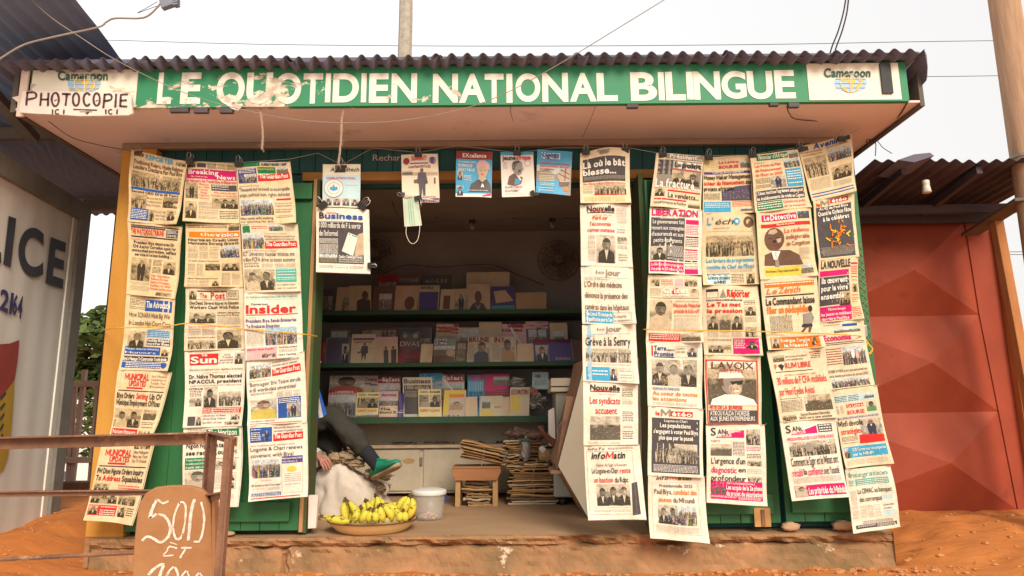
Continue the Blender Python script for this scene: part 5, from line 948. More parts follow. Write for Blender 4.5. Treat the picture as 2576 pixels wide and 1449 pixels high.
np_(8, 'bottom newspaper of the second column from the right, magenta strip at its foot', [(1961, 1064), (2102, 1052), (2131, 1249), (1990, 1260)], sansdt([
 ('R', .68, .06, .92, .165, 'd'), ('L', .70, .07, .90, .15, 'w', 1, .04), ('T', .08, .205, .93, .24, "MISSION PÉRILLEUSE À L'EXTRÊME-NORD", 'm', 1), ('P', .09, .26, .94, .45, 'c'), ('E', .45, .34, .08, .06, 's'), ('T', .08, .47, .93, .565, 'Comment le Sgpr et le Minat ont', 'k', 1), ('T', .08, .61, .26, .695, 'rétabli', 'm', 1), ('T', .28, .61, .34, .68, 'la', 'k', 1), ('T', .36, .61, .63, .695, 'confiance', 'm', 1), ('T', .65, .61, .92, .695, 'avec Yaoundé', 'k', 1), ('L', .08, .72, .94, .80, 's', 1, .015), ('R', .08, .82, .97, .96, 'm'), ('P', .09, .825, .32, .955, 'h'), ('T', .33, .86, .96, .935, 'Les priorités du Minhdu', 'w')]), 44, NEW, Y1-.008)
FR = random.Random(12)
# column 9
np_(9, 'highest newspaper, blue script masthead, at the top of the rightmost column', [(2004, 372), (2138, 337), (2148, 484), (2043, 505)], [
 ('R', .0, .02, .20, .10, 'd'), ('R', .80, .02, .98, .10, 'd'), ('I', .30, .01, .78, .10, 'Avenir', 'b', 2), ('N', .04, .13, .46, .15, 'CAMEROUN PIONNIER', 'n', 1), ('N', .04, .18, .46, .20, 'PROGRAMME GYLSCO', 'n', 1), ('P', .04, .23, .50, .60, 'c'), ('L', .06, .63, .52, .84, 's', 1, .022), ('P', .54, .18, .96, .40, 'C'), ('N', .54, .12, .92, .14, 'Cameroun Burkina', 'k', 1), ('P', .56, .50, .96, .72, '2'), ('L', .56, .75, .94, .84, 's'), ('R', .04, .88, .96, .90, 'b'), ('R', .04, .93, .96, .95, 'b')], 45, OLD2, Y2)
np_(9, 'newspaper with orange flowers on black, second in the rightmost column', [(2043, 506), (2149, 485), (2158, 647), (2061, 654)], [
 ('T', .08, .06, .18, .11, 'la', 'r', 2), ('T', .20, .03, .42, .11, 'M', 's', 2), ('R', .44, .02, .86, .09, 'r'), ('T', .48, .03, .82, .08, 'étéo', 'w', 2), ('R', .06, .13, .92, .97, 'd'), ('N', .14, .145, .84, .18, 'An 92 de Paul Biya', 'w', 2), ('T', .10, .21, .90, .27, 'Quand le Gylsco fête', 'w'), ('T', .22, .31, .84, .37, 'à la célébrat', 'w')]+[('y', [(u+r_*math.cos(t+k_), v+r_*.7*math.sin(t+k_)) for k_ in (0, .5, 3.14, 3.6)], c) for u, v, r_, t, c in [(.54+FR.gauss(0, .13), .40+.40*FR.random(), FR.uniform(.035, .075), FR.uniform(0, 6), FR.choice('yyooog')) for _ in range(34)]]+[('L', .10, .80, .90, .94, 's', 1, .022)], 46, OLD2, Y2)
np_(9, 'newspaper with white bubble headline on grey and a magenta foot, rightmost column', [(2060, 655), (2157, 648), (2168, 802), (2061, 812)], [
 ('T', .06, .03, .76, .14, 'LA NOUVELLE', 'k', 2), ('R', .03, .18, .72, .27, 'm'), ('R', .03, .28, .72, .74, 'd'), ('T', .07, .30, .66, .385, 'Ils œuvrent', 'w'), ('T', .06, .43, .66, .51, 'pour le vivre', 'w'), ('T', .05, .56, .56, .64, 'ensemble', 'w'), ('P', .46, .54, .74, .76, '2'), ('R', .04, .76, .76, .985, 'm'), ('T', .20, .79, .60, .825, '92eme bougie', 'w', 1), ('T', .06, .86, .74, .905, 'les jeunes se mobilisent', 'w', 1), ('T', .06, .935, .70, .975, 'derrière Paul Biya', 'w', 1), ('R', .78, .08, .98, .11, 'm'), ('L', .78, .14, .97, .34, 'r', 1, .035), ('R', .78, .36, .97, .37, 'k'), ('P', .80, .42, .96, .56, 's'), ('L', .78, .60, .97, .74, 'r', 1, .035), ('L', .78, .80, .97, .96, 'r', 1, .035)], 47, OLD2, Y2)
np_(9, 'newspaper with pink masthead behind the knot of the yellow cord', [(2061, 813), (2172, 804), (2201, 968), (2088, 981)], [
 ('L', .08, .04, .45, .07, 'r', 1, .03), ('R', .50, .04, .84, .08, 'b'), ('P', .30, .11, .90, .17, 'L'), ('T', .04, .20, .64, .28, 'Economie', 'm', 2), ('R', .04, .31, .96, .32, 'k'), ('R', .04, .335, .96, .345, 'k'), ('L', .04, .40, .38, .66, 'x', 1, .045), ('P', .40, .38, .94, .66, 'C'), ('E', .62, .5, .04, .07, 'w'), ('E', .72, .52, .04, .06, 'p'), ('T', .04, .72, .92, .755, 'EYEBE AYISSI avec son personnel ont', 'd', 1), ('T', .04, .79, .92, .825, 're le chemin parcouru et scruté 2025', 'd', 1), ('P', .06, .85, .92, .985, 'C')], 48, MID, Y2)
np_(9, 'newspaper with an official at a red lectern above a blue strip', [(2088, 983), (2205, 969), (2241, 1165), (2127, 1179)], [
 ('R', .04, .08, .92, .17, 'l'), ('L', .06, .09, .60, .16, 'k', 2, .025), ('P', .70, .09, .90, .15, 'L'), ('R', .28, .20, .66, .245, 'r'), ('T', .30, .205, .64, .24, 'La Lettre', 'w', 1), ('T', .28, .285, .66, .33, 'BOURSE', 'r', 1), ('L', .04, .21, .22, .32, 's', 2), ('P', .72, .19, .92, .32, 'H'), ('R', .04, .36, .93, .39, 'v'), ('L', .06, .365, .91, .388, 'w', 1, .02), ('T', .02, .41, .58, .475, 'Minfi dévoile', 'k', 1), ('T', .05, .51, .53, .575, 'stratégies', 'r', 1), ('P', .52, .41, .96, .66, 'S'), ('y', [(.46, .60), (.94, .62), (.95, .71), (.44, .71)], 'r'), ('L', .04, .61, .42, .71, 'k', 1, .02), ('R', .05, .74, .95, .88, 'c'), ('P', .05, .75, .20, .88, 'C'), ('T', .24, .765, .92, .80, 'SCB Cameroun recompense', 'w', 1), ('T', .24, .825, .66, .86, 'par le MINFI', 'w', 1), ('L', .06, .91, .92, .97, 's', 2, .02)], 49, MID, Y2)
np_(9, 'bottom newspaper at the far right, mostly white with pale green boxes', [(2126, 1181), (2238, 1171), (2269, 1326), (2146, 1342)], [
 ('T', .06, .05, .90, .13, 'Integration', 't', 0), ('R', .18, .17, .90, .27, 't'), ('L', .20, .19, .88, .26, 'w', 1, .035), ('L', .04, .18, .15, .27, 't'), ('T', .20, .33, .92, .40, 'La CEMAC au banquet', 'k', 1), ('T', .22, .46, .70, .53, 'des corrompus', 'k', 1), ('L', .04, .35, .17, .80, 's', 1, .018), ('L', .22, .60, .66, .80, 's', 3, .022), ('R', .70, .46, .92, .52, 'l'), ('N', .70, .60, .92, .625, 'La Premiere CEMAC', 'k', 1), ('N', .70, .65, .86, .675, 'ter presents', 'k', 1), ('R', .70, .70, .93, .80, 'l'), ('L', .24, .84, .86, .88, 'k', 1, .02), ('R', .08, .89, .94, .95, 'd'), ('L', .12, .90, .9, .94, 'w', 2, .018)], 50, NEW, Y2, curl=.03)
# ------------------------------------------------------------------ hanging line, clips, cords
g = MB()
pts = [P(318, 372, 3.80), P(336, 383, 3.80), P(465, 406, 3.81), P(593, 410, 3.81), P(730, 400, 3.81), P(800, 385, 3.84), P(860, 415, 3.86), P(938, 372, 3.86), P(1052, 384, 3.86), P(1150, 366, 3.86), P(1300, 384, 3.86), P(1400, 372, 3.86), P(1470, 372, 3.83), P(1583, 372, 3.81), P(1650, 384, 3.81), P(1770, 392, 3.81), P(1886, 390, 3.81), P(2004, 371, 3.81), P(2140, 336, 3.81), P(2165, 322, 3.83)]
g.tube(pts, .0018, 5); o = g.build('hanging_line', M['wire_l']); tag(o, 'thin line strung under the eaves that carries the top newspapers', 'line')
def clip_proto():
    t = thing('binder_clip', 'x', 'binder clip', (0, 0, 0), 'binder clips holding the papers')
    g = MB(); w = .019
    g.slab([(-w, -.012, 0), (-w, .012, 0), (-w, .002, -.024), (-w, -.002, -.024)], (2*w, 0, 0)); g.build('clip_body', M['black'], t, bevel=.001)
    for s in (-1, 1):
        g = MB(); g.tube(arc([(-.008, s*.010, 0), (-.010, s*.014, .018), (-.006, s*.015, .028), (0, s*.015, .031), (.006, s*.015, .028), (.010, s*.014, .018), (.008, s*.010, 0)], 3), .0014, 5); g.build('wire_handle', M['steel'], t)
    return t
CP = clip_proto(); used = False
def clip(D, Y, label, rot=0, tip=0, s=1.0):
    global used
    p = P(D[0], D[1], Y)
    if not used: o = CP; used = True
    else:
        o = CP.copy(); COL.objects.link(o)
        for ch in list(CP.children):
            c = ch.copy(); COL.objects.link(c); c.parent = o
    o.location = p; o.rotation_euler = (tip, rot, 0); o.scale = (s, s, s); o['label'] = label
for D, Y, l in (((350, 382), 3.795, 'clip on the blue-lettered yellowed newspaper at the far left'), ((478, 400), 3.80, 'clip between the leftmost and second columns of newspapers'), ((601, 409), 3.80, 'clip between the second and third columns from the left'),
  ((1052, 384), 3.855, 'clip at the top of the sepia magazine cover'), ((1301, 380), 3.855, 'clip at the top of the portrait magazine cover'),
  ((1474, 378), 3.795, 'clip at the left top corner of the newspaper with the dark headline panel'), ((1572, 374), 3.795, 'clip at the right top corner of the newspaper with the dark headline panel'),
  ((1667, 386), 3.795, 'clip on the newspaper with the white outlined headline'), ((1783, 392), 3.80, 'clip between the second and third columns right of the opening'), ((1893, 388), 3.79, 'clip on the newspaper with the green masthead strip'), ((2012, 370), 3.80, 'clip at the left corner of the highest newspaper'), ((2117, 345), 3.80, 'clip at the right corner of the highest newspaper')):
    clip(D, Y, l, s=1.15)
clip((857, 418), 3.855, 'clip at the top of the pale green magazine', s=1.5)
clip((808, 512), 3.84, 'tilted clip at the left corner between the green magazine and white newspaper', rot=-.7, s=1.4)
clip((915, 514), 3.84, 'tilted clip at the right corner between the green magazine and white newspaper', rot=.7, s=1.4)
clip((934, 668), 3.84, 'small clip on the right edge of the white hanging newspaper', rot=1.5, s=.9)
clip((1010, 490), 3.84, 'small clip at the left corner of the face mask', rot=-1.4, s=.8)
clip((1053, 503), 3.835, 'clip at the right corner of the face mask', rot=2.9, s=1.1)
clip((1345, 486), 3.85, 'small clip between the portrait cover and the stone block cover', rot=1.2, s=1.0)
for k, (D, l) in enumerate((((1188, 562), 'spare clip on the inner wire, left of the middle'), ((1390, 558), 'spare clip on the inner wire near the right column'))):
    clip(D, 4.6, l, rot=3.14, s=1.2)
g = MB(); g.tube(arc([P(985, 500, 4.6), P(1000, 540, 4.6), P(1030, 552, 4.6), P(1125, 551, 4.6), P(1190, 560, 4.6), P(1290, 551, 4.6), P(1385, 553, 4.6), P(1480, 545, 4.6)], 5), .0022, 5)
for x, y in ((990, 515), (1096, 547), (1290, 550), (1424, 548)): p = P(x, y, 4.6); g.blob(p, .008, .008, .009, x, .4, 6, 4)
tag(g.build('inner_wire', M['wire'], None), 'dark knotted wire strung across the dim interior', 'wire')
def cord(nm, lab, pts, r, m, cat='cord', n=6, k=6, grp=None):
    g = MB(); g.tube(arc(pts, k), r, n); return tag(g.build(nm, m), lab, cat, grp)
cord('tie_cord', 'yellow cord tied across the three left newspaper columns', [P(262, 829, 3.96), P(300, 825, 3.77), P(380, 822, 3.772), P(432, 819, 3.775), P(470, 814, 3.775), P(540, 819, 3.772), P(617, 828, 3.772), P(700, 835, 3.77), P(765, 841, 3.775), P(797, 846, 3.955)], .0034, M['cordy'])
cord('tie_cord', 'bright yellow cord tied across the four right newspaper columns', [P(1621, 829, 3.93), P(1632, 829, 3.775), P(1765, 831, 3.772), P(1910, 834, 3.772), P(2060, 839, 3.765), P(2150, 844, 3.775), P(2182, 848, 3.96)], .0034, M['cordy'])
cord('cord_knot', 'looped yellow cord end hanging beside the right corner of the kiosk', [P(2176, 852, 3.93), P(2186, 868, 3.92), P(2194, 878, 3.92), P(2187, 890, 3.92), P(2179, 880, 3.92), P(2180, 862, 3.92)], .006, M['cordy'])
g = MB(); a = P(2160, 818, 3.93); b = P(2181, 850, 3.93); g.box(a.x, b.x, 3.91, 3.985, b.z, a.z); tag(g.build('latch_box', M['steel'], bevel=.006), 'small pale metal latch at the right corner where the yellow cord is tied', 'latch')
# frayed twine ends hanging from the soffit
def twine(pts, lab, seed):
    R2 = random.Random(seed); g = MB(); pp = arc(pts, 5)
    for k in range(3):
        g.tube([p+Vector((.004*math.sin(i*.9+k*2.1), .004*math.cos(i*.9+k*2.1), 0)) for i, p in enumerate(pp)], .0022, 5)
    for k in range(14):
        p = pp[int(R2.random()*len(pp))]; g.tube([p, p+Vector((R2.uniform(-.02, .02), R2.uniform(-.01, .01), -R2.uniform(.01, .04)))], .0007, 3)
    tag(g.build('hanging_twine', M['twine']), lab, 'twine', 'frayed twine ends under the soffit')
twine([P(653, 268, 3.52), P(658, 300, 3.53), P(661, 340, 3.54), P(659, 376, 3.55)], 'frayed twine hanging under the fascia below the worn second and third letters', 1)
twine([P(866, 270, 3.52), P(860, 300, 3.53), P(858, 350, 3.54), P(853, 400, 3.55), P(851, 412, 3.55)], 'longer frayed twine hanging above the pale green magazine', 2)
cord('hanging_wire', 'short dark wire end poking down below the middle of the fascia', [P(1284, 268, 3.53), P(1285, 284, 3.53), P(1291, 306, 3.53)], .0022, M['wire'], 'wire')
cord('hanging_wire', 'thin straight wire slanting under the soffit below the last A', [P(1498, 268, 3.53), P(1486, 300, 3.6), P(1466, 345, 3.9)], .0013, M['wire'], 'wire')
# photocopy sign board
PB = thing('sign_board', 'white hand-lettered PHOTOCOPIE board nailed over the left end of the fascia', 'sign', P(190, 290, 3.47), None)
Yb = 3.462
def bp(x, y, dy=0): return P(x, y, Yb+dy)
g = MB(); outl = [(50, 283), (48, 270), (56, 229), (100, 228), (228, 231), (320, 236), (331, 242), (330, 262), (333, 285), (322, 290), (260, 291), (200, 292), (140, 288), (90, 286)]
g.slab([bp(x, y) for x, y in outl], (0, .018, 0)); M['signb'] = mat('sign_white_paint', (.82, .70, .62), .8, (.72, .58, .50), scale=7, spots=(.60, .38, .30), spot_scale=7, spot_cut=.70, bump=.15)
g.build('panel', M['signb'], PB, bevel=.002)
g = MB(); dk = (.10, .05, .05)
def stroke(pts, w=5.5, jit=.8):
    rr2 = random.Random(int(pts[0][0]*7+pts[0][1])); r = w*3.6/FOC/2
    pp = [bp(x+rr2.uniform(-jit, jit)*.3, y, -.0022) for x, y in pts]
    src = arc(pp, 3) if len(pp) > 2 and len(pp) < 8 else [pp[0]+(pp[-1]-pp[0])*k/5 for k in range(6)] if len(pp) == 2 else pp
    ribbon(g, src, r, dk, .16, rr2)
def ell(cx, cy, rx, ry, a0=0, a1=360, n=14): return [(cx+rx*math.cos(rad(a0+(a1-a0)*i/n)), cy-ry*math.sin(rad(a0+(a1-a0)*i/n))) for i in range(n+1)]
stroke([(69, 230), (66, 265)]); stroke([(66, 233), (84, 232), (91, 238), (88, 246), (70, 250)]); stroke([(104, 233), (101, 266)]); stroke([(122, 233), (120, 267)]); stroke([(103, 250), (121, 250)])
stroke(ell(139, 250, 9, 17)); stroke([(156, 236), (178, 237)]); stroke([(168, 236), (165, 266)]); stroke(ell(191, 250, 8, 16)); stroke(ell(219, 250, 9, 16, 40, 320)); stroke(ell(243, 250, 8, 16)); stroke([(139, 251), (140, 253)], 7); stroke([(243, 252), (244, 254)], 7)
stroke([(263, 237), (260, 272)]); stroke([(261, 238), (276, 237), (281, 243), (278, 251), (263, 254)]); stroke([(292, 236), (290, 270)]); stroke([(304, 237), (302, 268)]); stroke([(304, 238), (322, 237)]); stroke([(303, 253), (319, 252)]); stroke([(302, 267), (320, 268)])
for bx in (132, 266): stroke([(bx, 275), (bx, 287)], 4); stroke(ell(bx+12, 281, 5, 6, 40, 320, 8), 3.5); stroke([(bx+29, 275), (bx+28, 287)], 4)
stroke([(184, 275), (244, 277)], 3.5); stroke([(200, 281), (232, 281)], 1.5); stroke([(214, 286), (224, 281), (218, 288)], 2)
g.build('brush_lettering', M['col'], PB)
g = MB(); g.slab([P(30, 245, 3.50), P(50, 240, 3.50), P(51, 262, 3.50), P(47, 259, 3.50)], (0, .02, 0)); g.build('broken_corner', M['signb'], PB)

# ------------------------------------------------------------------ wires and poles in the sky
g = MB(); cp0 = P(1020, 150, 9); 
g.tube([P(1017, 400, 9), P(1018, 150, 9), P(1020.5, 60, 9), P(1022.5, -60, 9)], [.105, .10, .097, .094], 8)
tag(g.build('concrete_pole', M['cpole']), 'lichen-spotted concrete pole rising behind the kiosk roof', 'pole')
g = MB(); pp_ = []
a = P(2526, 0, 4.25); yb = 4.25
bx = .5*(P(2543, 376, yb).x+P(2543, 376, yb).x)+.095; 
for z in (-.3, .4, 1.2, 2.0, 2.8, 3.6, 4.6): pp_.append((P(2525, 0, yb).x+(2.9-z)*(-.004), yb, z))
g.tube(pp_, [.098, .096, .094, .093, .092, .091, .09], 14)
UPO = tag(g.build('utility_pole', M['pole'], smooth=True), 'thick weathered wooden utility pole at the right edge of the picture', 'pole')
g = MB(); q = P(2560, 396, yb); g.lathe([(.0985, q.z-.008), (.0985, q.z+.008)], pp_[3][0], yb, 20); g.build('metal_band', M['steel'], UPO)
def swire(pts, r, lab, m='wire', grp=None, nm='overhead_wire'): return cord(nm, lab, pts, r, M[m], 'wire', 5, 8, grp)
swire([P(150, 98, 10), P(275, 101, 10), P(700, 112, 10), P(1288, 116, 10), P(1900, 112, 10), P(2300, 105, 10), P(2600, 101, 10)], .005, 'long thin overhead wire crossing the sky above the roof')
swire([P(2200, 193, 10), P(2400, 192, 10), P(2600, 189, 10)], .005, 'short lower overhead wire between the roof end and the wooden pole')
swire([P(2500, 634, 12), P(2620, 633, 12)], .006, 'upper of two far wires low at the right edge of the picture')
swire([P(2500, 640, 12), P(2620, 641, 12)], .006, 'lower of two far wires low at the right edge of the picture')
swire([P(60, -20, 3.1), P(80, 0, 3.1), P(130, 45, 3.12), P(200, 92, 3.15), P(290, 150, 3.2), P(420, 215, 3.25), P(520, 252, 3.3), P(640, 283, 3.33), P(760, 303, 3.35), P(880, 309, 3.36), P(1010, 303, 3.35), P(1140, 280, 3.33), P(1260, 240, 3.28), P(1400, 165, 3.22), P(1540, 80, 3.15), P(1670, 0, 3.1), P(1720, -30, 3.1)], .0022, 'slack thin wire sagging in front of the sign and rising to the upper right', 'wire_l')
CB = thing('cable_with_plug', 'grey-brown cable with a box-shaped connector against the sky at the upper left', 'cable', P(200, 100, 3.0))
g = MB(); g.tube(arc([P(-30, 165, 3.0), P(0, 148, 3.0), P(60, 113, 3.0), P(140, 92, 3.0), P(245, 69, 3.0), P(268, 55, 3.0), P(290, 46, 3.0), P(350, 46, 3.0), P(375, 38, 3.0), P(398, 16, 3.0), P(404, 8, 3.0)], 6), .0046, 7); g.build('cable', M['wire_l'], CB)
g = MB(); g.slab([P(398, -4, 2.99), P(438, -16, 2.99), P(444, 6, 2.99), P(405, 20, 2.99)], (0, .03, 0)); M['plug'] = mat('grey_connector', (.22, .24, .30), .5); g.build('connector', M['plug'], CB, bevel=.003)
g = MB()
for k in range(4): g.slab([P(434, -10+k*6, 2.985), P(446, -12+k*6, 2.985), P(447, -9+k*6, 2.985), P(435, -6+k*6, 2.985)], (0, .03, 0))
g.build('connector_teeth', M['plug'], CB)
g = MB(); g.tube(arc([P(396, 4, 3.0), P(365, 22, 3.0), P(348, 31, 3.0), P(347, 33, 3.0), P(352, 31, 3.0), P(398, 14, 3.0)], 4), .0016, 5); g.build('wire_loop', M['wire'], CB)
for k, (sh, lab) in enumerate(((0, 'left of two dark leads rising from the roof to the top edge'), (11, 'right of two dark leads rising from the roof to the top edge'))):
    swire([P(2086+sh, 142, 3.6), P(2094+sh, 115, 3.55), P(2108+sh*.9, 80, 3.5), P(2121+sh*.8, 35, 3.45), P(2129+sh*.6, -10, 3.4)], .0042, lab)
swire([P(2286, 250, 3.5), P(2280, 262, 3.55), P(2262, 290, 3.7), P(2230, 318, 3.9), P(2204, 333, 4.0), P(2188, 345, 4.05)], .0042, 'dark lead sagging outside the right end of the soffit', nm='slack_lead')
swire([P(2188, 345, 4.05), P(2180, 355, 4.05), P(2184, 363, 4.05), P(2190, 357, 4.05), P(2186, 349, 4.05), P(2196, 356, 4.05), P(2203, 362, 4.05), P(2202, 392, 4.05)], .003, 'curled wire end dangling at the right corner of the kiosk', nm='slack_lead')
swire([P(2200, 345, 4.05), P(2212, 360, 4.05), P(2222, 372, 4.05), P(2244, 386, 4.05)], .0025, 'bare wire twig reaching right from the kiosk corner', nm='slack_lead')
swire([P(122, 305, 3.6), P(180, 345, 3.7), P(250, 365, 3.75), P(320, 378, 3.8), P(338, 383, 3.8)], .0025, 'dark tie wire running from the left eaves to the first newspaper', nm='slack_lead')
swire([P(1978, 262, 3.56), P(1985, 285, 3.6), P(2005, 300, 3.7), P(2080, 305, 3.8), P(2110, 300, 3.8), P(2135, 282, 3.75), P(2150, 270, 3.7)], .003, 'dark wire looping under the soffit near its right end', nm='slack_lead')

# ------------------------------------------------------------------ neighbour roof, container and gap on the left
AW = thing('neighbour_awning', 'large dark blue-grey corrugated awning over the container at upper left', 'awning', (-3.6, 3.2, 2.5))
zf = P(250, 543, 6.0).z
def az(y): return zf+(6.0-y)*.107
ed = [(192, -30), (192, 0), (220, 28), (249, 65), (275, 101), (293, 143)]
def on_aw(x, y):      # pixel ray meets the sloped plane
    d = ray(x, y); t = (zf+6*.107-CZ)/(d.z+.107*d.y); return CAM+d*t
E_ = [on_aw(x, y) for x, y in ed]; last = E_[-1]
E_ += [Vector((last.x, 4.6, az(4.6)))+Vector((.0, 0, 0)), Vector((-3.0, 6.0, az(6.0)))]
E_[0].y = min(E_[0].y, E_[1].y-.3); E_[0] = Vector((E_[0].x, E_[0].y, az(E_[0].y)))
# sheets run towards the viewer; build strips with corrugation in x
g = MB(); nxx = 150; nyy = 26; x_l = -6.4
ylo = E_[0].y; 
def xr(y):
    for i in range(len(E_)-1):
        a, b = E_[i], E_[i+1]
        if a.y <= y <= b.y or (a.y >= y >= b.y): 
            t = 0 if abs(b.y-a.y) < 1e-6 else (y-a.y)/(b.y-a.y); return a.x+(b.x-a.x)*t
    return E_[-1].x
for j in range(nyy+1):
    y = ylo+(6.0-ylo)*j/nyy; xx = xr(y)
    for i in range(nxx+1):
        x = x_l+(xx-x_l)*i/nxx; g.v.append((x, y, az(y)+.013*math.cos(x*2*math.pi/.09)+.02*noise.noise(Vector((x, y, 0)))))
for j in range(nyy):
    for i in range(nxx):
        a = j*(nxx+1)+i; g.f += [(a, a+1, a+nxx+2, a+nxx+1)]; g.c += [(1, 1, 1)]; g.m += [0]
g.build('roof_sheet', M['tarp'], AW, smooth=True)
g = MB(); g.beam(P(-60, 190, 3.6), P(85, 350, 4.1), .07, .05); g.build('rafter', M['grey_wood'], AW)
g = MB(); g.beam((-6.2, 4.4, az(4.4)-.07), (last.x-.05, 4.4, az(4.4)-.07), .05, .08); g.beam((-6.2, 5.6, az(5.6)-.07), (-3.05, 5.6, az(5.6)-.07), .05, .08); g.build('purlin', M['grey_wood'], AW)
g = MB(); g.beam((-3.45, 5.9, -.1), (-3.45, 5.9, az(5.9)-.02), .07, .07); g.build('post', M['grey_wood'], AW)
# container
CN = thing('container_kiosk', 'pale container side wall lettered ICE with red and yellow shield at left', 'container', P(147, 1302, 4.8))
pe = P(184, 700, 4.8); pe.z = 0; cdv = Vector((-.12, 1, 0)).normalized(); cn = Vector((cdv.y, -cdv.x, 0))
def PC(x, y, off=0):
    o = pe+cn*off; d = ray(x, y); t = (o-CAM).dot(cn)/d.dot(cn); return CAM+d*t
def cz(s, z, off=0): return pe+cdv*s+cn*off+Vector((0, 0, z))
ztop = PC(222, 512).z
g = MB(); n = 90; L_ = 2.4
ribs = []
for i in range(n+1):
    s = -L_+(L_-.0)*i/n; ph = (s/.21) % 1; o_ = -.0015+.0015*math.sin(ph*2*math.pi); ribs.append((s, o_))
for s, o_ in ribs: g.v += [tuple(cz(s, -.15, o_)), tuple(cz(s, ztop-.1, o_))]
for i in range(n): g.f.append((2*i, 2*i+2, 2*i+3, 2*i+1)); g.c.append((1, 1, 1)); g.m.append(0)
g.build('wall_panel', M['contain'], CN)
g = MB(); g.hexa([cz(-2.4, -.12, -.1), cz(-.02, -.12, -.1), cz(-.02, -.12, -2.3), cz(-2.4, -.12, -2.3), cz(-2.4, ztop-.14, -.1), cz(-.02, ztop-.14, -.1), cz(-.02, ztop-.14, -2.3), cz(-2.4, ztop-.14, -2.3)]); g.build('container_body', M['contain'], CN)
def cbox(s0, s1, z0, z1, o0, o1): 
    g.hexa([cz(s0, z0, o0), cz(s1, z0, o0), cz(s1, z0, o1), cz(s0, z0, o1), cz(s0, z1, o0), cz(s1, z1, o0), cz(s1, z1, o1), cz(s0, z1, o1)])
g = MB(); cbox(-L_, -.0, ztop-.16, ztop-.03, -.05, .035); g.build('top_rail', M['cframe'], CN, bevel=.004)
g = MB(); cbox(-.03, .10, -.12, ztop, -.06, .03); g.build('corner_post', M['cframe'], CN, bevel=.004)
g = MB(); cbox(-.09, -.032, -.12, ztop-.16, -.03, .008); g.build('edge_flange', M['contain'], CN, bevel=.002)
g = MB(); cc = PC(212, 520, .031); g.blob(cc, .004, .012, .018, 1, .1); g.build('corner_casting_hole', M['black'], CN)
for ch, quad in (('I', ((22, 543), (41, 550), (27, 673), (8, 665))), ('C', ((49, 566), (111, 578), (108, 701), (44, 690))), ('E', ((128, 596), (167, 611), (158, 727), (114, 712))), ('L', ((-50, 512), (3, 530), (3, 662), (-50, 650)))):
    a, b, c, d = [PC(x, y, .007) for x, y in quad]; v, f, w = glyph(ch, 3); y0 = min(q[1] for q in v); y1 = max(q[1] for q in v); g = MB()
    g.add([(a*(1-q[0]/w)+b*(q[0]/w))*((q[1]-y0)/(y1-y0))+(d*(1-q[0]/w)+c*(q[0]/w))*(1-(q[1]-y0)/(y1-y0)) for q in v], f); g.build('painted_letter', M['dkletter'], CN)
M['blueletter'] = mat('blue_letters', (.06, .05, .16), .7)
for s_, quad in (('21', ((2, 731), (35, 744), (29, 790), (-2, 776))), ('64', ((35, 745), (59, 752), (54, 801), (30, 786)))):
    a, b, c, d = [PC(x, y, .007) for x, y in quad]; g = MB(); text_on(g, s_, lambda u, v: tuple((a*(1-u)+b*u)*(1-v)+(d*(1-u)+c*u)*v), 0, 0, 1, 1, None, 2); g.build('painted_letter', M['blueletter'], CN)
M['eRed'] = mat('faded_red_paint', (.36, .06, .045), .75, (.28, .05, .04)); M['eYel'] = mat('faded_yellow_paint', (.48, .31, .035), .75, (.40, .25, .03))
g = MB(); g.poly([PC(x, y, .006) for x, y in ((-80, 850), (-30, 874), (0, 866), (25, 864), (49, 855), (44, 910), (37, 955), (0, 1003), (-80, 1010))]); g.build('shield_field', M['eRed'], CN)
g = MB(); g.poly([PC(x, y, .006) for x, y in ((37, 956), (34, 1010), (29, 1080), (20, 1150), (10, 1179), (0, 1190), (-30, 1210), (-30, 1040), (0, 1004))]); g.build('shield_field', M['eYel'], CN)
g = MB()
for k in range(5): y = 1000+k*26; g.poly([PC(x, yy, .008) for x, yy in ((0, y), (14-k*2, y-14), (16-k*2, y-10), (2, y+8))])
g.build('shield_spikes', M['dkletter'], CN)
# block wall and fence in the gap
g = MB(); wz = P(200, 1214, 6.0).z; g.box(-4.2, -2.42, 6.0, 6.2, -.25, wz-.0); 
BW = tag(g.build('low_block_wall', M['wallbrown']), 'low dark brown wall closing the gap between the container and the kiosk', 'wall')
FN = thing('rail_fence', 'grey-brown iron railing on the low wall between container and kiosk', 'fence', (-3.3, 6.1, wz))
for y, h in ((966, .05), (1157, .05)):
    z = P(220, y, 6.1).z; g = MB(); g.box(-4.2, -2.45, 6.08, 6.12, z-h/2, z+h/2); g.build('rail', M['fence'], FN, bevel=.004)
for (xa, ya, xb, yb2, w) in ((188, 970, 172, 1214, .035), (214, 930, 182, 1214, .035), (246, 968, 226, 1214, .03), (262, 968, 250, 1214, .03), (300, 966, 290, 1214, .03)):
    g = MB(); g.beam(P(xa, ya, 6.14), P(xb, yb2, 6.14), w, w); g.build('baluster', M['fence'], FN)
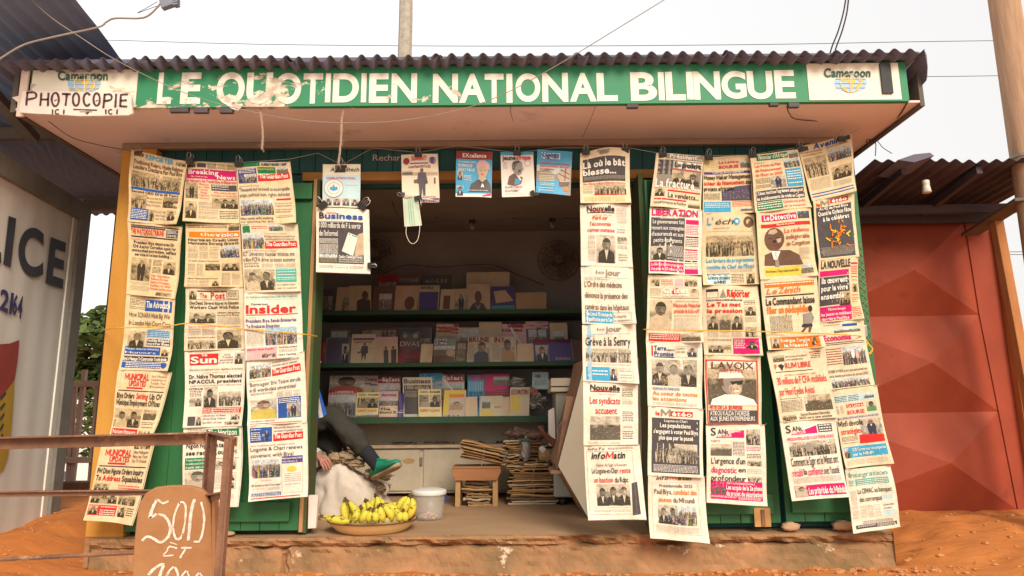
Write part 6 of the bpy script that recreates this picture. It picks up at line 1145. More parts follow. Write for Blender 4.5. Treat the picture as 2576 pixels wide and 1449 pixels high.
# building, car and trees beyond
BD = thing('far_building', 'overexposed white building with barred windows seen through the gap at left', 'building', (-14, 24, -2.1))
g = MB(); g.box(-19, -9, 24, 30, -2.2, 1.1); g.build('wall', M['white'], BD)
g = MB(); g.box(-19.3, -8.7, 23.7, 30.3, 1.1, 1.3); g.build('roof', M['white'], BD)
for k in range(7):
    for z in (-.85, -1.75):
        x = -18+k*1.25; g = MB(); g.box(x, x+.7, 23.96, 23.99, z, z+.62); f = g.build('window', M['glass'], BD)
        g = MB(); g.box(x+.32, x+.38, 23.93, 23.955, z, z+.62); g.box(x, x+.7, 23.925, 23.9295, z+.28, z+.33); g.build('window_bar', M['white'], f)
CR = thing('parked_car', 'pale car whose roof shows just above the low wall at left', 'car', (-7.4, 13, -2.1)); CR.rotation_euler = (0, 0, 0)
c0 = ORG[CR.name]
def carprof(pr, y0, y1, m, nm, inset=0):
    g = MB(); g.slab([(c0.x+x, c0.y+y0, c0.z+z) for x, z in pr], (0, y1-y0, 0)); return g.build(nm, m, CR, bevel=.05)
M['carp'] = mat('car_paint', (.62, .66, .72), .3, amt=.05, spec=.5)
carprof([(-2.1, .3), (2.1, .3), (2.15, .75), (1.3, .92), (-1.6, .95), (-2.1, .85)], -.85, .85, M['carp'], 'body')
carprof([(-1.5, .94), (-1.15, 1.42), (.25, 1.45), (1.05, .93)], -.72, .72, M['glass'], 'windows')
carprof([(-1.12, 1.425), (-1.0, 1.47), (.15, 1.50), (.28, 1.455)], -.70, .70, M['carp'], 'roof')
for x in (-1.3, 1.35):
    for y in (-.8, .8):
        g = MB(); g.tube([(c0.x+x, c0.y+y-.1, c0.z+.32), (c0.x+x, c0.y+y+.1, c0.z+.32)], .32, 16); g.build('wheel', M['black'], CR)
def tree(lab, c, crown, trunk_r, n, seed, leaf=.11, holes=.25):
    R2 = random.Random(seed); T = thing('leafy_tree', lab, 'tree', (c[0], c[1], -2.1), 'trees beyond the gap at left')
    g = MB(); base = Vector((c[0], c[1], -2.2)); top = Vector((c[0]+.3, c[1], c[2]))
    g.tube(arc([base, base*.5+top*.5+Vector((.2, 0, 0)), top], 5), [trunk_r*(1-.05*i) for i in range(11)], 8)
    for k in range(9):
        a = R2.uniform(0, 6.28); e = Vector((math.cos(a)*crown[0]*.8, math.sin(a)*crown[1]*.8, R2.uniform(-.5, .8)*crown[2])); g.tube(arc([top-Vector((0, 0, crown[2]*.6)), top+e*.4, top+e], 4), [trunk_r*.4*(1-.1*i) for i in range(9)], 6)
    g.build('trunk', M['bark'], T)
    g = MB(); cl = []
    for k in range(46):
        while True:
            v = Vector((R2.uniform(-1, 1), R2.uniform(-1, 1), R2.uniform(-1, 1)))
            if .35 < v.length < 1: break
        cl.append((Vector(c)+Vector((v.x*crown[0], v.y*crown[1], v.z*crown[2])), R2.uniform(.16, .34)*min(crown)))
    for i in range(n):
        q, r = R2.choice(cl); v = Vector((R2.gauss(0, 1), R2.gauss(0, 1), R2.gauss(0, .6))).normalized()*r*R2.uniform(.5, 1.25)
        p = q+v; s = leaf*R2.uniform(.6, 1.3); a = Vector((R2.gauss(0, 1), R2.gauss(0, 1), R2.gauss(0, .35))).normalized()*s; b = a.cross(Vector((R2.gauss(0, 1), R2.gauss(0, 1), R2.gauss(0, 1)))).normalized()*s*.4
        g.poly([p-a, p+b, p+a, p-b])
    g.build('crown', M['leaf'], T)
ct = P(262, 905, 13); tree('dense tree rising behind the railing beside the yellow post', (ct.x, 13, ct.z), (1.3, 1.2, 1.15), .16, 9000, 3)
ct = P(225, 1075, 17); tree('thin low branches seen through the railing below the dense tree', (ct.x, 17, ct.z), (1.5, 1.2, .75), .07, 1300, 8, .10)

# ------------------------------------------------------------------ red shop on the right
RS = thing('red_metal_shop', 'red oxide metal shop front with cross-creased panels right of the kiosk', 'shop', (3.0, 5.0, 0))
YR = 5.0
def rp(x, y, d=0): return P(x, y, YR+d)
# big sheet panels with diagonal pressed creases
eL = lambda y: 2110+(y-560)*.10
for tr, br, cen in (((2426, 557), (2464, 792), (2270, 690)), ((2464, 792), (2512.5, 1035), (2313, 916)), ((2512.5, 1035), (2561, 1284), (2357, 1161))):
    g = MB(); q = [rp(2050, br[1]+7.5), rp(*br), rp(*tr), rp(2050, tr[1]+7.5)]; c = rp(*cen)+Vector((0, -.16, 0))
    g.add(q+[c], [(0, 1, 4), (1, 2, 4), (2, 3, 4), (3, 0, 4)]); g.build('creased_panel', M['red'], RS)
zb_ = rp(2500, 1296).z; z1 = rp(2446, 557).z
xl = P(2150, 900, YR).x-.25; x_e = P(2548, 900, YR).x
g = MB(); g.slab([rp(2427, 555, -.012), rp(2464, 790, -.012), rp(2512.5, 1034, -.012), rp(2563, 1290, -.012), rp(2605, 1290, -.012), rp(2548, 900, -.012), rp(2500, 555, -.012)], (0, .02, 0)); g.build('plain_panel', M['red'], RS)
g = MB(); g.slab([rp(2505, 555, -.07), rp(2553, 900, -.07), rp(2612, 1296, -.07), rp(2624, 1296, -.07), rp(2566, 900, -.07), rp(2516, 555, -.07)], (0, .10, 0)); g.build('door_frame', M['post_r'], RS)
g = MB(); g.slab([rp(2120, 1296, -.03), rp(2590, 1284, -.03), rp(2590, 1298, -.03), rp(2120, 1310, -.03)], (0, .015, 0)); g.build('bottom_rail', M['red'], RS)
g = MB(); g.box(xl, x_e+.4, YR-.05, YR+.05, -.25, zb_-.03); g.build('footing', M['concrete'], RS)
g = MB(); g.slab([rp(2000, 540, .03), rp(2500, 540, .03), rp(2600, 1300, .03), rp(2000, 1310, .03)], (0, .3, 0)); g.build('shop_body', M['redwall'], RS)
for k, (a, b, lw) in enumerate((((2438, 640), (2470, 800), 0),)):
    g = MB(); g.beam(rp(2441, 600, -.006), rp(2449, 660, -.006), .012, .004); g.build('sealant_drip', M['tarp'], RS)
g = MB(); g.slab([P(2500, 540, 4.6), P(2521, 530, 4.6), P(2600, 960, 4.6), P(2665, 1330, 4.6), P(2637, 1330, 4.6), P(2578, 960, 4.6)], (0, .06, 0)) 

tag(g.build('awning_post', M['post_r'], bevel=.004), 'square orange-brown post holding up the awning of the red shop', 'post')
AR = thing('shop_awning', 'low sagging corrugated awning with dark rafters over the red shop front', 'awning', (3.0, 4.6, 2.1))
zf_ = P(2400, 402, 4.15).z; zbk = P(2400, 545, 5.05).z
wave_sheet('roof_sheet', P(2200, 400, 4.15).x, P(2552, 400, 4.15).x+.42, 4.15, 5.3, zf_, P(2400, 556, 5.3).z, .085, .014, M['roof2'], AR, jit=.02, seed=11, step=10)
g = MB(); g.box(XR+.04, P(2490, 545, 4.93).x, 4.90, 4.93, P(2400, 562, 4.93).z, P(2400, 535, 4.93).z); g.build('back_board', M['roof2'], AR)
for xa, xb in ((2.50, 2.50), (2.98, 3.02)):
    g = MB(); g.beam((xa, 4.2, zf_-.05), (xb, 4.95, P(2400, 548, 5.0).z-.0), .035, .05); g.build('rafter', M['roof2'], AR)
g = MB(); g.beam((XR+.05, 4.75, P(2400, 530, 4.75).z), (3.6, 4.75, P(2400, 525, 4.75).z), .05, .06); g.build('beam', M['roof2'], AR)
g = MB(); g.beam(P(2440, 590, 4.95), P(2580, 500, 4.2), .12, .02); g.build('loose_plank', M['grey_wood'], AR)
g = MB(); g.slab([P(2259, 402, 4.1), P(2300, 388, 4.1), P(2340, 384, 4.1), P(2350, 392, 4.1), P(2300, 408, 4.1)], (0, .25, -.02)); g.build('bent_sheet', M['roof'], AR)
g = MB(); sk = P(2330, 470, 4.25); g.lathe([(.012, sk.z+.045), (.022, sk.z+.04), (.022, sk.z+.012), (.019, sk.z+.008), (.022, sk.z+.004), (.027, sk.z-.035), (.024, sk.z-.04), (0, sk.z-.036)], sk.x, sk.y, 20)
tag(g.build('lamp_socket', M['porcelain'], smooth=True), 'small white porcelain lamp socket under the red shop awning', 'lamp socket')

# ------------------------------------------------------------------ rusty table frame and chalk board in the left foreground
TB = thing('rusty_table_frame', 'rusty angle-iron table frame in the left foreground', 'table frame', (-1.2, 2.2, -.35))
def iron(nm, a, b, w=.030, t=.006, flip=1):
    a, b = Vector(a), Vector(b); d = (b-a).normalized(); up = Vector((0, 0, 1)) if abs(d.z) < .8 else Vector((0, 1, 0))
    r = d.cross(up).normalized(); u = r.cross(d).normalized(); g = MB()
    def br(c0, c1, e0, e1):   # ranges along r and u
        g.hexa([a+r*c0+u*e0, a+r*c1+u*e0, a+r*c1+u*e1, a+r*c0+u*e1, b+r*c0+u*e0, b+r*c1+u*e0, b+r*c1+u*e1, b+r*c0+u*e1])
    br(0, t, -w, 0); br(t+.0002, w, -t, 0) if flip > 0 else br(-w, -.0002, -t, 0)
    return g.build(nm, M['rust'], TB, bevel=.001)
ztb = P(545, 1086, 2.2).z
ya, yb_ = 2.20, 1.98
xL0 = P(-80, 1100, ya).x; xR0 = P(541, 1090, ya).x; xR1 = P(598, 1105, yb_).x
iron('top_bar', (xL0, ya, P(-80, 1101, ya).z), (xR0, ya, ztb), .038, .005)
iron('top_bar', (xR0, ya, ztb), (xR1, yb_, P(598, 1100, yb_).z), .022, .005)
iron('leg', (xR0-.012, ya-.012, ztb-.002), (xR0-.02, ya-.01, -.45), .026, .005)
iron('leg', (xR1-.012, yb_, P(598, 1104, yb_).z), (xR1-.03, yb_+.01, -.45), .024, .005, -1)
z2 = P(300, 1236, ya).z; iron('middle_bar', (xL0, ya+.01, P(-80, 1236, ya).z), (xR0, ya+.01, P(541, 1230, ya).z), .018, .004)
iron('middle_bar', (xR0-.005, ya-.004, P(541, 1243, ya).z), (xR1-.02, yb_+.01, P(575, 1236, yb_).z), .02, .005)
g = MB(); g.tube([P(-80, 1411, 2.19), P(340, 1390, 2.19)], .0065, 8); g.build('lower_rod', M['rust'], TB)
g = MB(); g.beam(P(-80, 1098, 1.35), P(-80, 1100, 2.2), .03, .006); g.beam(P(-140, 1098, 1.2), P(-100, 1120, 1.3), .01, .01); 
iron('leg', (xL0, ya, P(-80, 1101, ya).z-.002), (xL0, ya, -.45), .026, .005); iron('leg', (xL0+.02, yb_, P(-80, 1101, ya).z-.002), (xL0+.02, yb_, -.45), .026, .005)
iron('top_bar', (xL0, yb_-.001, P(-80, 1101, ya).z), (xL0, ya, P(-80, 1101, ya).z+.0005), .022, .005)
BR = thing('chalk_board', 'rounded brown board chalked with prices leaning on the rusty table', 'sign', P(430, 1500, 2.14))
Yk = 2.145
ol = [(332, 1500), (334, 1420), (337, 1360), (345, 1290), (352, 1262), (366, 1240), (390, 1226), (420, 1222), (445, 1221), (480, 1223), (505, 1230), (521, 1245), (529, 1270), (531, 1330), (533, 1400), (534, 1500)]
g = MB(); g.slab([P(x, y, Yk) for x, y in ol], (0, .022, 0)); g.build('panel', M['board'], BR, bevel=.004)
g = MB(); g.slab([P(532, y, Yk+.002) for y in (1240, 1500)]+[P(541, y, Yk+.002) for y in (1500, 1255)], (0, .03, 0)); g.build('edge_strip', M['board'], BR, bevel=.002)
g = MB(); rk = random.Random(4)
def chalk(pts, w=4, n=5, jx=1.3):
    r = w*1.25*2.1/FOC/2; src = arc([Vector((x, y, 0)) for x, y in pts], n)
    for pas in range(2):
        ox, oy = rk.uniform(-jx, jx), rk.uniform(-.6, .6)
        pp = [P(q.x+ox+rk.uniform(-.35, .35), q.y+oy+rk.uniform(-.35, .35), Yk-.0012-pas*.0006) for q in src]
        ribbon(g, pp, r*(.75 if pas else .9), None, .22, rk)
chalk([(425, 1261), (410, 1266), (396, 1256)]); chalk([(396, 1257), (386, 1275), (377, 1304)], 7); chalk([(377, 1304), (395, 1293), (415, 1300), (427, 1321), (425, 1346), (405, 1364), (390, 1357), (380, 1352), (368, 1350), (357, 1360)], 5)
chalk([(452, 1263), (440, 1293), (436, 1328), (442, 1353), (452, 1355), (460, 1342), (466, 1311), (468, 1275), (460, 1263), (450, 1265)], 4.5); chalk([(490, 1256), (482, 1284), (478, 1320), (474, 1360)], 6); chalk([(506, 1263), (513, 1293), (512, 1328), (502, 1360), (488, 1362)], 4)
chalk([(428, 1365), (447, 1371)], 2.6); chalk([(445, 1379), (426, 1375), (420, 1386), (412, 1398), (436, 1397)], 2.8); chalk([(456, 1378), (482, 1378)], 3.6); chalk([(467, 1379), (453, 1404)], 3.6)
chalk([(373, 1446), (388, 1430), (404, 1420), (411, 1421), (405, 1438), (396, 1465)], 5); chalk([(437, 1426), (424, 1440), (418, 1462), (440, 1470), (448, 1448), (440, 1427)], 3.6); chalk([(467, 1435), (456, 1452), (462, 1475), (476, 1460), (470, 1436)], 3.6); chalk([(500, 1441), (488, 1460), (500, 1475), (508, 1452), (502, 1441)], 3.2)
g.build('chalk_writing', M['chalk'], BR)
# ------------------------------------------------------------------ items inside the kiosk
def shelf_item(D, z, Y, base, blocks, label, seed, lean=.03, grp='magazines on the shelves', name='magazine', cat='magazine', rot=0, tint=None):
    x0, y0, x1, y1 = D
    zt = P((x0+x1)/2, y0, Y+.02).z; zb = z if z is not None else P((x0+x1)/2, y1, Y).z
    xa, xb = P(x0, y1, Y).x, P(x1, y1, Y).x
    h = max(.05, zt-zb); dx = rot*h
    cs = [Vector((xa+dx, Y+lean, zb+h)), Vector((xb+dx, Y+lean, zb+h+rot*(xb-xa)*-.0)), Vector((xb, Y, zb)), Vector((xa, Y, zb))]
    return make_paper(name, label, cat, grp, cs, None, [('R', 0, 0, 1, 1, base)]+blocks if isinstance(base, str) else blocks, tint or ((.6, .5, .4) if isinstance(base, str) else base), seed, mat_='glossy', pages=1, thick=.003, staples=False, amp=.002, curl=.006)
cr = (.70, .55, .38); bg_ = (.62, .50, .36); GS = 'magazines on the shelves'
SH0, SH1, SH2 = 1.476+.001, 1.053+.001, .627+.001
F_, B_ = YS+.03, YS+.16
items = [
 # lowest shelf, back row
 ((822, 945, 911, 1040), SH2, B_, (.45, .38, .30), [('P', 0, 0, 1, .5, 'H')], 'pale portrait cover in foil, far left at the back of the lowest shelf'),
 ((912, 945, 949, 1040), SH2, B_, 'e', [('T', .1, .06, .95, .14, 'Crime', 'v'), ('R', 0, .16, 1, .24, 'v'), ('Y', [(.3, .5), (.7, .3), (1, .5)], 't')], 'cover with purple strap and teal roof shape, back of the lowest shelf'),
 ((950, 945, 1007, 1040), SH2, B_, 'p', [('R', 0, 0, 1, .18, 'x'), ('T', .2, .05, .95, .14, 'Safari', 'w'), ('P', .1, .22, .98, .6, 'C')], 'cover with red masthead and cattle photo, left of the tilted newspaper'),
 ((1048, 939, 1108, 1040), SH2, B_, 'c', [('T', .05, .04, .7, .16, 'Mots', 'i'), ('R', 0, .2, 1, .7, 'e')], 'blue-topped cover behind the tilted newspaper on the lowest shelf'),
 ((1107, 941, 1170, 1040), SH2, B_, 'p', [('R', 0, 0, 1, .18, 'x'), ('T', .15, .05, .95, .14, 'Safari', 'w'), ('P', .05, .22, .98, .6, 'C'), ('y', [(.1, .1), (.16, .08), (.9, .62), (.8, .6)], 'w')], 'second cover with red masthead and cattle, under a foil glint'),
 ((1176, 943, 1218, 1000), None, B_, 'c', [('R', .1, 0, 1, .26, 'm'), ('R', .05, .3, .95, .7, 'i'), ('T', .1, .78, .9, .84, 'RENCONTRE', 'k'), ('T', .1, .88, .9, .94, 'AVEC', 'k')], 'blue and pink booklet on the right half of the lowest shelf'),
 ((1219, 941, 1281, 997), None, B_-.002, 'm', [('P', .36, .12, 1, .5, 'L'), ('R', 0, .7, 1, 1, 'x')], 'magenta booklet beside the blue and pink one'),
 ((1339, 936, 1380, 979), None, B_, 'l', [('E', .35, .25, .2, .1, 's'), ('L', .1, .45, .9, .8, 's')], 'pale green sheet pinned above the clutter at the shelf end'),
 # lowest shelf, front row
 ((824, 983, 894, 1055), SH2, F_, 'p', [('R', 0, 0, 1, .14, 'x'), ('T', .1, .04, .95, .11, 'AFRICAINE', 'p'), ('P', .02, .16, 1, .98, 'C')], 'pink and violet cover at the left end, front of the lowest shelf'),
 ((893, 987, 951, 1055), SH2, F_+.004, 'q', [('T', .1, .06, .42, .13, 'Défis', 's'), ('T', .5, .06, .96, .13, 'Actuels', 'k'), ('R', .04, .22, .98, .62, 'n'), ('P', .04, .2, .98, .62, '2'), ('T', .08, .68, .92, .76, 'GUERRE ET ALLIANCE', 'o'), ('P', .0, .84, 1, 1, 'L')], 'cream cover with two dark-suited men, left of the newspaper'),
 ((953, 984, 999, 1055), SH2, F_, 'p', [('T', .08, .1, .9, .19, 'thevoice', 'v'), ('P', .0, .28, 1, .56, 'C'), ('R', .0, .56, 1, 1, 'q'), ('T', .04, .64, .6, .72, 'The', 'k'), ('T', .04, .76, .95, .84, 'Stony R', 'k')], 'lilac cover with large dark words near its foot'),
 ((1000, 990, 1013, 1055), SH2, F_+.01, 'v', [('R', 0, .7, 1, .8, 'w')], 'narrow dark cover squeezed against the tilted newspaper'),
 ((1015, 949, 1090, 1055), SH2, F_+.035, (.66, .60, .50), [('T', .05, .05, .95, .15, 'Business', 'n'), ('R', .04, .20, .95, .92, 'd'), ('T', .08, .22, .9, .30, '1 000 milliards', 'e'), ('L', .08, .34, .5, .5, 'e')], 'tilted grey newspaper standing among the magazines'),
 ((1053, 979, 1111, 1052), SH2, F_, 'q', [('T', .1, .06, .42, .13, 'Défis', 's'), ('T', .5, .06, .96, .13, 'Actuels', 'k'), ('P', .04, .2, .98, .64, '2'), ('T', .08, .72, .92, .80, 'GUERRE ET ALLIANCE', 'o')], 'cream cover with two dark-suited men, right of the newspaper'),
 ((1113, 981, 1169, 1051), SH2, F_, (.62, .5, .42), [('R', .0, 0, .24, .90, 'y'), ('R', .24, 0, .92, .16, 'y'), ('R', .24, .16, .92, .28, 'o'), ('P', .28, .42, .9, .74, 'H'), ('E', .3, .95, .04, .02, 'k'), ('E', .5, .95, .04, .02, 'b'), ('E', .7, .95, .04, .02, 'k')], 'white cover with a bold yellow and orange frame'),
 ((1171, 998, 1202, 1044), SH2, F_+.01, cr, [], 'blank cream booklet next to the yellow framed cover'),
 ((1203, 996, 1262, 1042), SH2, F_, (.66, .58, .40), [('R', 0, 0, .06, 1, 'c'), ('R', .1, .7, .62, 1, 'y'), ('P', .14, .1, .5, .6, 'L'), ('T', .66, .5, .98, .58, 'CHRET', 'o')], 'cream and yellow booklet lying sideways with orange letters'),
 ((1263, 998, 1285, 1042), SH2, F_+.01, cr, [], 'second blank cream booklet in front of the orange-lettered one'),
 ((1281, 974, 1331, 1043), SH2, F_-.004, (.66, .56, .42), [('T', .06, .10, .94, .24, 'LE CHRETIEN', 'x'), ('R', .04, .3, .55, .82, 'y')], 'cream cover with red words and an ochre square'),
 # middle shelf
 ((830, 830, 877, 905), SH1, B_, 's', [('P', .05, .05, .9, .5, 'L')], 'grey cover at the back left of the middle shelf'),
 ((905, 826, 1000, 905), SH1, B_, 'n', [('P', .05, .05, .95, .6, 'D')], 'brown cover behind the walking man on the middle shelf'),
 ((1002, 824, 1086, 905), SH1, B_, 'd', [('E', .2, .2, .1, .09, 's'), ('E', .6, .2, .1, .09, 's'), ('P', .05, .3, .95, .6, 'D')], 'black cover with two pale round faces at the back'),
 ((1093, 814, 1150, 905), SH1, B_, 'e', [('R', 0, 0, 1, .25, 'x'), ('T', .1, .06, .9, .18, 'Le Sommet', 'r'), ('P', .05, .3, .95, .7, '2')], 'cover with red strap standing tall at the back of the middle shelf'),
 ((1150, 824, 1205, 905), SH1, B_, 'e', [('P', .05, .05, .95, .7, 'C')], 'brownish cover behind the smiling face cover'),
 ((1208, 810, 1266, 905), SH1, B_, bg_, [('P', .3, .4, .8, .9, 'H')], 'plain beige cover standing tall at the back of the middle shelf'),
 ((1267, 815, 1327, 905), SH1, B_+.005, 'p', [('R', .0, 0, .9, .2, 'x'), ('y', [(.3, .1), (.4, .08), (.9, .6), (.8, .62)], 'w')], 'pinkish cover with a foil glint on the middle shelf'),
 ((1328, 808, 1385, 905), SH1, B_, 'v', [('R', 0, 0, 1, .18, 'p'), ('P', .1, .2, .9, .7, 'C')], 'violet cover with a pale crowd photo at the back right'),
 ((1387, 812, 1432, 905), SH1, B_, bg_, [('P', .2, .2, .8, .6, 'L')], 'beige cover with a curved mark at the back right'),
 ((796, 858, 815, 907), SH1, F_+.01, 'x', [], 'dull red cover cut off by the door, left end of the middle shelf'),
 ((816, 848, 878, 907), SH1, F_, 'f', [('B', .02, .02, .98, .98, 's', .02), ('P', .68, .25, .98, .95, 'F')], 'dark violet cover with a grey-haired man, front of the middle shelf'),
 ((880, 840, 940, 907), SH1, F_, (.66, .55, .42), [('R', .05, .14, .95, .2, 'v'), ('T', .15, .24, .85, .29, 'Louis Paul', 'x'), ('y', [(.46, .40), (.70, .40), (.74, .64), (.66, .66), (.64, .94), (.56, .70), (.50, .94), (.46, .66), (.40, .62)], 'd'), ('E', .57, .34, .05, .05, 'n'), ('y', [(.3, .6), (.38, .58), (.38, .66), (.31, .66)], 'x'), ('R', 0, .46, 1, .5, 'e')], 'sepia cover with a lone walking man, inside on the middle shelf'),
 ((942, 847, 1000, 906), SH1, F_, (.66, .50, .36), [('R', .02, .02, .95, .2, 'p'), ('y', [(.40, .5), (.60, .48), (.62, .98), (.42, .98)], 'd'), ('y', [(.72, .48), (.96, .46), (.94, .98), (.74, .98)], 'd'), ('E', .50, .42, .05, .06, 'n'), ('E', .82, .40, .05, .06, 'n')], 'cream cover with two men shaking hands'),
 ((1001, 837, 1054, 905), SH1, F_, 'd', [('E', .25, .1, .1, .07, 's'), ('E', .75, .1, .12, .08, 's'), ('T', .05, .28, .96, .44, 'DIVAS', 'p', 0), ('R', 0, .46, 1, 1, 'x')], 'cover with black top and deep red lower half'),
 ((1056, 865, 1086, 905), SH1, F_-.003, cr, [], 'small blank cream card on the middle shelf, left'),
 ((1089, 851, 1143, 906), SH1, F_, 's', [('R', .03, .03, .62, .24, 'w'), ('I', .06, .05, .58, .18, 'Lignes', 'b'), ('R', .62, 0, 1, .3, 't'), ('P', .0, .3, 1, .7, 'L'), ('Y', [(0, .66), (.6, .6), (1, .8), (1, 1), (0, 1)], 'n'), ('E', .8, .58, .2, .15, 'e')], 'cover with a slanted white title box and rocks'),
 ((1144, 858, 1173, 906), SH1, F_+.01, 'n', [('P', .1, .1, .9, .9, 'D')], 'dark cover between the rocks cover and the smiling face'),
 ((1174, 847, 1231, 905), SH1, F_, (.60, .50, .38), [('T', .05, .04, .95, .2, 'BRUNE', 'x'), ('L', .05, .3, .3, .9, 's'), ('P', .3, .15, .98, .98, 'H')], 'cover with a smiling woman under red title letters'),
 ((1233, 847, 1300, 905), SH1, F_, (.62, .55, .42), [('T', .2, .04, .6, .22, 'INY', 'x'), ('L', .1, .3, .4, .9, 's'), ('P', .42, .05, .95, .98, 'H')], 'cover with a broad face beside columns of text'),
 ((1301, 864, 1343, 905), SH1, F_-.003, cr, [], 'larger blank cream card on the middle shelf, right'),
 ((1344, 853, 1441, 905), SH1, F_, 'v', [('R', 0, 0, 1, .18, 'x'), ('P', .05, .25, .4, .95, 'F'), ('T', .55, .8, .95, .9, 'LES NOUVEAUX', 'e')], 'wide dark blue cover with a red top strap, right end'),
 ((1442, 856, 1475, 905), SH1, F_, 'n', [], 'brown cover half hidden by the newspaper column, middle shelf'),
 # top shelf
 ((944, 690, 1000, 776), SH0, B_, 'x', [('P', .1, .2, .9, .6, 'D')], 'dull red cover at the back of the top shelf'),
 ((1001, 690, 1060, 776), SH0, B_, 'n', [('R', .1, .1, .9, .2, 's')], 'dark brown cover at the back of the top shelf'),
 ((1061, 692, 1139, 776), SH0, B_, 'd', [('R', .1, .1, .8, .2, 's')], 'blackish cover with a pale strip at the back of the top shelf'),
 ((1170, 685, 1225, 776), SH0, B_, bg_, [('P', .3, .4, .6, .8, 'H')], 'left of two pale covers raised at the back of the top shelf'),
 ((1226, 684, 1281, 776), SH0, B_, bg_, [('P', .3, .4, .6, .8, 'H')], 'right of two pale covers raised at the back of the top shelf'),
 ((797, 727, 840, 776), SH0, F_, 'f', [('P', .1, .3, .9, .9, 'D')], 'dark cover at the left end of the top shelf'),
 ((842, 722, 876, 776), SH0, F_, 'e', [('P', .5, .4, .98, .98, 'D')], 'olive cover second from the left on the top shelf'),
 ((877, 718, 933, 776), SH0, F_, bg_, [('Y', [(.36, 1), (.38, .58), (.6, .50), (.98, .56), (.98, 1)], 'd'), ('E', .74, .38, .14, .17, 'n')], 'beige cover with a dark-suited man on the top shelf'),
 ((935, 720, 988, 776), SH0, F_, 'n', [('P', .3, .3, .9, .95, 'C')], 'brown cover right of the dark-suited man'),
 ((990, 718, 1048, 776), SH0, F_, (.58, .42, .30), [('E', .66, .68, .22, .26, 'n')], 'tan cover with a dark round head'),
 ((1050, 717, 1103, 776), SH0, F_, (.50, .44, .36), [('T', .1, .06, .7, .14, 'NOUVELLE', 'k'), ('R', .05, .26, .95, 1, 'v')], 'dark blue cover with a pale top strip'),
 ((1105, 727, 1139, 776), SH0, F_, bg_, [('R', .25, .3, .75, .9, 'n')], 'small beige cover with a brown frame in its middle'),
 ((1140, 726, 1177, 776), SH0, F_+.01, 'e', [('P', .1, .2, .98, .98, 'S')], 'small cover with two standing figures'),
 ((1178, 714, 1234, 775), SH0, F_-.005, (.56, .44, .34), [('Y', [(.0, 1), (.2, .74), (.42, .66), (.7, .74), (.84, 1)], 'd'), ('E', .46, .48, .16, .22, 'n'), ('y', [(.34, .72), (.44, .84), (.56, .74), (.5, .98), (.4, .98)], 's')], 'beige cover with a man in profile, taller than its neighbours'),
 ((1236, 720, 1295, 776), SH0, F_, 'v', [('Y', [(.1, .2), (.6, .15), (.95, .6), (.2, .7)], 'e'), ('R', 0, .8, 1, 1, 't')], 'dark cover with a pale slanted shape'),
 ((1297, 735, 1374, 776), SH0, F_, (.48, .34, .22), [], 'wide blank tan card at the right of the top shelf'),
]
R5b = random.Random(77)
for i, (D, z, Y, base, bl, lab) in enumerate(items):
    z = z if z is None else z+.0
    big = 'newspaper' in lab and 'tilted grey' in lab
    shelf_item(D, z, Y, base, bl, lab, 100+i, lean=.03 if Y < B_-.02 else .02, rot=-.06 if big else R5b.uniform(-.055, .055), name='newspaper' if big else 'magazine', cat='newspaper' if big else 'magazine')
# shiny plastic clutter at the right end of the lowest shelf
M['foil'] = mat('crumpled_plastic', (.26, .24, .22), .22, (.10, .09, .09), scale=9, spec=.8)
for D, r, lab, sd in (((1300, 965), .07, 'crumpled clear plastic sleeve above the cream cover with red words', 2), ((1350, 1010), .09, 'grey crumpled plastic bag at the right end of the lowest shelf', 5), ((1338, 985), .05, 'small pinkish wrapped packet beside the grey plastic bag', 8)):
    p = P(D[0], D[1], YS+.10); g = MB(); g.blob(p, r*.9, .04, r*.62, sd, .7, 18, 12, fr=5); tag(g.build('plastic_bag', M['foil'] if sd != 8 else M['palm']), lab, 'plastic bag', 'plastic clutter on the lowest shelf')
# fans on back wall
def fan(D, r, lab, Y=5.9):
    p = P(D[0], D[1], Y); T = thing('wall_fan', lab, 'fan', p, 'dark fans high on the back wall')
    g = MB()
    for rr_ in (1, .8, .6, .4): g.tube([p+Vector((r*rr_*math.cos(t), -.05*(1-rr_), r*rr_*math.sin(t))) for t in [2*math.pi*k/24 for k in range(25)]], .004, 5)
    for k in range(16): a = 2*math.pi*k/16; g.tube([p+Vector((0, -.06, 0)), p+Vector((r*math.cos(a), 0, r*math.sin(a)))], .003, 4)
    g.build('guard', M['fan'], T)
    for k in range(4):
        a = k*math.pi/2; g = MB(); g.slab([p+Vector((.02*math.cos(a+.5), 0, .02*math.sin(a+.5))), p+Vector((r*.8*math.cos(a+.5), .01, r*.8*math.sin(a+.5))), p+Vector((r*.85*math.cos(a), .0, r*.85*math.sin(a))), p+Vector((r*.6*math.cos(a-.2), -.01, r*.6*math.sin(a-.2)))], (0, .004, 0)); g.build('blade', M['fan'], T)
    g = MB(); g.tube([p+Vector((0, -.06, 0)), p+Vector((0, .12, 0))], .04, 12); g.build('motor', M['fan'], T)
fan((945, 640), .17, 'dark wall fan half hidden by the white hanging newspaper')
fan((1405, 655), .18, 'dark wall fan at the upper right of the dim interior')
g = MB(); g.tube(arc([P(960, 690, 5.9), P(1020, 667, 5.9), P(1100, 672, 5.9), P(1180, 666, 5.9), P(1245, 668, 5.9), P(1300, 690, 5.9), P(1370, 718, 5.9)], 6), .004, 5); M['redcord'] = mat('dull_red_cord', (.25, .04, .04), .8); tag(g.build('looped_cord', M['redcord']), 'dull red cord looping along the back wall above the top shelf', 'cord')

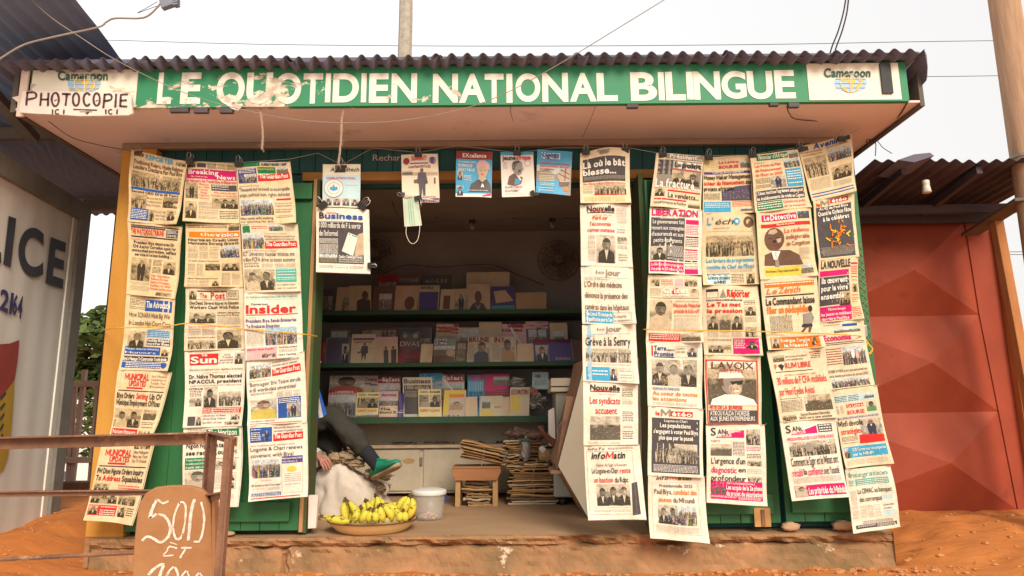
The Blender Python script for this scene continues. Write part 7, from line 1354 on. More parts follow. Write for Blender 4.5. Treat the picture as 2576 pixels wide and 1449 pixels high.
# ------------------------------------------------------------------ bowl of bananas
bc = PZ(936, 1322, 0); by = bc.y+.0
BWx, BWy = P(937, 1310, 4.13).x, 4.14
g = MB(); RB = .245
prof_ = [(0, .006), (.15, .006), (.185, .012), (.215, .030), (.236, .052), (.246, .062), (.252, .064), (.252, .060), (.246, .056), (.232, .040), (.205, .014), (.18, .0), (0, .0)]
g.lathe(prof_, BWx, BWy, 48); BWL = g.build('enamel_basin', M['enamel'], smooth=True, org=(BWx, BWy, 0)); tag(BWL, 'wide shallow cream enamel basin on the concrete floor, holding the bananas', 'basin')
g = MB(); g.tube([(BWx+.252*math.cos(t), BWy+.252*math.sin(t), .063) for t in [2*math.pi*k/48 for k in range(49)]], .0035, 6); g.build('rim', M['rim'], BWL)
def banana(g_body, base, tip, bend, r=.017, seed=0):
    base, tip = Vector(base), Vector(tip); mid = (base+tip)/2+Vector(bend); pts = []
    for i in range(11):
        t = i/10; pts.append(base*(1-t)**2+mid*2*t*(1-t)+tip*t*t)
    rs = [.45, .62, .9, 1, 1.04, 1.05, 1.03, .95, .78, .5, .28]
    b = MB(); n = 7; b.tube(pts[:], [r*k for k in rs], n)
    return b, pts
bunches = [
 ('single banana lying on the left rim of the basin', (817, 1302), [((880, 1312), (812, 1299), (0, .01, -.01), 4.04)]),
 ('tall bunch standing at the left of the basin', (872, 1258), [((874, 1312), (866, 1262), (-.02, -.01, 0), 4.10), ((905, 1312), (876, 1262), (.02, 0, .01), 4.12), ((882, 1312), (870, 1258), (.01, 0, .0), 4.16), ((895, 1312), (905, 1278), (0, -.02, .01), 4.06)]),
 ('front left bunch of short speckled bananas', (908, 1285), [((893, 1312), (907, 1282), (-.015, -.01, 0), 4.02), ((909, 1313), (928, 1282), (-.01, -.01, .0), 4.01), ((926, 1313), (937, 1285), (.0, -.01, 0), 4.02), ((945, 1313), (940, 1287), (.01, -.01, 0), 4.0)]),
 ('bunch with dark tips left of the middle', (920, 1258), [((918, 1300), (918, 1262), (-.015, 0, 0), 4.11), ((935, 1308), (923, 1262), (.02, -.01, 0), 4.10), ((928, 1306), (925, 1264), (.005, 0, 0), 4.15)]),
 ('tallest bunch in the middle of the basin', (948, 1248), [((935, 1300), (944, 1250), (-.02, 0, 0), 4.14), ((955, 1302), (948, 1248), (.005, -.01, 0), 4.12), ((972, 1300), (950, 1250), (.022, 0, 0), 4.15), ((962, 1300), (946, 1248), (.01, .01, 0), 4.18)]),
 ('large curved hand of bananas right of the middle', (965, 1272), [((985, 1310), (960, 1272), (.035, -.01, .01), 4.03), ((1003, 1305), (965, 1270), (.04, 0, .02), 4.07), ((965, 1312), (957, 1274), (-.005, -.02, 0), 4.01), ((952, 1312), (950, 1278), (-.01, -.01, 0), 4.02), ((1010, 1300), (975, 1268), (.04, 0, .03), 4.12)]),
 ('small blackened banana pair in front at the right', (1012, 1285), [((1005, 1311), (1012, 1287), (-.01, -.01, 0), 4.0), ((1018, 1311), (1016, 1287), (.01, -.01, 0), 4.01)]),
 ('bright yellow bunch arching over the right rim', (1030, 1250), [((993, 1292), (1027, 1250), (-.005, 0, .02), 4.10), ((1008, 1302), (1030, 1250), (.01, -.01, .01), 4.07), ((1022, 1306), (1035, 1252), (.045, -.01, 0), 4.06), ((1016, 1300), (1032, 1250), (.03, 0, .01), 4.12)])]
for lab, st, bs in bunches:
    sp = P(st[0], st[1], bs[0][3]); sp.z = max(sp.z, .05)
    T = thing('banana_bunch', lab, 'bananas', sp, 'bunches of bananas in the basin')
    for k, (b0, t0, bend, Yb_) in enumerate(bs):
        B0, T0 = P(b0[0], b0[1], Yb_), P(t0[0], t0[1], Yb_); B0.z = max(B0.z, .045)
        bb, pts = banana(None, B0, T0, bend, .0215, k); bb.build('banana', M['banana'], T, smooth=True)
        t_ = (pts[-1]-pts[-2]).normalized(); g = MB(); g.tube([pts[-1]-t_*.004, pts[-1]+t_*.018], [.0085, .007], 6); g.build('stem', M['bananatip'], T, smooth=True)
        t_ = (pts[0]-pts[1]).normalized(); g = MB(); g.tube([pts[0]-t_*.003, pts[0]+t_*.006], [.0085, .004], 6); g.build('tip', M['bananatip'], T, smooth=True)
g = MB(); a = P(1025, 1300, 4.12); g.slab([P(1003, 1308, 4.09), P(1040, 1296, 4.2), P(1046, 1298, 4.16), P(1030, 1312, 4.05)], (0, 0, .003)); tag(g.build('flat_plate', M['eRed']), 'flat red plastic plate edge peeking out at the right rim of the basin', 'plate')
g = MB(); g.slab([P(1012, 1308, 4.04), P(1034, 1288, 4.1), P(1040, 1292, 4.1), P(1036, 1304, 4.05)], (0, 0, .002)); tag(g.build('plastic_wrapper', M['foil']), 'small striped wrapper tucked beside the right-hand bananas', 'wrapper')
# ------------------------------------------------------------------ bucket
bx_ = P(1077, 1310, 4.52).x; byy = 4.55; hz = P(1077, 1232, byy).z
BK = thing('plastic_bucket', 'translucent plastic bucket with white lid holding a few wrapped sweets', 'bucket', (bx_, byy, 0))
g = MB(); r0, r1 = .088, .102
g.lathe([(0, .004), (r0, .004), (r0+.002, .012), (r1, hz-.015), (r1-.0025, hz-.015), (r0-.001, .014), (0, .008)], bx_, byy, 40); g.build('body', M['plastic'], BK, smooth=True)
g = MB(); g.lathe([(r1+.006, hz-.028), (r1+.009, hz-.024), (r1+.009, hz-.006), (r1+.004, hz+.001), (r1-.008, hz+.004), (.06, hz+.012), (.03, hz+.014), (0, hz+.014)], bx_, byy, 40); g.build('lid', M['lid'], BK, smooth=True)
for s in (-1, 1):
    g = MB(); g.tube([(bx_+s*(r1+.004), byy-.012, hz-.034), (bx_+s*(r1+.018), byy-.008, hz-.045), (bx_+s*(r1+.014), byy-.004, hz-.062), (bx_+s*(r1-.002), byy, hz-.068)], .006, 8); g.build('handle_end', M['bluepl'], BK)
g = MB(); R3 = random.Random(3)
for k in range(46):
    a = R3.uniform(0, 6.28); r = R3.uniform(0, .062); p = (bx_+r*math.cos(a), byy-.015+r*math.sin(a)*.9, .018+R3.uniform(0, .03)*(1-r/.07)); g.blob(p, .011, .008, .008, k, .4, 6, 4)
tag(g.build('wrapped_sweets', M['sweets']), 'small heap of pink and white wrapped sweets inside the clear bucket', 'sweets', kind='stuff')
# ------------------------------------------------------------------ stool and bundles
ST = thing('wooden_stool', 'low brown wooden stool with flared seat board on the floor', 'stool', PZ(1200, 1273, 0))
sy_ = PZ(1200, 1275, 0).y; zt_ = P(1200, 1178, sy_).z; zl = P(1200, 1208, sy_).z
xa, xb = P(1137, 1185, sy_).x, P(1260, 1185, sy_).x; xa2, xb2 = P(1146, 1205, sy_).x, P(1250, 1205, sy_).x
g = MB(); g.slab([(xa, sy_-.03, zt_), (xa-.003, sy_-.03, zt_-.02), (xa2, sy_-.03, zl), (xb2, sy_-.03, zl), (xb+.003, sy_-.03, zt_-.02), (xb, sy_-.03, zt_)], (0, .02, 0)); g.build('apron', M['wood'], ST, bevel=.003)
g = MB(); g.slab([(xa, sy_+.19, zt_), (xa-.003, sy_+.19, zt_-.02), (xa2, sy_+.19, zl), (xb2, sy_+.19, zl), (xb+.003, sy_+.19, zt_-.02), (xb, sy_+.19, zt_)], (0, .02, 0)); g.build('apron', M['wood'], ST, bevel=.003)
g = MB(); g.box(xa+.002, xb-.002, sy_-.035, sy_+.215, zt_+.0005, zt_+.014); g.build('seat', M['wood'], ST, bevel=.003)
lx = [P(1152, 1240, sy_).x, P(1246, 1240, sy_).x]
for x in lx:
    for y in (sy_-.009, sy_+.155):
        g = MB(); g.hexa([(x-.020, y, 0.001), (x+.016, y, 0.001), (x+.016, y+.03, 0.001), (x-.020, y+.03, .001), (x-.016, y, zt_-.001), (x+.018, y, zt_-.001), (x+.018, y+.03, zt_-.001), (x-.016, y+.03, zt_-.001)]); g.build('leg', M['wood2'], ST, bevel=.002)
def bundle(lab, x0, x1, y0, y1, z0, z1, n, seed, tie=True, shade=1.0, slope=0):
    R4 = random.Random(seed); T = thing('newspaper_bundle', lab, 'newspaper bundle', ((x0+x1)/2, y0, z0), 'bundles of old newspapers'); h = (z1-z0)/n
    for k in range(n):
        a = x0+R4.uniform(-.03, .022); b = x1+R4.uniform(-.026, .028); yy = y0+R4.uniform(-.022, .014); z = z0+k*h; g = MB()
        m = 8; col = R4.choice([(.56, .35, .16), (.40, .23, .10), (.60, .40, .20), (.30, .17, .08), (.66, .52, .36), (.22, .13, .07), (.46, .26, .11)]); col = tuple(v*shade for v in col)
        w1, w2 = R4.uniform(-.45, .45)*h, R4.uniform(-.5, .5)*h; fq = R4.choice([1, 1, 2, 3]); vs = []
        for i in range(m+1):
            t = i/m; x = a+(b-a)*t; sg = w1*math.sin(t*math.pi*fq)+slope*(1-t)*(x1-x0)*.1+w2*t
            hh = h*R4.uniform(.62, .95)
            yo = R4.uniform(-.003, .003)
            vs += [(x, yy+yo, z+sg+.0005), (x, yy-.004+yo, z+sg+hh*.5), (x, yy+yo, z+sg+hh), (x, y1, z+sg+hh), (x, y1, z+sg+.0005)]
        fs = []
        for i in range(m):
            for q in range(5): q2 = (q+1) % 5; fs.append((i*5+q, i*5+q2, (i+1)*5+q2, (i+1)*5+q))
        fs += [tuple(range(5))[::-1], tuple(range(m*5, m*5+5))]
        g.add(vs, fs, col); g.build('folded_paper', M['col'], T)
    if tie:
        xm = (x0+x1)/2; g = MB(); g.tube([(xm-.01, y0-.016, z0), (xm+.004, y0-.019, (z0+z1)/2), (xm+.012, y0-.015, z1+.012), (xm+.012, y1, z1+.012)], .002, 5); g.build('tie_string', M['twine'], T)
    return T
zs = zt_+.015
bundle('sloping tied bundle of browned newspapers lying on the wooden stool', P(1166, 1150, sy_).x, P(1264, 1150, sy_).x+.0, sy_-.01, sy_+.2, zs, P(1200, 1128, sy_).z, 11, 1, slope=2.2)
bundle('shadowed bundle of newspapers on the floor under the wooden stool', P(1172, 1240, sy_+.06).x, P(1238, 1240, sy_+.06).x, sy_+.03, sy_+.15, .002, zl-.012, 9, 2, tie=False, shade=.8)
xq0, xq1 = P(1283, 1200, 5.2).x, P(1396, 1200, 5.2).x; xp0 = P(1276, 1200, 5.2).x
zm = P(1330, 1185, 5.2).z; zm2 = P(1330, 1160, 5.2).z; zm3 = P(1330, 1108, 5.2).z
bundle('wide heavy bundle of newspapers at the foot of the tall pile', xq0-.0, xq1, 5.2, 5.45, .002, zm*.5, 9, 3)
bundle('second bundle in the tall pile, crumpled and orange-brown', xq0+.01, xq1-.015, 5.21, 5.45, zm*.5+.004, zm-.002, 9, 4)
bundle('third bundle in the tall pile, tight white-edged sheets', P(1312, 1170, 5.2).x, P(1380, 1170, 5.2).x, 5.2, 5.44, zm, zm2, 5, 5)
bundle('upper left bundle in the tall pile, behind the plastic bottle bag', xp0, P(1316, 1150, 5.2).x-.004, 5.22, 5.46, zm+.001, zm3, 16, 6, tie=False)
bundle('upper right bundle in the tall pile, beside the bare foot', P(1318, 1150, 5.24).x, P(1368, 1150, 5.24).x, 5.28, 5.5, zm2+.003, zm3-.01, 10, 7, tie=False)
g = MB(); p = P(1325, 1092, 5.3); 
for k in range(7): q = p+Vector((R3.uniform(-.11, .11), R3.uniform(-.05, .05), R3.uniform(-.02, .02))); g.blob(q, .07, .05, .03, k, .9, 12, 8)
M['rag'] = mat('dark_patterned_rag', (.07, .045, .04), .9, (.22, .13, .09), scale=14); tag(g.build('crumpled_rag', M['rag'], smooth=True), 'dark patterned cloth crumpled on top of the tall newspaper pile', 'cloth')
g = MB(); p = P(1322, 1130, 5.17); g.blob(p+Vector((0, 0, .0)), .035, .022, .085, 4, .35, 12, 10); tag(g.build('bottle_bag', M['foil']), 'smoky plastic bag with a green top hanging in front of the tall pile', 'plastic bag')
g = MB(); q = P(1318, 1106, 5.15); g.box(q.x-.045, q.x+.04, 5.14, 5.15, q.z-.006, q.z+.009); tag(g.build('green_strap', M['shelf']), 'green strip across the neck of the smoky plastic bag', 'strap')
g = MB(); p = P(1370, 1145, 5.16); g.blob(p, .05, .03, .04, 9, .4, 12, 8); tag(g.build('paper_packet', M['oldpaper']), 'beige crumpled packet wedged beside the bare foot', 'packet')
g = MB(); p = P(1365, 1130, 5.14); g.blob(p, .025, .015, .022, 12, .9, 10, 8, fr=6); tag(g.build('crumpled_paper', M['white']), 'small ball of crumpled white paper by the bare foot', 'paper')
# ------------------------------------------------------------------ display rack side, copier
RK = thing('display_rack', 'cream side panel of a slanted display rack standing on the floor, newspapers in front', 'display rack', PZ(1478, 1303, 0))
yr = 4.52
pf = [PZ(1478, 1303, 0), None]
o1 = [P(x, y, yr) for x, y in ((1480, 1301), (1404, 1172), (1462, 950), (1470, 905), (1612, 900), (1618, 1301))]
o1[0].z = .002; o1[-1].z = .002
g = MB(); g.slab(o1, (0, .02, 0)); g.build('side_panel', M['rack'], RK, bevel=.003)
o2 = [Vector((p.x-.004, p.y, p.z)) for p in o1]
g = MB(); d_ = Vector((-.02, .55, .01))
for i in (0, 1, 2):
    a, b = o2[i], o2[i+1]; g.add([a+Vector((0, .021, 0)), b+Vector((0, .021, 0)), b+d_, a+d_, a+Vector((.012, .021, 0)), b+Vector((.012, .021, 0)), b+d_+Vector((.012, 0, 0)), a+d_+Vector((.012, 0, 0))], [(0, 1, 2, 3), (4, 7, 6, 5), (0, 3, 7, 4), (1, 5, 6, 2)])
g.build('front_board', M['rackin'], RK)
g = MB(); a = P(1385, 1175, 4.75); b = P(1412, 1192, 4.55); g.box(a.x-.01, o1[1].x+.02, 4.545, 4.9, b.z-.0, b.z+.022); g.build('lip', M['rackin'], RK, bevel=.002)
g = MB(); g.slab([P(1398, 1178, 4.62), P(1420, 1180, 4.62), P(1448, 1000, 4.62), P(1425, 995, 4.62)], (0, .02, 0)); g.build('inner_slat', M['rackin'], RK)
g = MB(); g.tube(arc([P(1404, 1108, 4.6), P(1403, 1080, 4.6), P(1413, 1062, 4.6), P(1421, 1060, 4.6), P(1427, 1075, 4.6), P(1424, 1110, 4.6), P(1414, 1150, 4.6)], 5), .0035, 6); tag(g.build('wire_hook', M['steel']), 'bent dark wire handle hooked over the inner edge of the display rack', 'hook')
CPY = thing('office_machine', 'pale greenish office machine on castors behind the display rack', 'machine', (P(1400, 1240, 5.15).x, 5.15, 0))
xm0 = P(1393, 1200, 5.12).x
g = MB(); g.box(xm0, xm0+.42, 5.12, 5.6, .06, P(1400, 1150, 5.12).z); g.build('lower_body', M['copier'], CPY, bevel=.01)
g = MB(); g.box(P(1398, 1000, 5.14).x, xm0+.42, 5.14, 5.6, P(1400, 1150, 5.12).z+.002, P(1400, 988, 5.14).z); g.build('upper_body', M['copier'], CPY, bevel=.01)
g = MB(); g.box(P(1386, 1000, 5.10).x, xm0+.45, 5.10, 5.6, P(1400, 986, 5.1).z+.002, P(1400, 974, 5.1).z); g.build('tray', M['rack'], CPY, bevel=.004)
g = MB(); g.box(P(1386, 960, 5.10).x, P(1436, 960, 5.10).x, 5.10, 5.5, P(1400, 972, 5.1).z+.002, P(1400, 951, 5.1).z); g.build('top_box', M['rack'], CPY, bevel=.004)
for x in (xm0+.06, xm0+.36):
    g = MB(); g.tube([(x-.015, 5.18, .03), (x+.015, 5.18, .03)], .03, 14); g.build('castor', M['black'], CPY)
g = MB(); g.slab([P(1379, 1033, 5.0), P(1394, 1025, 5.0), P(1398, 1125, 5.0), P(1380, 1118, 5.0)], (0, .012, 0)); tag(g.build('white_card', M['white']), 'upright pale card leaning against the office machine', 'card')
g = MB(); sw = P(1363, 1078, 5.85); g.box(sw.x-.02, sw.x+.02, 5.83, 5.85, sw.z-.03, sw.z+.03); tag(g.build('wall_switch', M['white'], bevel=.003), 'small white switch on the back panel above the tall newspaper pile', 'switch')

# ------------------------------------------------------------------ sack, flag, board, stones
sc = PZ(880, 1290, 0); sy2 = 4.72
g = MB(); nu, nv = 90, 44; cx0 = P(872, 1240, sy2).x; hz2 = P(850, 1150, sy2).z
for j in range(nv+1):
    t = j/nv
    for i in range(nu):
        a = 2*math.pi*i/nu; ca, sa = math.cos(a), math.sin(a)
        rx = .25*(1-.12*t)*math.sqrt(max(0, 1-(max(0, t-.45)/.55)**2.2))+.004; ry = rx*.62
        sh = -.03*t+.06*max(0, ca)*(1-t)
        w = 1+.14*noise.noise(Vector((ca*2, sa*2, t*3)))+.10*noise.noise(Vector((ca*5, sa*5, t*2)))-.05*abs(math.sin(a*6+t*4+noise.noise(Vector((ca, sa, t*4)))*2))*(.3+t)
        z = hz2*t*(1-.22*max(0, ca)*t*1.3)
        g.v.append((cx0+sh+ca*rx*w, sy2+sa*ry*w, z))
for j in range(nv):
    for i in range(nu): i2 = (i+1) % nu; g.f.append((j*nu+i, j*nu+i2, (j+1)*nu+i2, (j+1)*nu+i)); g.c.append((1, 1, 1)); g.m.append(0)
SK = g.build('woven_sack', M['sack'], smooth=True, org=(cx0, sy2, 0)); tag(SK, 'bulging off-white woven sack behind the basin of bananas', 'sack')
g = MB(); R5 = random.Random(6)
for (D, r) in (((845, 1152), .05), ((868, 1150), .05), ((895, 1165), .045), ((820, 1165), .04), ((962, 1195), .05), ((940, 1192), .045), ((965, 1225), .04)):
    p = P(D[0], D[1], sy2-.08); g.blob(p, r*1.2, r, r*.62, D[0], .8, 14, 9, fr=4)
    for k in range(26):
        v = Vector((R5.gauss(0, 1), R5.gauss(0, 1), R5.gauss(0, 1))).normalized(); q = p+v*r*.8; g.tube([q, q+v*r*.35+Vector((R5.uniform(-.015, .015), 0, R5.uniform(-.02, .01)))], .0011, 3)
g.build('frayed_mouth', M['fray'], SK, smooth=False)
g = MB(); g.tube(arc([P(935, 1195, 4.62), P(950, 1205, 4.6), P(965, 1212, 4.6), P(975, 1230, 4.6), P(968, 1245, 4.62)], 5), .011, 8); g.build('twisted_edge', M['sack'], SK, smooth=True)
FL = thing('striped_flag', 'blue and white striped cloth hanging just inside the left door edge', 'flag', P(805, 1050, 4.3))
Yf = 4.3
def strip(pts, c): g = MB(); g.slab([P(x, y, Yf+(x % 7)*.001) for x, y in pts], (0, .004, 0), c); g.build('stripe', M['col'], FL)
Bl, Wh = (.03, .12, .55), (.72, .70, .70)
strip([(770, 940), (789, 950), (803, 1052), (784, 1059)], Bl); strip([(789, 950), (794, 955), (813, 1049), (803, 1052)], Wh); strip([(794, 955), (798, 962), (822, 1041), (813, 1049)], Bl)
strip([(785, 880), (795, 893), (802, 901), (785, 910)], Bl); strip([(785, 911), (802, 902), (808, 911), (785, 928)], Wh)
g = MB(); a, b = P(777, 1250, 3.99), P(800, 1328, 3.99); g.slab([P(776, 1246, 4.0), P(800, 1246, 4.0), P(794, 1329, 4.0), P(774, 1330, 4.0)], (0, .03, 0)); tag(g.build('white_offcut', M['signb'], bevel=.002), 'short whitish wooden offcut standing beside the left shutter', 'wood offcut')
g = MB(); p = PZ(798, 1310, 0.0); g.blob(p+Vector((0.01, .08, .02)), .05, .04, .026, 3, .3, 16, 10); tag(g.build('grey_stone', M['stone'], smooth=True), 'pale stone behind the whitish offcut, left of the basin', 'stone', 'stones on the platform')
for D, r, lab, sd, sq in (((573, 1334), .033, 'flat oval stone wedged under the left shutter', 1, .42), ((1987, 1310), .040, 'brown angular stone under the right shutter', 4, .62), ((2118, 1306), .045, 'brown stone beside the bottom right newspaper', 7, .62)):
    p = P(D[0], D[1], 3.965); g = MB(); g.blob((p.x, 3.965, r*sq+.004), r*1.25, r*.8, r*sq, sd, .35 if sd > 1 else .08, 16, 10, fr=2.5); tag(g.build('door_stone', M['stone'], smooth=True), lab, 'stone', 'stones on the platform')
# plaster box (wall piece) behind left column foot
# ------------------------------------------------------------------ people
def skin_mesh(name, verts, edges, radii, m, parent, sub=2):
    o0 = ORG[parent.name]; me = bpy.data.meshes.new(name); me.from_pydata([tuple(Vector(v)-o0) for v in verts], edges, []); o = bpy.data.objects.new(name, me); COL.objects.link(o)
    md = o.modifiers.new('skin', 'SKIN'); md.use_smooth_shade = True
    for i, r in enumerate(radii):
        sv = me.skin_vertices[0].data[i]; rr_ = r if isinstance(r, tuple) else (r, r); sv.radius = rr_; sv.use_root = (i == 0)
    s = o.modifiers.new('sub', 'SUBSURF'); s.levels = sub; s.render_levels = sub; me.materials.append(m)
    if name in ('trousers', 'shirt'):
        tx = bpy.data.textures.new('folds', 'CLOUDS'); tx.noise_scale = .07; tx.noise_depth = 1; s.levels = s.render_levels = 3
        dm = o.modifiers.new('folds', 'DISPLACE'); dm.texture = tx; dm.strength = .035; dm.mid_level = .5; dm.texture_coords = 'LOCAL'
    o.parent = parent; ORG[o.name] = o0; return o
def hand(parent, wrist, dirv, up, m, s=1.0, curl=.5, name='hand'):
    w = Vector(wrist); d = Vector(dirv).normalized(); u = Vector(up); u = (u-d*u.dot(d)).normalized(); r = d.cross(u)
    V = [w, w+d*.035*s, w+d*.075*s]; E = [(0, 1), (1, 2)]; Rr = [.022*s, (.032*s, .016*s), (.030*s, .014*s)]
    for k, (off, ln) in enumerate(((-.030, .062), (-.010, .072), (.010, .068), (.029, .055))):
        b = len(V); p0 = w+d*.080*s+r*off*s; V.append(p0); E.append((2, b)); Rr.append(.0095*s)
        for j in range(3):
            an = curl*(j+1)*.8; dd = d*math.cos(an)-u*math.sin(an); V.append(V[-1]+dd*ln*s*(.42, .33, .25)[j]); E.append((len(V)-2, len(V)-1)); Rr.append((.0088, .0082, .0068)[j]*s)
    b = len(V); V.append(w+d*.03*s-r*.030*s-u*.008*s); E.append((1, b)); Rr.append(.011*s); V.append(V[-1]+(d*.7-r*.6-u*.3).normalized()*.032*s); E.append((b, b+1)); Rr.append(.0098*s); V.append(V[-1]+(d*.95-r*.1-u*.3).normalized()*.026*s); E.append((b+1, b+2)); Rr.append(.008*s)
    return skin_mesh(name, V, E, Rr, m, parent, 2)
def head(parent, c, face, m, hair):
    c = Vector(c); f = Vector(face).normalized(); r = f.cross(Vector((0, 0, 1))).normalized(); g = MB(); nu, nv = 24, 18; vs = []
    for j in range(nv+1):
        th = math.pi*j/nv
        for i in range(nu):
            ph = 2*math.pi*i/nu; x, y, z = math.sin(th)*math.sin(ph), math.sin(th)*math.cos(ph), math.cos(th)   # y towards the face
            rx, ry, rz = .076*(1-.22*max(0, -z)), .096*(1-.10*max(0, -z)), .118
            n_ = max(0, 1-(x/.20)**2)*max(0, 1-((z+.18)/.24)**2)*(.026 if y > 0 else 0)
            e_ = sum(max(0, 1-((x-sg*.36)/.17)**2)*max(0, 1-((z-.02)/.13)**2) for sg in (-1, 1))*(-.011 if y > 0 else 0)
            l_ = max(0, 1-(x/.34)**2)*max(0, 1-((z+.55)/.10)**2)*(.008 if y > 0 else 0)
            vs.append(c+r*(x*rx)+f*(y*ry+n_+e_+l_)+Vector((0, 0, z*rz)))
    fs = [(j*nu+i, (j+1)*nu+i, (j+1)*nu+(i+1) % nu, j*nu+(i+1) % nu) for j in range(nv) for i in range(nu)]; g.add(vs, fs); hd = g.build('head', m, parent, smooth=True)
    for s in (-1, 1):
        g = MB(); g.blob(c+r*s*.078+Vector((0, 0, -.005)), .010, .018, .030, 1, .1); g.build('ear', m, hd, smooth=True)
        g = MB(); g.blob(c+r*s*.029+f*.080+Vector((0, 0, .004)), .011, .008, .007, 1, .0); g.build('eye', M['black'], hd, smooth=True)
    g = MB(); g.add([c+(v-c)*1.05+Vector((0, 0, .004)) for k, v in enumerate(vs) if k//nu <= 8], [(j*nu+i, (j+1)*nu+i, (j+1)*nu+(i+1) % nu, j*nu+(i+1) % nu) for j in range(8) for i in range(nu) if not (j > 4 and (math.cos(2*math.pi*i/nu) > .35))]); g.build('hair', hair, hd, smooth=True)
# seated person at the left: one leg crossed, green shoe
hip = Vector((-1.62, 4.80, .50)); PS = thing('person', 'seated person in dark trousers and a green canvas shoe beside the sack', 'person', (hip.x, hip.y, 0))
k1 = P(838, 1042, 4.64); a1 = P(934, 1152, 4.58); k2 = P(846, 1112, 4.82); k2.z = max(k2.z, .44); a2 = Vector((k2.x+.06, 4.84, .10))
mid = (k1+a1)/2
skin_mesh('trousers', [hip, hip+Vector((.02, -.09, 0)), (hip+Vector((.02, -.09, 0)))*.5+k1*.5, k1, k1*.5+a1*.5+Vector((0, 0, 0)), a1+(k1-a1)*.12, hip+Vector((.02, .09, 0)), (hip+Vector((.02, .09, 0)))*.5+k2*.5, k2, k2*.5+a2*.5, a2+(k2-a2)*.12, hip+Vector((-.03, 0, .14))],
  [(0, 1), (1, 2), (2, 3), (3, 4), (4, 5), (0, 6), (6, 7), (7, 8), (8, 9), (9, 10), (0, 11)], [.13, .10, .088, .080, .080, .062, .10, .088, .078, .068, .058, (.15, .11)], M['cloth'], PS)
def shoe(ankle, heel, toe, up, parent):
    heel, toe, up = Vector(heel), Vector(toe), Vector(up).normalized(); d = (toe-heel); L = d.length; d.normalize(); up = (up-d*up.dot(d)).normalized(); s = d.cross(up)
    secs = [(0, .022, .030, .050), (.08, .031, .050, .078), (.2, .034, .062, .092), (.34, .034, .060, .088), (.48, .036, .052, .072), (.62, .041, .044, .056), (.78, .044, .036, .044), (.9, .038, .028, .034), (.97, .026, .020, .024), (1.0, .010, .012, .014)]
    def loft(z0f, z1f, wf, m, nm):
        g = MB(); n = 14; vs = []
        for t, w, zs_, zh in secs:
            for k in range(n):
                a = 2*math.pi*k/n; y = math.cos(a)*w*wf; z = (z0f(zh)+z1f(zh))/2+math.sin(a)*(z1f(zh)-z0f(zh))/2
                if math.sin(a) > 0: y *= 1-.35*math.sin(a)
                lift = .012*max(0, t-.75)*4
                vs.append(heel+d*L*t+s*y+up*(z+lift))
        m_ = len(secs); fs = [(i*n+k, i*n+(k+1) % n, (i+1)*n+(k+1) % n, (i+1)*n+k) for i in range(m_-1) for k in range(n)]+[tuple(range(n))[::-1], tuple(range((m_-1)*n, m_*n))]
        g.add(vs, fs); return g.build(nm, m, parent, smooth=True)
    up_ = loft(lambda h: .014, lambda h: .014+h, 1.0, M['shoe'], 'shoe'); loft(lambda h: -.010, lambda h: .020, 1.10, M['sole'], 'sole') 
    g = MB()
    for t in (.34, .42, .50, .58):
        c = heel+d*L*t+up*(.014+.088-.085*(t-.3)*1.2+.002); g.tube([c-s*.022, c+up*.004, c+s*.022], .003, 5)
    g.build('laces', M['shoe'], parent)
h1 = P(940, 1204, 4.57); t1 = P(1006, 1174, 4.40)
shoe(a1, h1, t1, (a1-h1)+Vector((0, 0, .04)), PS)
g = MB(); aa = a1+(k1-a1)*.16; bb = h1+(t1-h1)*.20+Vector((0, 0, .05)); g.tube(arc([aa, a1, bb], 4), [.050, .050, .048, .046, .045, .044, .042, .042, .040], 12); g.build('sock', M['sock'], PS, smooth=True)
shoe(a2, a2+Vector((-.06, 0, -.098)), a2+Vector((.19, -.02, -.098)), (0, 0, 1), PS)
g = MB(); g.tube([a2+(k2-a2)*.16, a2, a2+Vector((0, 0, -.04))], [.048, .045, .042], 12); g.build('sock', M['sock'], PS, smooth=True)
ch = hip+Vector((-.10, 0, .46)); sh1, sh2 = ch+Vector((.02, -.19, .0)), ch+Vector((.02, .19, 0)); wr1 = P(793, 1150, 4.58); wr1.z = max(wr1.z, .40); el1 = (sh1+wr1)/2+Vector((-.12, -.03, -.06)); wr2 = k2+Vector((-.10, .05, .10)); el2 = (sh2+wr2)/2+Vector((-.05, .06, -.10))
skin_mesh('shirt', [hip+Vector((-.03, 0, .06)), hip+Vector((-.07, 0, .26)), ch, sh1, el1, wr1, sh2, el2, wr2, ch+Vector((0, 0, .10))], [(0, 1), (1, 2), (2, 3), (3, 4), (4, 5), (2, 6), (6, 7), (7, 8), (2, 9)], [(.15, .12), (.15, .12), (.16, .12), .075, .055, .042, .075, .055, .045, .06], M['shirt'], PS)
hand(PS, wr1+Vector((.0, 0, -.0)), (.75, -.3, -.45), (.3, -.6, .7), M['palm'], 1.0, .6); hand(PS, wr2, (.8, -.1, -.3), (0, 0, 1), M['skin'], 1.0, .4)
g = MB(); g.tube([wr1-Vector((.008, 0, -.006)), wr1+Vector((.014, -.005, -.008))], [.046, .044], 12); g.build('white_cuff', M['white'], PS)
g = MB(); g.tube([ch+Vector((0, 0, .08)), ch+Vector((.02, 0, .17))], [.055, .052], 12); g.build('neck', M['skin'], PS, smooth=True)
M['hair'] = mat('short_dark_hair', (.02, .018, .016), .95); head(PS, ch+Vector((.045, 0, .265)), (1, -.15, -.15), M['skin'], M['hair'])
BN = thing('wooden_bench', 'plain wooden bench hidden behind the left shutter under the seated person', 'bench', (-1.66, 4.8, 0))
g = MB(); g.box(-1.90, -1.44, 4.6, 5.0, .34, .375); g.build('seat', M['wood'], BN, bevel=.003)
for x in (-1.87, -1.51):
    for y in (4.62, 4.94): g = MB(); g.box(x, x+.04, y, y+.04, .001, .339); g.build('leg', M['wood2'], BN)
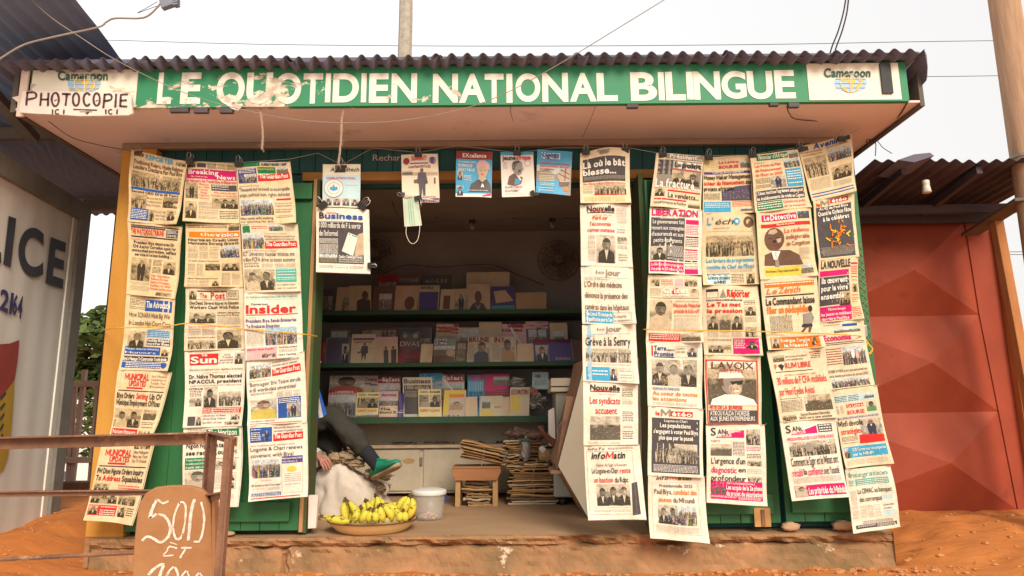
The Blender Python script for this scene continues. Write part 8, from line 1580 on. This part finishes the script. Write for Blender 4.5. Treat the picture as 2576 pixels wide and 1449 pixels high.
# second person: bare foot resting against the pile, leg stretched behind the rack
hip2 = Vector((1.22, 5.05, .46)); P2 = thing('person', 'barefoot person behind the display rack, only one dark sole and ankle showing', 'person', (hip2.x, hip2.y, 0))
ank = P(1421, 1128, 5.02); heelp = P(1399, 1150, 5.02); toep = P(1350, 1078, 5.0)
fd = (toep-heelp); fl = fd.length; fdn = fd.normalized(); out = (ank-heelp); out = (out-fdn*out.dot(fdn)).normalized(); sd_ = fdn.cross(out)
V = [hip2, hip2*.55+ank*.45+Vector((0, 0, .08)), ank+Vector((.12, .0, .01)), ank, heelp+out*.035+fdn*.02, heelp+fdn*fl*.42+out*.038, heelp+fdn*fl*.68+out*.022]
E = [(0, 1), (1, 2), (2, 3), (3, 4), (3, 5), (5, 6)]; Rr = [.10, .062, .052, .040, .036, (.036, .030), (.042, .020)]
for k, (o_, l_, r_) in enumerate(((-.034, .075, .014), (-.014, .070, .0105), (.004, .062, .0098), (.020, .054, .009), (.035, .045, .0085))):
    b = len(V); V.append(V[6]+fdn*.016+sd_*o_); E.append((6, b)); Rr.append(r_*1.1); V.append(V[b]+fdn*l_*.55); E.append((b, b+1)); Rr.append(r_*1.05); V.append(V[b+1]+fdn*l_*.42-out*.004); E.append((b+1, b+2)); Rr.append(r_*.9)
other = [hip2+Vector((0, .16, 0)), Vector((.86, 5.45, .50)), Vector((.86, 5.45, .07))]
skin_mesh('leg_and_foot', V, E, Rr, M['skin'], P2)
g = MB(); g.blob(heelp+fdn*fl*.5-out*.001, .030, .030, .030, 1, .0)
skin_mesh('trousers', [hip2+Vector((0, .06, 0)), hip2, hip2*.6+ank*.4+Vector((0, 0, .075)), hip2+Vector((0, .18, 0)), other[1], other[2]+Vector((0, 0, .1)), hip2+Vector((.03, .08, .12))], [(0, 1), (1, 2), (0, 3), (3, 4), (4, 5), (0, 6)], [.13, .10, .075, .10, .08, .06, (.15, .12)], M['cloth'], P2)
ch2 = hip2+Vector((.14, .08, .46)); skin_mesh('shirt', [hip2+Vector((.03, .08, .06)), hip2+Vector((.08, .08, .26)), ch2, ch2+Vector((0, -.19, 0)), ch2+Vector((-.06, -.22, -.26)), ch2+Vector((-.26, -.12, -.34)), ch2+Vector((0, .19, 0)), ch2+Vector((-.06, .22, -.26)), ch2+Vector((-.26, .12, -.34)), ch2+Vector((0, 0, .10))], [(0, 1), (1, 2), (2, 3), (3, 4), (4, 5), (2, 6), (6, 7), (7, 8), (2, 9)], [(.15, .12), (.15, .12), (.16, .12), .07, .052, .042, .07, .052, .042, .06], M['white'], P2)
hand(P2, ch2+Vector((-.27, -.12, -.345)), (-.8, .2, -.2), (0, 0, 1), M['skin']); hand(P2, ch2+Vector((-.27, .12, -.345)), (-.8, -.2, -.2), (0, 0, 1), M['skin'])
g = MB(); g.tube([ch2+Vector((0, 0, .08)), ch2+Vector((-.02, 0, .17))], [.055, .052], 12); g.build('neck', M['skin'], P2, smooth=True); head(P2, ch2+Vector((-.045, 0, .265)), (-1, -.2, -.1), M['skin'], M['hair'])
skin_mesh('other_foot', [other[2]+Vector((0, 0, .06)), other[2]+Vector((.03, 0, -.02)), other[2]+Vector((-.08, 0, -.035)), other[2]+Vector((-.15, 0, -.05))], [(0, 1), (0, 2), (2, 3)], [.042, .036, .034, .026], M['skin'], P2)
CH = thing('plastic_chair', 'chair hidden behind the display rack under the barefoot person', 'chair', (1.25, 5.1, 0))
g = MB(); g.box(1.02, 1.46, 4.92, 5.34, .31, .345); g.build('seat', M['white'], CH, bevel=.01)
g = MB(); g.box(1.48, 1.51, 4.92, 5.34, .35, .85); g.build('backrest', M['white'], CH, bevel=.01)
for x in (1.03, 1.44):
    for y in (4.93, 5.30): g = MB(); g.box(x, x+.035, y, y+.035, .001, .309); g.build('leg', M['white'], CH)
for o in list(bpy.data.objects):
    if o.parent is None and o.type == 'MESH' and 'label' not in o and 'kind' not in o: print('UNTAGGED', o.name)
